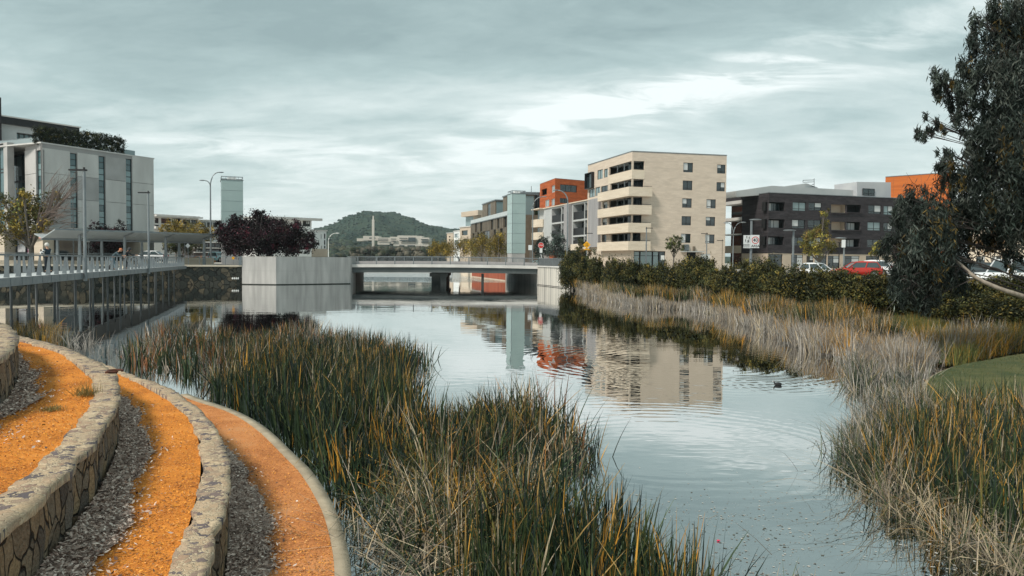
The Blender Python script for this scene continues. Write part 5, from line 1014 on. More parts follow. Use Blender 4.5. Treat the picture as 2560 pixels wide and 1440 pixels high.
signw=mat('sign_white',(.70,.72,.72),rough=.4); signr=mat('sign_red',(.55,.03,.02),rough=.4); signy=mat('sign_yellow',(.80,.38,.015),rough=.4); signk=mat('sign_black',(.01,.01,.012),rough=.5)
def ngon(m,c,r,n,y,rot=0,th=.03):
    pts=[(c.x+r*math.cos(rot+2*math.pi*k/n),c.z+r*math.sin(rot+2*math.pi*k/n)) for k in range(n)]; a=[(p,y,q) for p,q in pts]; b=[(p,y+th,q) for p,q in pts]; m.poly(*a); m.poly(*b[::-1])
    for k in range(n): m.poly(a[k],b[k],b[(k+1)%n],a[(k+1)%n])
def signs():
    # 40 AREA board with the adjoining children board
    d=89.7; a=W(1859,588,d); b=W(1898,620.5,d); mid=W(1877,600,d); o=thing('road_sign',(mid.x,d,b.z),'white road sign reading 40 AREA beside a board of walking figures','sign')
    m=MB(); m.box(a.x,mid.x-.01,d,d+.04,b.z,a.z); m.build('figure_board',signw,o); m=MB(); m.box(mid.x+.01,b.x,d,d+.04,b.z+.02,a.z+.04); brd=m.build('speed_board',signw,o)
    c=W(1888.5,600.5,d); m=MB(); R1,R2=.43,.345
    for k in range(28):
        t0,t1=2*math.pi*k/28,2*math.pi*(k+1)/28; m.poly(*[(c.x+r*math.cos(t),d-.006,c.z+r*math.sin(t)) for r,t in ((R1,t0),(R1,t1),(R2,t1),(R2,t0))])
    m.build('red_ring',signr,brd); text('40',.56,(c.x,d-.008,c.z),signk,brd); q=W(1888.5,615.2,d); text('AREA',.40,(q.x,d-.008,q.z),signk,brd)
    for px,py in ((1867,593),(1873,595),(1864,602),(1869.5,604),(1872,603)):
        q=W(px,py,d); m=MB(); m.ball((q.x,d-.008,q.z+.13),.05,6,4,(1,.1,1)); m.box(q.x-.045,q.x+.045,d-.012,d-.004,q.z-.04,q.z+.08); m.bar((q.x-.03,d-.008,q.z-.04),(q.x-.09,d-.008,q.z-.18),.04,.01); m.bar((q.x+.03,d-.008,q.z-.04),(q.x+.08,d-.008,q.z-.18),.04,.01); m.build('walking_figure',signk,o)
    for py in (611,614,617): q=W(1868,py,d); m=MB(); m.box(q.x-.5,q.x+.28,d-.008,d-.003,q.z-.03,q.z+.02); m.build('text_line',signk,o)
    # stop sign
    d=112; c=W(1352.5,613.5,d); o=thing('stop_sign',(c.x,d,2.1),'red octagonal STOP sign on a pole at the end of the bridge','sign'); m=MB(); m.tube([(c.x,d+.08,2.1),(c.x,d+.08,c.z)],.05,6); m.build('pole',steel,o)
    m=MB(); ngon(m,c,.45,8,d,math.pi/8); p=m.build('octagon',signw,o); m=MB(); ngon(m,c,.41,8,d-.01,math.pi/8,.005); m.build('red_face',signr,p); text('STOP',.27,(c.x,d-.02,c.z),signw,p)
    m=MB(); q=W(1352.5,626,d); m.box(q.x-.2,q.x+.2,d,d+.02,q.z-.35,q.z+.35); m.build('lower_plate',signw,o)
    d=116; c=W(1325.5,619,d); o=thing('notice_sign',(c.x,d,2.1),'plain white rectangular sign on a thin pole by the tall street lamp','sign'); m=MB(); m.tube([(c.x,d+.08,2.1),(c.x,d+.08,c.z)],.04,6); m.build('pole',steel,o); m=MB(); m.box(c.x-.28,c.x+.28,d,d+.03,c.z-.38,c.z+.38); m.build('board',signw,o)
    # diamond sign
    d=100; c=W(1467,612,d); o=thing('warning_sign',(c.x,d,2.1),'yellow diamond warning sign of people crossing above the hedge','sign'); m=MB(); m.tube([(c.x,d+.08,1.9),(c.x,d+.08,c.z)],.05,6); m.build('pole',steel,o)
    m=MB(); ngon(m,c,.50,4,d,0); q=m.build('diamond',signy,o); m=MB(); m.box(c.x-.36,c.x+.36,d-.001,d+.03,c.z-.68,c.z-.52); m.build('lower_plate',signy,o)
    m=MB()
    for s in (-1,1): m.ball((c.x+s*.10,d-.01,c.z+.14),.05,6,4,(1,.1,1)); m.bar((c.x+s*.10,d-.01,c.z+.1),(c.x+s*.12,d-.01,c.z-.06),.10,.01); m.bar((c.x+s*.12,d-.01,c.z-.05),(c.x+s*.2,d-.01,c.z-.2),.04,.01); m.bar((c.x+s*.10,d-.01,c.z-.05),(c.x+s*.04,d-.01,c.z-.2),.04,.01)
    m.build('crossing_figures',signk,q)
    for px,py,d,nm,lab,wd,ht in ((461.5,601,112,'parking_sign','small square white sign with a dark symbol beyond the pergola',.28,.26),(470,600,112,'notice_sign','tall white plate above a small diamond under the pergola eave',.26,.34)):
        c=W(px if wd>.27 else 469.5,py,d); o=thing(nm,(c.x,d,2.4),lab,'sign'); m=MB(); m.tube([(c.x,d+.06,2.4),(c.x,d+.06,c.z)],.045,6); m.build('pole',steel,o); m=MB(); m.box(c.x-wd,c.x+wd,d,d+.03,c.z-ht,c.z+ht); m.build('board',signw,o); m=MB(); m.box(c.x-wd*.4,c.x+wd*.4,d-.006,d-.001,c.z-ht*.5,c.z+ht*.55); m.build('symbol',steeld,o)
    c=W(469.5,614.5,112); m=MB(); ngon(m,c,.36,4,111.98,0); m.build('diamond',signw,o)
    c=W(220.7,600,92); o=thing('notice_sign',(c.x,92,2.4),'small grey notice on a thin post beside the nearer footbridge lamp','sign'); m=MB(); m.tube([(c.x,92.06,2.4),(c.x,92.06,c.z)],.04,6); m.build('pole',steel,o); m=MB(); m.box(c.x-.18,c.x+.18,92,92.03,c.z-.28,c.z+.28); m.build('board',concl,o)
    c=W(2109,609,99.7); o=thing('notice_sign',(c.x,99.7,c.z-.5),'small white plate strapped to a disc topped lamp beside the golden tree','sign'); m=MB(); m.box(c.x-.25,c.x+.25,99.7,99.73,c.z-.5,c.z+.5); m.build('board',signw,o)
    c=W(583,645,98.5); o=thing('marker_sign',(c.x,98.5,2.4),'little orange marker plate beside the planter wall','sign'); m=MB(); ngon(m,c,.2,6,98.5); m.build('plate',signy,o); m=MB(); m.tube([(c.x,98.56,2.4),(c.x,98.56,c.z)],.025,5); m.build('stake',steel,o)
signs()
# ============================================================ TREES AND SHRUBS
leafm=mat('foliage',(1,1,1),rough=.6,spec=.25,attr=True); bark=mat('bark',(.10,.085,.07),(.17,.15,.13),6,bump=.01,st=(1,1,.3)); barkd=mat('dark_bark',(.05,.04,.04),(.09,.075,.07),6)
def leafcloud(name,blobs,n,size,cols,parent,seed,asp=.38,droop=0.0,sub=34,spread=.17,hollow=.45,zs=1.0,clumpvar=.45):
    r=np.random.default_rng(seed); rr=np.array([b[1] for b in blobs]); pr=rr**2.3; pr/=pr.sum(); nb=np.maximum((pr*n).astype(int),20); C_=[];K=[]; subs=[]
    for (c,rad),k in zip(blobs,nb):
        ns=max(5,k//sub); d=r.normal(0,1,(ns,3)); d/=np.linalg.norm(d,axis=1)[:,None]; s=np.array(c)+d*(rad*(hollow+(1-hollow)*r.random(ns)**.6))[:,None]*np.array([1,1,zs]); subs.append(s)
        sz=.55+.9*r.random(ns); tone=np.exp(r.normal(0,clumpvar,ns)); ci=r.choice(len(cols),ns,p=np.array([q[1] for q in cols])/sum(q[1] for q in cols)); j=r.integers(0,ns,k)
        p=s[j]+r.normal(0,1,(k,3))*(rad*spread*sz[j])[:,None]*np.array([1,1,1+droop*1.3])-np.array([0,0,1])*(droop*rad*.25*r.random(k))[:,None]
        C_.append(p); K.append(np.array([q[0] for q in cols])[ci[j]]*(tone[j]*(.75+.5*r.random(k)))[:,None])
    c=np.concatenate(C_); col=np.concatenate(K); N=len(c); d=r.normal(0,1,(N,3)); d[:,2]=d[:,2]*(1-min(droop,1)*.6)-droop*1.6; d/=np.linalg.norm(d,axis=1)[:,None]
    s=np.cross(d,r.normal(0,1,(N,3))); s/=np.linalg.norm(s,axis=1)[:,None]+1e-9; L=(size*(.6+.8*r.random(N)))[:,None]; wv=L*asp
    v=np.stack([c-d*L*.5,c+s*wv*.5-d*L*.05,c+d*L*.5,c-s*wv*.5-d*L*.05],1).reshape(-1,3)
    o=npmesh(name,v,np.arange(4*N).reshape(N,4),leafm,parent,col=np.repeat(col,4,0)); return o,subs
def tree(name,label,cat,base,blobs,n,size,cols,seed,tr=.15,group=None,barkm=None,twigs=4,fork=.35,**kw):
    o=thing(name,base,label,cat,group); _,subs=leafcloud('crown',blobs,n,size,cols,o,seed,**kw); r=random.Random(seed); b=Vector(base); top=Vector(np.mean([c for c,_ in blobs],0)); m=MB()
    fk=b+(top-b)*fork; fk.x=b.x*.7+fk.x*.3; m.tube([b-Vector((0,0,.3)),b+(fk-b)*.5+Vector((r.uniform(-.05,.05),0,0)),fk],[tr*1.25,tr,tr*.85],8)
    for (c,rad),s in zip(blobs,subs):
        c=Vector(c); mid=fk+(c-fk)*.5+Vector((r.uniform(-.3,.3),r.uniform(-.3,.3),r.uniform(.0,.4)))*rad*.4; m.tube([fk,mid,c],[tr*.6,tr*.4,tr*.22],6,False)
        for k in range(min(twigs,len(s))): q=Vector(s[k]); m.tube([mid+(c-mid)*r.random(),(c+q)*.5+Vector((0,0,.1*rad)),q],[tr*.2,tr*.13,tr*.05],4,False)
    m.build('trunk',barkm or bark,o); return o
def pb(l,d,jd=.8,seed=1):
    r=random.Random(seed); return [((lambda w:(w.x,w.y,w.z))(W(x,y,d+r.uniform(-jd,jd)*rr*d/F)),rr*d/F) for x,y,rr in l]
def base(px,d,z): w=X(px,d,z); return (w.x,w.y,z)
PU=[((.012,.007,.009),4),((.022,.008,.013),2),((.060,.012,.020),.6),((.016,.016,.012),.6)]
GOLD=[((.165,.120,.022),3),((.24,.165,.03),2),((.10,.085,.025),2),((.075,.08,.025),1)]
YG=[((.17,.15,.03),2),((.10,.10,.025),3),((.24,.19,.03),1)]
GREY=[((.055,.075,.065),3),((.09,.11,.095),1.5),((.03,.04,.035),2)]
pz=3.3
for nm,bl_,px,lab,s in (('a',[(566,590,26),(596,566,26),(556,578,15),(600,604,34),(577,615,22),(548,562,10),(585,550,14)],600,'purple leaved tree in the planter in front of the grey green lift tower',1),
 ('b',[(645,548,22),(662,575,34),(640,600,38),(672,618,26),(622,570,22),(640,534,10),(655,536,9)],645,'tallest purple leaved tree, in the middle of the concrete planter',2),
 ('c',[(706,582,28),(735,590,32),(768,604,24),(728,618,26),(696,560,18),(742,566,16),(784,612,12),(690,605,30),(780,590,12)],715,'broad purple leaved tree at the bridge end of the concrete planter',3)):
    tree('purple_tree',lab,'tree',base(px,99.6,pz),pb(bl_,99.8,1.0,s),15000,.22,PU,s,tr=.12,group='purple leaved trees in the planter',barkm=barkd,twigs=7,fork=.2,hollow=.15,spread=.2,asp=.55,clumpvar=.5)
tree('purple_tree','purple leaved tree half hidden behind the pergola posts','tree',base(258,101,2.4),pb([(258,600,30),(235,610,24),(285,606,26),(240,572,16),(296,570,18),(270,585,22)],101,1,4),6000,.22,PU,14,tr=.1,barkm=barkd,asp=.55)
# sparse golden tree in front of the concrete building
tree('golden_tree','half bare golden leaved tree with a forked trunk in front of the concrete building','tree',base(76,90.5,2.4),pb([(40,510,30),(70,525,36),(20,545,30),(95,540,30),(60,560,32),(110,530,24),(12,580,26),(45,585,26),(135,485,16),(150,492,12),(5,500,18),(58,485,18),(120,545,16),(95,575,18)],90.5,1.5,5),5200,.30,GOLD+[((.06,.07,.02),2)],15,tr=.26,twigs=9,fork=.3,hollow=.2,spread=.26,asp=.5)
def bare():
    r=random.Random(3); o=COL.objects['golden_tree']; m=MB(); b=W(90,590,90.5)
    for k in range(46):
        a=W(r.uniform(95,120),r.uniform(520,580),90.5+r.uniform(-1,1)); e=W(r.uniform(130,205),r.uniform(425,575),90.5+r.uniform(-2,2)); mid=(a+e)/2+Vector((r.uniform(-.4,.4),0,r.uniform(-.3,.5))); m.tube([b,a,mid,e],[.07,.05,.03,.012],4,False)
        for j in range(3): q=e+Vector((r.uniform(-.6,.9),r.uniform(-.5,.5),r.uniform(-.3,.9))); m.tube([mid,(mid+q)/2+Vector((0,0,.1)),q],[.025,.018,.008],4,False)
    m.build('bare_twigs',mat('twig',(.16,.12,.10),(.22,.17,.15),4),o)
bare()
G2=[(430,568,20),(465,572,22),(410,574,14),(445,585,18)]
tree('golden_tree','golden tree in front of the long white flats','tree',base(440,150,2.4),pb(G2,150,1,6),4200,.34,GOLD,16,tr=.2)
tree('golden_tree','golden tree spreading above the pergola roof beside the twin armed street lamp','tree',base(510,156,2.4),pb([(500,575,20),(525,582,16),(480,582,15),(512,592,20),(495,598,18)],156,1,7),4200,.34,GOLD,17,tr=.2)
tree('dark_green_tree','dark green tree under the pergola roof behind the small white signs','tree',base(455,128,2.4),pb([(440,612,20),(465,616,20),(425,620,16),(500,612,14)],128,1,8),3500,.3,[((.05,.055,.02),2),((.09,.08,.025),1),((.025,.03,.015),2)],18,tr=.18)
for k,(px,d,bl_,lab) in enumerate(((1095,165,[(1085,622,16),(1110,620,14)],'low golden tree at the channel mouth'),(1150,150,[(1135,618,18),(1160,616,20),(1120,626,14)],'golden tree hiding the foot of the beige building with two windows'),(1205,142,[(1195,612,22),(1215,606,18),(1180,622,18),(1205,592,10)],'golden willow-like tree before the bronze flats'),(1247,137,[(1240,608,20),(1255,600,16),(1232,622,18),(1246,588,9),(1260,622,14)],'tall golden tree pressed against the teal lift tower'))):
    tree('golden_tree',lab,'tree',base(px,d,2.1),pb(bl_,d,1,20+k),4200,.30,GOLD,30+k,tr=.14,group='golden trees beyond the bridge',droop=.35,asp=.3,spread=.22,twigs=8)
tree('grey_green_tree','bushy grey green tree between the stop sign and the curved street lamp','tree',base(1395,121,2.1),pb([(1395,590,15),(1400,612,20),(1386,628,20),(1412,632,18),(1392,600,15)],121,1,9),4600,.24,GREY,40,tr=.14,hollow=.2)
tree('grey_green_tree','grey green tree with brownish top behind the stop sign','tree',base(1358,124,2.1),pb([(1360,600,13),(1350,615,16),(1368,622,18),(1345,632,14)],124,1,10),3800,.24,GREY,41,tr=.12,hollow=.2)
tree('grey_green_tree','rust tipped tree beside the yellow diamond sign','tree',base(1452,108,2.1),pb([(1452,605,10),(1455,620,14),(1446,632,14),(1480,632,12)],108,1,11),2600,.2,[((.06,.07,.03),2),((.13,.08,.03),1)],42,tr=.1)
tree('young_tree','small round headed green tree in front of the shop door of the cream flats','tree',base(1684,110,2.1),pb([(1678,602,12),(1696,600,11),(1685,616,15),(1700,618,11),(1670,616,9),(1690,594,8)],110,1,12),3000,.2,[((.05,.065,.02),2),((.10,.10,.03),1.3),((.03,.035,.015),1)],43,tr=.11,fork=.45)
tree('poplar_tree','tall half bare golden poplar rising against the dark brick flats','tree',base(2048,112,2.1),pb([(2060,540,11),(2064,560,13),(2056,580,17),(2035,590,18),(2015,602,17),(2000,612,10),(2048,612,22),(2075,606,14),(2080,620,12),(2025,622,17),(2068,528,8)],112,1.2,13),6500,.24,YG+[((.20,.13,.04),1.2)],44,tr=.2,twigs=9,fork=.25,zs=1.15,hollow=.2)
tree('young_tree','small golden tree at the edge of the gum tree foliage','tree',base(2192,104,2.1),pb([(2190,622,12),(2200,612,11),(2184,634,9)],104,1,14),1600,.2,YG,45,tr=.08)
tree('young_tree','brown leaved tree seen through the gum tree near the parked off-road car','tree',base(2480,78,2.1),pb([(2470,610,28),(2500,590,30),(2520,625,26)],78,1,15),4200,.2,[((.22,.12,.05),2),((.14,.09,.04),1)],46,tr=.12)
# hedge shrubs along the right bank, each its own plant
SH=[((.038,.044,.014),3),((.078,.070,.018),2),((.018,.023,.010),3),((.14,.105,.024),.8)]
protos=[]
def shrubproto(k):
    r=random.Random(60+k); bl_=[((r.uniform(-1.2,1.2),r.uniform(-.8,.8),r.uniform(.45,1.35)),r.uniform(.55,.85)) for _ in range(9)]+[((r.uniform(-.9,.9),r.uniform(-.4,.4),r.uniform(1.5,1.8)),r.uniform(.3,.5)) for _ in range(3)]
    o=thing('shrub',(0,0,0),'','shrub',local=True); leafcloud('foliage',bl_,15000,.13,SH,o,60+k,hollow=.35,spread=.20,asp=.42,clumpvar=.42); m=MB()
    for c,rad in bl_: m.tube([(c[0]*.15,c[1]*.15,-.2),(c[0]*.6,c[1]*.6,c[2]*.5),c],[.05,.035,.015],5,False)
    m.build('stems',barkd,o); return o
protos=[shrubproto(k) for k in range(4)]
sh=[(1438,84,2.0,'largest shrub of the hedge, dark, overhanging the wing wall by the bridge',1.6),(1475,81,1.85,'big dark shrub right under the yellow diamond sign',1.4),(1512,78,1.7,'dark shrub below the lowest cream balcony band',1.2),(1552,74,1.5,'dome shaped shrub in front of the shop windows, next after the balcony end',1.15),(1592,72,1.4,'shrub at the foot of the square-arm lamp post by the shop windows',1.15),(1632,70,1.25,'low olive shrub in front of the shop door notice',1.1),(1676,67,1.2,'shrub below the small round headed tree',1.1),(1722,65,1.2,'shrub beneath the wall mounted vent of the cream flats',1.1),(1755,63,1.45,'taller shrub before the white service door',1.15),(1800,61,1.05,'low shrub before the stair at the cream building corner',1.05),(1845,59,1.1,'shrub beneath the twin armed lamp',1.05),(1888,57,1.2,'spiky topped shrub at the foot of the 40 area sign',1.1),(1925,55,1.15,'spiky topped shrub just past the 40 area sign',1.05),(1965,53,.95,'low shrub before the pale block wall near a disc topped lamp',1.0),(2012,51,.95,'shrub partly covering the small white hatchback',1.0),(2062,49,.95,'shrub between the white hatchback and the red car',1.0),(2112,47.5,.95,'yellow tinged shrub in front of the red car',1.0),(2165,46,.98,'shrub at the rear end of the red car',1.0),(2215,44.5,1.0,'shrub under the outer tips of the gum tree',1.0),(2268,43,1.0,'shrub deep in the shade behind the hanging gum foliage',1.0),(2325,41.5,.98,'shrub behind the drooping centre of the gum tree',1.0),(2385,40,.95,'shrub behind the leaning bare limb',.98),(2448,38.5,.92,'shrub under the bonnet of the white off-road car',.95),(2510,37,.9,'shrub beside the front wheel of the white off-road car',.95),(2575,36,.95,'outermost shrub of the hedge at the photo edge',.95),(2420,34,.75,'lower front shrub beneath the leaning limb',.8),(2500,33,.78,'lower front shrub with yellow tips near the reeds',.8),(2585,31.5,.85,'lower front shrub beside the lawn reeds at the photo edge',.85)]
HT=[(1400,640),(1440,629),(1475,640),(1512,648),(1552,652),(1592,655),(1632,660),(1676,662),(1722,660),(1755,645),(1800,668),(1845,672),(1888,655),(1925,662),(1965,674),(2012,675),(2062,677),(2112,679),(2165,681),(2215,687),(2300,694),(2400,700),(2600,690)]
for k,(px,d,sc_,lab,wd) in enumerate(sh):
    low=sc_<.9 and px>2400; dh=float(np.interp(px,[q[0] for q in Hl],[q[1] for q in Hl])); dd=dh+(1.6 if not low else -.6); z=.72; p=X(px,dd,z)
    zt=zof(px,np.interp(px,[q[0] for q in HT],[q[1] for q in HT])+(0 if not low else 45),dd); rz=(0,3.14)[k%2]+RW.uniform(-.5,.5); gap=40 if px<2000 else 52; wx=max(gap/F*dd/2.2*1.25,.8)
    s=(wx*RW.uniform(.95,1.15),1.55 if not low else 1.0,(zt-z)/2.02*RW.uniform(.97,1.04))
    if k<4: o=protos[k]; o.location=(p.x,p.y,z); o.rotation_euler=(0,0,rz); o.scale=s; o['label']=lab; o['group']='shrubs of the far bank hedge'
    else: o=dup(protos[k%4],(p.x,p.y,z),rz,lab,'shrubs of the far bank hedge',s)
# gum tree
def gum():
    r=random.Random(11); bl_=[(2508,26,44),(2556,80,62),(2470,100,40),(2434,165,34),(2412,205,34),(2368,222,24),(2490,195,58),(2560,235,70),(2440,265,34),(2395,262,20),(2326,308,24),(2312,338,20),(2350,325,14),(2500,315,62),(2455,350,42),(2402,338,16),(2560,370,70),(2480,410,58),(2410,412,40),(2365,452,36),(2440,490,64),(2530,490,76),(2296,500,44),(2262,532,34),(2335,545,52),(2262,600,48),(2226,625,30),(2320,630,56),(2400,575,60),(2490,575,50),(2560,560,50),(2298,690,50),(2252,700,34),(2330,745,30),(2382,650,40),(2306,755,26),(2528,636,24),(2526,668,18),(2270,735,26),(2560,20,40),(2540,150,50),(2350,600,38),(2390,540,40),(2300,590,36),(2280,650,36),(2350,690,36),(2236,655,30),(2600,140,80),(2620,300,90),(2620,480,90),(2390,700,30)]
    B=[(c,q*.95) for c,q in pb(bl_+[(2350,200,28),(2388,250,28),(2348,238,22),(2446,60,26),(2424,118,26),(2380,300,22),(2360,380,20),(2345,420,22)],25,1.4,12)]; b=X(2720,25.5,.3); o=thing('gum_tree',(b.x,b.y,.3),'big gum tree with dark drooping leaves and a leaning bare limb at the photo edge','tree')
    EU=[((.018,.026,.021),4),((.034,.044,.036),2.5),((.07,.08,.068),.9),((.11,.075,.018),.5)]
    leafcloud('crown',B,90000,.20,EU,o,71,asp=.18,droop=.9,sub=60,spread=.15,hollow=.35,clumpvar=.4)
    m=MB(); tp=Vector((b.x-1.0,b.y,12)); tk=lambda z:Vector((b.x-(z-.3)*.09,b.y,z)); m.tube([tk(0),tk(3),tk(6),tk(9),tk(12)],[.34,.28,.22,.15,.07],10); m.build('trunk',bark,o)
    limb=[W(x,y,d_) for x,y,d_ in ((2700,800,25.4),(2620,768,24.2),(2560,742,23.6),(2500,722,23.6),(2440,694,23.8),(2405,664,24.2),(2375,642,24.6),(2330,628,25)) ]; m=MB(); m.tube(smoothpts(limb,3),list(np.linspace(.10,.025,22)),8); q=m.build('leaning_limb',mat('pale_bark',(.20,.165,.13),(.34,.29,.24),8,bump=.006,st=(1,1,.4)),o,True)
    m=MB()
    for (c,rad) in B:
        c=Vector(c); hi=c.z>3.2; z0=min(max(c.z-1.2-r.random(),1.8),11); a=tk(z0) if c.z>3.2 else Vector(limb[r.choice([4,5,6])]); mid=a+(c-a)*.55+Vector((r.uniform(-.3,.3),r.uniform(-.3,.3),r.uniform(.1,.6))); m.tube([a,mid,c],[.045 if hi else .022,.02 if hi else .014,.007],5,False)
        for k in range(5): e=c+Vector((r.gauss(0,.7),r.gauss(0,.5),r.gauss(-.1,.7)))*rad*1.1; m.tube([mid+(c-mid)*r.random(),(c+e)/2+Vector((0,0,.12)),e],[.014,.009,.004],4,False)
    m.build('branches',barkd,o)
gum()
# clipped hedge on the roof of the concrete building
def roofhedge():
    F_=HF; u0=-.2; u1=F_.uz(318,360)[0]; n=20000; r=np.random.default_rng(5); o=thing('roof_hedge',F_.p(1,Htop+.15,-1),'tall dark clipped hedge along the roof edge of the concrete building','hedge')
    bl_=[]
    zt0=F_.uz(110,318)[1]; zt1=F_.uz(316,344)[1]
    for k in range(38):
        t=(k+.5)/38; u=u0+(u1-u0)*t; zt=zt0*(1-t)+zt1*t+random.uniform(-.12,.1); h=zt-Htop
        for j in range(4): q=F_.p(u,Htop+.35+h*(j+.1)/4.1,-.9); bl_.append(((q.x,q.y,q.z),.46))
    leafcloud('foliage',bl_,44000,.15,[((.020,.026,.016),4),((.05,.055,.02),1),((.11,.09,.03),.25)],o,77,hollow=.3,spread=.25,asp=.45)
roofhedge()
# weeds on the upper path, yellow shrub under the stop sign side etc
for k,(px,py,lab) in enumerate(((215,990,'wispy green weed against the inner edge of the middle capstones'),(130,1028,'low straggling weed in the orange grit of the upper path'))):
    c=G(px,py,P2z); o=thing('weed',c,lab,'weed','weeds on the upper path'); r=np.random.default_rng(k); nb=260; P_b=np.c_[r.normal(c.x,.07,nb),r.normal(c.y,.07,nb),np.full(nb,P2z)]
    blades('stems','',P_b,r.uniform(.05,.26 if k==0 else .10,nb),np.full(nb,.006),.8,np.array([(.16,.14,.05),(.22,.2,.08),(.28,.2,.06)])[r.integers(0,3,nb)],.2,parent=o,seed=k)
# ============================================================ HILL AND FAR WOODLAND
def hill():
    prof=[(-400,640),(300,630),(600,618),(720,598),(780,580),(803,572.5),(838,561),(862,550),(893,541),(920,534),(945,532),(980,536),(1014,548),(1061,562),(1108,573.5),(1150,579),(1210,588),(1300,602),(1420,620),(1700,640),(2400,655)]
    px=np.linspace(-400,2400,240); py=np.interp(px,[p[0] for p in prof],[p[1] for p in prof]); D=2300.; rows=34; V=[]
    zr=np.array([max(zof(a,b,D),2) for a,b in zip(px,py)])
    for j in range(rows):
        t=j/(rows-1); d=1050+(D-1050)*t if t<=1 else D; s=(3*t*t-2*t**3)**.9; r_=.06*np.sin(px*.05+t*9)*np.sin(t*math.pi)+.04*np.sin(px*.11-t*14)*np.sin(t*math.pi)
        for a,z in zip(px,zr*(s+r_)): w=X(a,d,0); V.append((w.x,w.y,max(z,0)+1.0))
    for a,z in zip(px,zr): w=X(a,D+500,0); V.append((w.x,w.y,z*.5))
    V=np.array(V); n=240; i=np.arange(n-1); f=np.concatenate([np.stack([k*n+i,k*n+i+1,(k+1)*n+i+1,(k+1)*n+i],1) for k in range(rows)])
    o=npmesh('hills',V,f,mat('hill_scrub',(.022,.040,.030),(.050,.066,.045),.012,bump=4,bsc=.06,rough=1,spec=.05),smooth=True); tag(o,kind='structure'); return V.reshape(rows+1,n,3)
HV=hill()
def woods():
    r=np.random.default_rng(3); t=(1+5**.5)/2; iv=np.array([(-1,t,0),(1,t,0),(-1,-t,0),(1,-t,0),(0,-1,t),(0,1,t),(0,-1,-t),(0,1,-t),(t,0,-1),(t,0,1),(-t,0,-1),(-t,0,1)],float); iv/=np.linalg.norm(iv[0])
    it=np.array([(0,11,5),(0,5,1),(0,1,7),(0,7,10),(0,10,11),(1,5,9),(5,11,4),(11,10,2),(10,7,6),(7,1,8),(3,9,4),(3,4,2),(3,2,6),(3,6,8),(3,8,9),(4,9,5),(2,4,11),(6,2,10),(8,6,7),(9,8,1)])
    ed={}; vs=list(iv); fs=[]
    def mid(a,b):
        k=(min(a,b),max(a,b))
        if k not in ed: m=vs[a]+vs[b]; vs.append(m/np.linalg.norm(m)); ed[k]=len(vs)-1
        return ed[k]
    for a,b,c in it: x,y,z=mid(a,b),mid(b,c),mid(c,a); fs+= [(a,x,z),(b,y,x),(c,z,y),(x,y,z)]
    vs=np.array(vs); fs=np.array(fs)
    def mass(name,label,P,R,cols,seed):
        r=np.random.default_rng(seed); N=len(P); v=vs[None]*R[:,None,None]*(1+.38*r.normal(0,1,(N,len(vs),1)).clip(-1.4,1.4)*.8)*np.array([1,1,.8]); v=v+P[:,None,:]; f=fs[None]+(np.arange(N)*len(vs))[:,None,None]
        c=np.array(cols)[r.integers(0,len(cols),N)]*(.7+.6*r.random((N,1))); c=np.repeat(c,len(vs),0)*(.8+.4*r.random((N*len(vs),1)))
        o=npmesh(name,v.reshape(-1,3),f.reshape(-1,3),leafm,col=c,smooth=False); tag(o,label,'woodland',kind='stuff')
    # on the hill
    n=15000; jr=r.integers(2,34,n); ir=r.integers(95,185,n); P=HV[jr,ir]+np.c_[r.uniform(-6,6,n),r.uniform(-18,18,n),np.zeros(n)]; P[:,2]=HV[jr,ir][:,2]-1.2; R=r.uniform(1.6,2.9,n)*(.6+.4*HV[jr,ir][:,1]/2300)
    mass('hill_woodland','dark scrubby woodland covering the far hill',P,R,[(.024,.042,.030),(.035,.052,.034),(.018,.032,.026),(.05,.06,.04)],1)
    n=4600; px=r.uniform(700,1180,n); d=r.uniform(640,1150,n); top=np.interp(px,[700,800,860,900,1080,1120,1180],[625,603,600,606,615,607,612]); P=np.zeros((n,3)); R=np.zeros(n)
    for k in range(n): w=X(px[k],d[k],0); zt=max(CH+(648-top[k])*d[k]/F*(d[k]-560)/600,3); P[k]=(w.x,w.y,zt*r.uniform(.1,.95)); R[k]=r.uniform(3,6)*(.6+d[k]/1500)
    mass('shore_woodland','dark mixed trees massed along the far shore below the hill',P,R,[(.020,.032,.022),(.035,.048,.028),(.055,.055,.03),(.015,.022,.018)],2)
    n=1300; px=r.uniform(880,1150,n); P=np.zeros((n,3)); R=np.zeros(n)
    for k in range(n): d_=r.uniform(560,680); w=W(px[k],r.uniform(622,642),d_); P[k]=w; R[k]=r.uniform(1.4,3.0)
    mass('shore_scrub','brown and olive scrub at the water line of the far shore',P,R,[(.060,.052,.038),(.045,.048,.024),(.08,.07,.05),(.028,.034,.02)],3)
woods()

# ============================================================ AIR
def haze():
    m=bpy.data.materials.new('haze'); m.use_nodes=True; t=m.node_tree; n=t.nodes; n.clear(); out=n.new('ShaderNodeOutputMaterial'); v=n.new('ShaderNodeVolumePrincipled'); v.inputs['Color'].default_value=(.70,.86,.90,1); v.inputs['Density'].default_value=HAZE; v.inputs['Anisotropy'].default_value=.2
    t.links.new(v.outputs[0],out.inputs['Volume']); b=MB(); b.box(-6010,6010,-310,7010,-2.6,185); o=b.build('haze',m); tag(o,'pale blue air that fades the far hill','haze',kind='stuff')
HAZE=0.00010
haze()
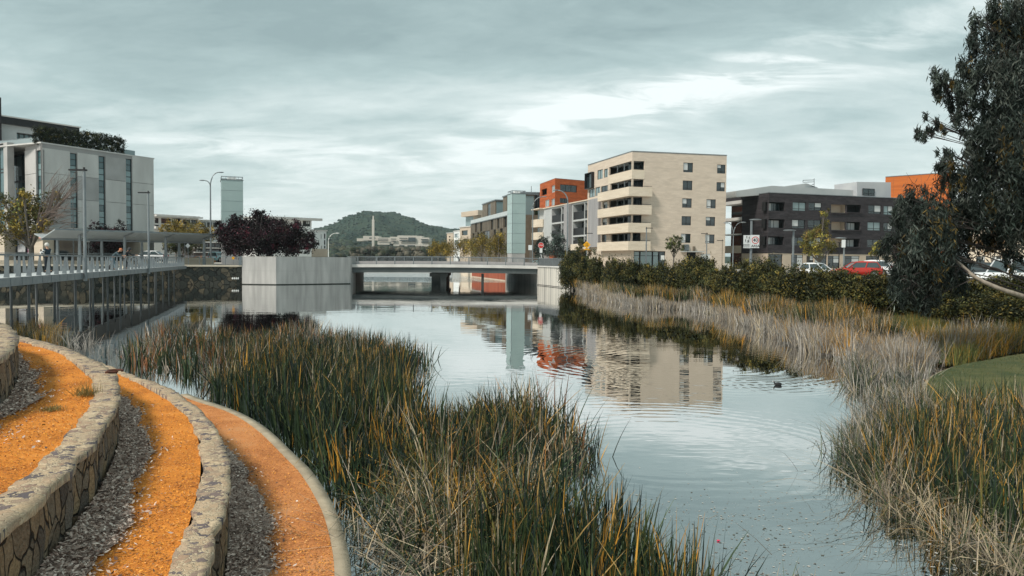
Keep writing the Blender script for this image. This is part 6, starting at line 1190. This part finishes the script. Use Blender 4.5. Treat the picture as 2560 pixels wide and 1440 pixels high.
# ============================================================ CARS
tyre=mat('tyre_rubber',(.015,.015,.016),rough=.8); rimm=mat('alloy',(.35,.36,.37),rough=.35,metal=.7); carglass=mat('car_glass',(.05,.07,.075),rough=.05,spec=.9); lampm=mat('headlamp',(.6,.62,.62),rough=.15); tail=mat('tail_lamp',(.35,.01,.01),rough=.2)
def paint(n,c): return mat(n,c,rough=.22,spec=.6)
def car(name,label,loc,rz,pm,L=4.0,Wd=1.74,H=1.48,kind='hatch',group='parked cars',scale=1):
    o=thing(name,(0,0,0),label,'car',group,local=True); hw=Wd/2
    # side profile of the lower body: (x, sill z, belt z, half width)
    if kind=='wagon': st=[(-.5,.45,.62,.80),(-.48,.3,.80,.93),(-.42,.28,1.02,.97),(-.2,.26,1.06,1),(0,.26,1.06,1),(.18,.26,1.05,1),(.30,.27,1.04,1),(.46,.28,1.00,.96),(.49,.32,.85,.90),(.5,.42,.7,.82)]
    else: st=[(-.5,.42,.62,.78),(-.485,.3,.80,.90),(-.43,.24,.92,.96),(-.22,.2,.95,1),(0,.2,.93,1),(.16,.2,.91,1),(.26,.21,.88,.99),(.40,.22,.78,.95),(.475,.26,.66,.86),(.5,.36,.52,.72)]
    V=[];Fc=[]; n=10
    for x,zs,zb,wf in st:
        w=hw*wf; ring=[(-w*.86,zs),(-w*.97,zs+.1),(-w,(zs+zb)/2),(-w*.97,zb-.08),(-w*.88,zb),(w*.88,zb),(w*.97,zb-.08),(w,(zs+zb)/2),(w*.97,zs+.1),(w*.86,zs)]
        V+= [(x*L,y,z) for y,z in ring]
    for k in range(len(st)-1):
        for j in range(n): q=(j+1)%n; Fc.append((k*n+j,k*n+q,(k+1)*n+q,(k+1)*n+j))
    Fc.append(tuple(range(n))); Fc.append(tuple((len(st)-1)*n+j for j in reversed(range(n)))); m=MB(); m.v=V; m.f=Fc; body=m.build('body',pm,o,True)
    # cabin
    if kind=='wagon': b0,b1,r0,r1,zb=-.48,.22,-.47,.13,1.05
    elif kind=='sedan': b0,b1,r0,r1,zb=-.40,.24,-.24,.06,.93
    else: b0,b1,r0,r1,zb=-.46,.22,-.38,.04,.93
    wb=hw*.90; wr=hw*.72; H_=H-.07
    m=MB(); m.hexa([(b0*L,-wb,zb-.05),(b1*L,-wb,zb-.07),(b1*L,wb,zb-.07),(b0*L,wb,zb-.05),(r0*L,-wr,H_),(r1*L,-wr,H_),(r1*L,wr,H_),(r0*L,wr,H_)]); m.build('windows',carglass,o)
    m=MB(); pts=[(r0*L-.06,H_-.0),((r0*.7+r1*.3)*L,H-.01),((r0*.3+r1*.7)*L,H),(r1*L+.06,H_-.0)]
    for a,b in zip(pts,pts[1:]): m.hexa([(a[0],-wr-.02,H_-.03),(b[0],-wr-.02,H_-.03),(b[0],wr+.02,H_-.03),(a[0],wr+.02,H_-.03),(a[0],-wr*.85,a[1]+.03),(b[0],-wr*.85,b[1]+.03),(b[0],wr*.85,b[1]+.03),(a[0],wr*.85,a[1]+.03)])
    m.build('roof',pm,o)
    for s in (-1,1):
        m=MB()
        for xb,xr in ((b0,r0),(b1,r1),((b0+b1)/2-.02,(r0+r1)/2-.02)): m.bar((xb*L,s*wb*1.005,zb-.03),(xr*L,s*wr*1.01,H_),.09,.05)
        m.bar((b0*L,s*wb*1.0,zb-.02),(b1*L,s*wb,zb-.03),.05,.06); m.build('window_frame',pm,o)
        m=MB(); m.ball((b1*L-.35,s*(hw+.08),zb+.06),.10,8,5,(.7,1,.7)); m.build('wing_mirror',pm,o)
        m=MB(); m.ball((.47*L,s*hw*.66,.70 if kind!='wagon' else .82),.14,8,5,(.5,1.1,.7)); m.build('headlight',lampm,o)
        m=MB(); m.ball((-.485*L,s*hw*.78,.85),.13,8,5,(.4,.8,1.2)); m.build('taillight',tail,o)
        for fx in (-.31,.31):
            m=MB(); R_=.33 if kind!='wagon' else .38; y0=s*(hw-.2); y1=s*(hw+.015); m.tube([(fx*L,y0,R_),(fx*L,y1,R_)],R_,18); w=m.build('wheel',tyre,o); m=MB(); m.tube([(fx*L,y1,R_),(fx*L,y1+s*.012,R_)],R_*.62,14); m.build('rim',rimm,w)
            m=MB(); a=[(fx*L+(R_+.06)*math.cos(t),s*(hw*1.0+.004),R_+(R_+.06)*math.sin(t)) for t in np.linspace(0,math.pi,9)]; m.poly(*a) if s<0 else m.poly(*a[::-1]); m.build('wheel_arch',tyre,w)
    if kind=='wagon':
        for s in (-1,1): m=MB(); m.tube([(r0*L,s*wr*.8,H+.1),(r1*L,s*wr*.8,H+.1)],.025,5); [m.tube([(x*L,s*wr*.8,H),(x*L,s*wr*.8,H+.1)],.02,4) for x in (r0+.05,r1-.05)]; m.build('roof_rack',tyre,o)
    o.location=loc; o.rotation_euler=(0,0,rz); o.scale=(scale,)*3; return o
pwhite=paint('car_white',(.72,.73,.74)); pred=paint('car_red',(.46,.03,.018)); porange=paint('car_orange',(.6,.22,.05)); pblue=paint('car_pale_blue',(.35,.55,.58)); pdark=paint('car_charcoal',(.04,.045,.05))
def place(px,py_roof,d,H): w=X(px,d); z=zof(px,py_roof,d)-H; return (w.x,w.y,z)
car('parked_car','small white hatchback parked nose outward beside the red car',place(2048,657.5,74,1.5),math.radians(-52),pwhite,3.7,1.66,1.5)
car('parked_car','red five door hatchback parked above the far bank hedge',place(2140,653.5,70,1.5),math.radians(172),pred,4.3,1.8,1.5)
car('parked_car','white car roof showing just behind the red hatchback',place(2168,650.5,71,1.5),math.radians(150),pwhite,4.3,1.76,1.5)
car('parked_car','white sedan nosing out between the red car and the gum tree',place(2215,653,74,1.45),math.radians(-35),pwhite,4.4,1.76,1.45,'sedan')
car('parked_car','white off-road car with roof rack at the photo edge behind gum leaves',place(2532,645,45,1.9),math.radians(187),pwhite,4.7,1.86,1.85,'wagon')
car('parked_car','charcoal car in the shade behind the gum tree branches',place(2425,656,60,1.5),math.radians(175),pdark,4.4,1.8,1.5)
car('parked_car','white saloon car on the promenade road behind the fishing men',place(372,627,104,1.5),math.radians(180),pwhite,4.9,1.8,1.5,'sedan')
car('parked_car','orange car beyond the low stone wall between the pergola posts',place(502,640,124,1.35),math.radians(170),porange,4.4,1.8,1.35,'sedan')
car('parked_car','pale blue van roof beside the base of the grey lift tower',place(548,630,120,1.6),math.radians(80),pblue,3.9,1.7,1.6,'wagon')
# ============================================================ PEOPLE
def skin(name,V,E,R,m,parent,sub=2):
    me=bpy.data.meshes.new(name); me.from_pydata([tuple(v) for v in V],E,[]); o=link(name,me,parent); me.materials.append(m); md=o.modifiers.new('Skin','SKIN'); md.use_smooth_shade=True
    sv=me.skin_vertices[0].data
    for k,r in enumerate(R): sv[k].radius=(r,r) if not hasattr(r,'__len__') else r
    sv[0].use_root=True; s=o.modifiers.new('Sub','SUBSURF'); s.levels=sub; s.render_levels=sub; return o
skinm=mat('skin',(.50,.28,.19),rough=.55)
def person(label,loc,rz,pose,cols,hat,H=1.72):
    o=thing('person',(0,0,0),label,'person',local=True); P=pose
    sh,tr,hp,hs=P['shoulder'],P['hip'],P['head'],P
    hip=Vector(P['hip']); ch=Vector(P['chest']); nk=Vector(P['neck']); hd=Vector(P['head'])
    V=[hip,(hip+ch)/2,ch,nk,hd]; R=[(.13,.10),(.125,.095),(.145,.10),.05,.062]; E=[(0,1),(1,2),(2,3),(3,4)]; i=5
    for s,(sho,elb,wri) in zip((1,-1),P['arms']): V+= [Vector(sho),Vector(elb),Vector(wri)]; R+=[.052,.042,.03]; E+=[(2,i),(i,i+1),(i+1,i+2)]; i+=3
    for s,(h_,k_,a_,t_) in zip((1,-1),P['legs']): V+= [Vector(h_),Vector(k_),Vector(a_),Vector(t_)]; R+=[.085,.055,.04,.038]; E+=[(0,i),(i,i+1),(i+1,i+2),(i+2,i+3)]; i+=4
    skin('body',V,E,R,skinm,o)
    # hands: palm with five fingers each
    for q,(sho,elb,wri) in enumerate(P['arms']):
        w=Vector(wri); d=(w-Vector(elb)).normalized(); sd_=d.cross(Vector((0,0,1))).normalized(); HV_=[w,w+d*.05,w+d*.085]; HE=[(0,1),(1,2)]; HR=[.026,.032,.028]
        for f in range(4): a=w+d*.085+sd_*(f-1.5)*.018; HV_+= [a,a+d*(.028+.006*(f in(1,2)))-Vector((0,0,.012)),a+d*.045-Vector((0,0,.035))]; k=len(HV_)-3; HE+=[(2,k),(k,k+1),(k+1,k+2)]; HR+=[.010,.009,.008]
        HV_+= [w+d*.03+sd_*.035,w+d*.06+sd_*.05-Vector((0,0,.015))]; k=len(HV_)-2; HE+=[(1,k),(k,k+1)]; HR+=[.011,.009]; skin('hand',HV_,HE,HR,skinm,o,1)
    # head with face and ears
    f=Vector(P.get('face',(1,0,0))).normalized(); up=Vector((0,0,1)); sd_=f.cross(up).normalized(); up=sd_.cross(f).normalized(); c=hd+up*.02
    m=MB(); m.ball(c,.105,14,10,(.95,.82,1.12)); m.ball(c+f*.098-up*.01,.018,6,4); m.ball(c+sd_*.085,.022,6,4); m.ball(c-sd_*.085,.022,6,4); m.ball(c+f*.055-up*.075,.045,8,5); h=m.build('head',skinm,o,True)
    for s in (-1,1): m=MB(); m.ball(c+f*.088+sd_*.035*s+up*.012,.011,6,4); m.build('eye',signk,h)
    m=MB(); m.ball(c+f*.098-up*.055,.018,6,4,(.5,1,.35)); m.build('mouth',mat('lips',(.3,.1,.09)),h)
    hc,kind=hat; m=MB()
    if kind=='beanie': m.ball(c+up*.035-f*.012,.128,14,8,(1,.92,1.0)); m.tube([c+up*.02-f*.01,c+up*.055-f*.012],[.122,.124],14)
    if kind=='cap': m.ball(c+up*.045-f*.01,.118,14,8,(1,.9,.85)); m.hexa([c+f*.08+sd_*.07+up*.04,c+f*.08-sd_*.07+up*.04,c+f*.20-sd_*.05+up*.025,c+f*.20+sd_*.05+up*.025]+[c+f*.08+sd_*.07+up*.055,c+f*.08-sd_*.07+up*.055,c+f*.20-sd_*.05+up*.038,c+f*.20+sd_*.05+up*.038])
    if kind=='hood': m.ball(c+up*.02-f*.03,.135,14,8,(1,.92,1.05)); m.tube([c-up*.05-f*.04,nk-f*.02],[.11,.10],12); m.hexa([c+f*.08+sd_*.06+up*.05,c+f*.08-sd_*.06+up*.05,c+f*.19-sd_*.05+up*.03,c+f*.19+sd_*.05+up*.03]+[c+f*.08+sd_*.06+up*.065,c+f*.08-sd_*.06+up*.065,c+f*.19-sd_*.05+up*.045,c+f*.19+sd_*.05+up*.045])
    m.build({'beanie':'beanie','cap':'cap','hood':'hood'}[kind],hc,o,True)
    # shirt or jacket, sleeves included
    V=[hip+Vector((0,0,.03)),(hip+ch)/2,ch,nk-(nk-ch)*.25]; R=[(.155,.13),(.155,.125),(.175,.13),.085]; E=[(0,1),(1,2),(2,3)]; i=4
    for (sho,elb,wri) in P['arms']: e=Vector(elb); V+= [Vector(sho),e,e+(Vector(wri)-e)*.8]; R+=[.073,.058,.047]; E+=[(2,i),(i,i+1),(i+1,i+2)]; i+=3
    top=skin('jacket',V,E,R,cols[0],o)
    V=[hip]; R=[(.155,.125)]; E=[]; i=1
    for (h_,k_,a_,t_) in P['legs']: V+= [Vector(h_),Vector(k_),Vector(a_)+Vector((0,0,.04))]; R+=[.105,.078,.062]; E+=[(0,i),(i,i+1),(i+1,i+2)]; i+=3
    skin('trousers',V,E,R,cols[1],o)
    for (h_,k_,a_,t_) in P['legs']: m=MB(); a=Vector(a_); t=Vector(t_); m.ball((a*.45+t*.55)+Vector((0,0,-.01)),.10,10,6,(1.45,.55,.5)); m.build('shoe',cols[2],o,True)
    o.location=loc; o.rotation_euler=(0,0,rz); s=H/1.75; o.scale=(s,s,s); return o
nrm_ang=math.atan2(-(FP(5,0,1)-FP(5,0,0)).y,-(FP(5,0,1)-FP(5,0,0)).x)
def deck_at(px,w): q=on_bridge(px,w); return q
lean=dict(hip=(-.20,0,.93),chest=(.10,0,1.24),neck=(.24,0,1.38),head=(.36,0,1.46),shoulder=0,face=(1,0,-.35),arms=[((.13,.18,1.28),(.30,.24,1.06),(.52,.12,1.08)),((.13,-.18,1.28),(.30,-.24,1.06),(.52,-.12,1.08))],legs=[((-.19,.09,.86),(-.02,.11,.48),(-.06,.12,.09),(.08,.13,.04)),((-.19,-.09,.86),(-.12,-.12,.48),(-.22,-.13,.09),(-.08,-.14,.04))])
lean2=dict(lean); lean2['hip']=(-.10,0,.95); lean2['chest']=(.02,0,1.30); lean2['neck']=(.10,0,1.45); lean2['head']=(.19,0,1.53); lean2['arms']=[((.05,.18,1.36),(.26,.22,1.14),(.54,.14,1.09)),((.05,-.18,1.36),(.30,-.22,1.14),(.62,-.05,1.10))]
q=deck_at(288,.52); person('person leaning on the footbridge rail in orange cap, slate jumper and faded jeans',q,nrm_ang,lean,(mat('slate_jumper',(.055,.085,.10)),mat('faded_jeans',(.17,.24,.28)),mat('shoe_grey',(.1,.1,.1))),(mat('orange_cap',(.55,.19,.09)),'cap'),1.74)
q2=deck_at(318,.52); person('person in black hooded top holding a rod over the footbridge rail',q2,nrm_ang+.1,lean2,(mat('black_cloth',(.012,.013,.016)),mat('black_jeans',(.015,.016,.02)),mat('shoe_dark',(.02,.02,.02))),(mat('charcoal_hood',(.04,.042,.045)),'hood'),1.78)
stand=dict(hip=(0,0,.95),chest=(.0,0,1.27),neck=(.02,0,1.47),head=(.04,0,1.60),shoulder=0,face=(1,0,-.1),arms=[((0,.19,1.40),(.12,.27,1.14),(.36,.16,1.20)),((0,-.19,1.40),(.14,-.26,1.14),(.36,-.10,1.24))],legs=[((0,.09,.88),(.03,.11,.48),(.0,.12,.09),(.14,.13,.04)),((0,-.09,.88),(.0,-.11,.48),(-.12,-.13,.09),(.02,-.14,.04))])
q3=deck_at(119,2.2); wk=person('person in white beanie and navy vest with striped sleeves looking at a phone',q3,math.pi-.25,stand,(mat('navy_vest',(.014,.03,.045)),mat('dark_trousers',(.012,.02,.028)),mat('shoe_black',(.015,.015,.015))),(mat('white_wool',(.62,.60,.56)),'beanie'),1.74)
for (sho,elb,wri) in stand['arms']:
    for k in range(5):
        a=Vector(sho); e=Vector(elb); w=Vector(wri); pt=[a+(e-a)*.35,a+(e-a)*.75,e+(w-e)*.1,e+(w-e)*.4,e+(w-e)*.7][k]; d=((e-a) if k<2 else (w-e)).normalized()*.026; m=MB(); m.tube([pt-d,pt+d],[.079-.004*k,.077-.004*k],12); m.build('sleeve_stripe',white,wk)
ph=thing('phone',(0,0,0),'small dark phone held up by the person in the white beanie','phone',local=True); m=MB(); m.box(.44,.455,-.02,.06,1.22,1.38); m.build('phone_case',signk,ph); m=MB(); m.box(.438,.4395,-.015,.055,1.23,1.37); m.build('screen',glass,ph); ph.location=wk.location; ph.rotation_euler=wk.rotation_euler; ph.scale=wk.scale
rod=thing('fishing_rod',q2,'thin tan fishing rod resting across the footbridge rail','fishing rod'); d=Vector((math.cos(nrm_ang),math.sin(nrm_ang),0)); m=MB(); a=q2+d*.45+Vector((0,0,1.12)); m.tube([a-d*.2,a+d*.35+Vector((0,0,.03))],[.03,.026],6); m.build('grip',mat('cork',(.45,.28,.17)),rod); m=MB(); m.tube([a+d*.35+Vector((0,0,.03)),a+d*2.2+Vector((0,0,.12))],[.010,.003],5); m.build('blank',black,rod)
q4=deck_at(279,.9); bg=thing('tackle_bag',q4,'black tackle bag lying on the footbridge deck behind the person in the cap','bag'); m=MB(); m.ball(q4+Vector((0,0,.17)),.28,12,8,(1.2,.7,.62)); m.build('bag_body',mat('bag_black',(.012,.013,.015)),bg,True); m=MB(); m.tube([q4+Vector((-.2,0,.3)),q4+Vector((0,0,.48)),q4+Vector((.2,0,.3))],.02,6); m.build('bag_handle',mat('bag_black',(.012,.013,.015)),bg)
q5=deck_at(304,.8); bg=thing('carrier_bag',q5,'crumpled white and tan carrier bag on the deck between the two anglers','bag'); m=MB(); m.ball(q5+Vector((0,0,.15)),.2,9,6,(1.1,.8,.75)); m.ball(q5+Vector((.2,-.1,.1)),.13,7,5); m.build('bag_body',mat('bag_white',(.62,.58,.48),(.5,.4,.28),3),bg,True)
# ============================================================ COOT AND SMALL THINGS
def coot():
    p=G(1944,963); o=thing('water_bird',(p.x,p.y,0),'small black water bird swimming on the open water','bird',local=True); bk=mat('bird_black',(.010,.011,.013),(.02,.02,.022),20,rough=.7)
    V=[(.17,0,.04),(.11,0,.055),(0,0,.065),(-.12,0,.05),(-.02+.13,0,.12),(.135,0,.19),(.15,0,.225)]; E=[(0,1),(1,2),(2,3),(0,4),(4,5),(5,6)]; V=[(-.19,0,.07),(-.12,0,.07),(-.01,0,.075),(.10,0,.07),(.14,0,.12),(.15,0,.155),(.165,0,.185)]; E=[(k,k+1) for k in range(6)]; skin('body',V,E,[.03,.075,.10,.07,.032,.028,.038],bk,o)
    m=MB(); m.tube([(.19,0,.188),(.235,0,.176)],[.014,.004],6); m.build('beak',white,o); m=MB(); m.ball((.18,.028,.195),.006,5,4); m.ball((.18,-.028,.195),.006,5,4); m.build('eyes',mat('bird_eye',(.4,.02,.01)),o)
    o.location=(p.x,p.y,-.01); o.rotation_euler=(0,0,math.radians(165)); o.scale=(.62,)*3
coot()
p=G(1796,1353); o=tag(MB().ball((p.x,p.y,.010),.024,9,4,(1,.7,.3)).build('petal',mat('petal_pink',(.62,.03,.10))),'single crimson petal floating on the near water','petal')
p=G(288,933,Cz); o=thing('iron_ring',p,'rusty iron mooring ring set in the capstones where two walls meet','ring'); m=MB(); m.tube([p+Vector((.11*math.cos(t),.11*math.sin(t),.04)) for t in np.linspace(0,5.6,14)],.018,6); m.build('ring_bar',mat('rusty_iron',(.12,.04,.02),(.05,.02,.015),8),o); m=MB(); m.box(p.x-.15,p.x+.02,p.y-.03,p.y+.03,p.z-.01,p.z+.03); m.build('staple',mat('rusty_iron',(.12,.04,.02)),o)
# long single stems and twigs leaning over the water
r=np.random.default_rng(91); tw=[]
for (x,y) in ((1995,1180),(2030,1205),(1930,1390),(1330,1220)): tw.append(tuple(G(x,y)))
blades('drifting_stems','a few long dry stems drifting on the open water',np.array(tw),np.array([.8,.5,.6,.7]),np.full(4,.012),2.2,np.array([(.08,.06,.04)]*4),1.0,seed=92)
# bicycles glimpsed at the bridge end
def bike():
    p=X(1337,107,2.5); o=thing('bicycle',(p.x,p.y,2.5),'bicycle parked by the railings at the end of the bridge','bicycle')
    for k,dx in enumerate((-.5,.5)):
        m=MB(); c=Vector((p.x+dx,p.y,2.84)); m.tube([c+Vector((.33*math.cos(t),0,.33*math.sin(t))) for t in np.linspace(0,6.283,17)],.022,5,False); w=m.build('wheel',tyre,o)
    m=MB(); a=Vector((p.x-.5,p.y,2.84)); b=Vector((p.x+.5,p.y,2.84)); s=Vector((p.x-.15,p.y,3.3)); h=Vector((p.x+.36,p.y,3.35)); k=Vector((p.x-.05,p.y,2.85))
    for u,v in ((a,s),(s,k),(k,a),(s,h),(h,k),(h,b)): m.tube([u,v],.022,5)
    m.build('frame',pblue,o); m=MB(); m.tube([h+Vector((0,-.2,.1)),h+Vector((0,.2,.1))],.015,5); m.build('handlebar',black,o); m=MB(); m.ball(s+Vector((0,0,.08)),.08,7,4,(1.5,.8,.5)); m.build('saddle',black,o)
bike()
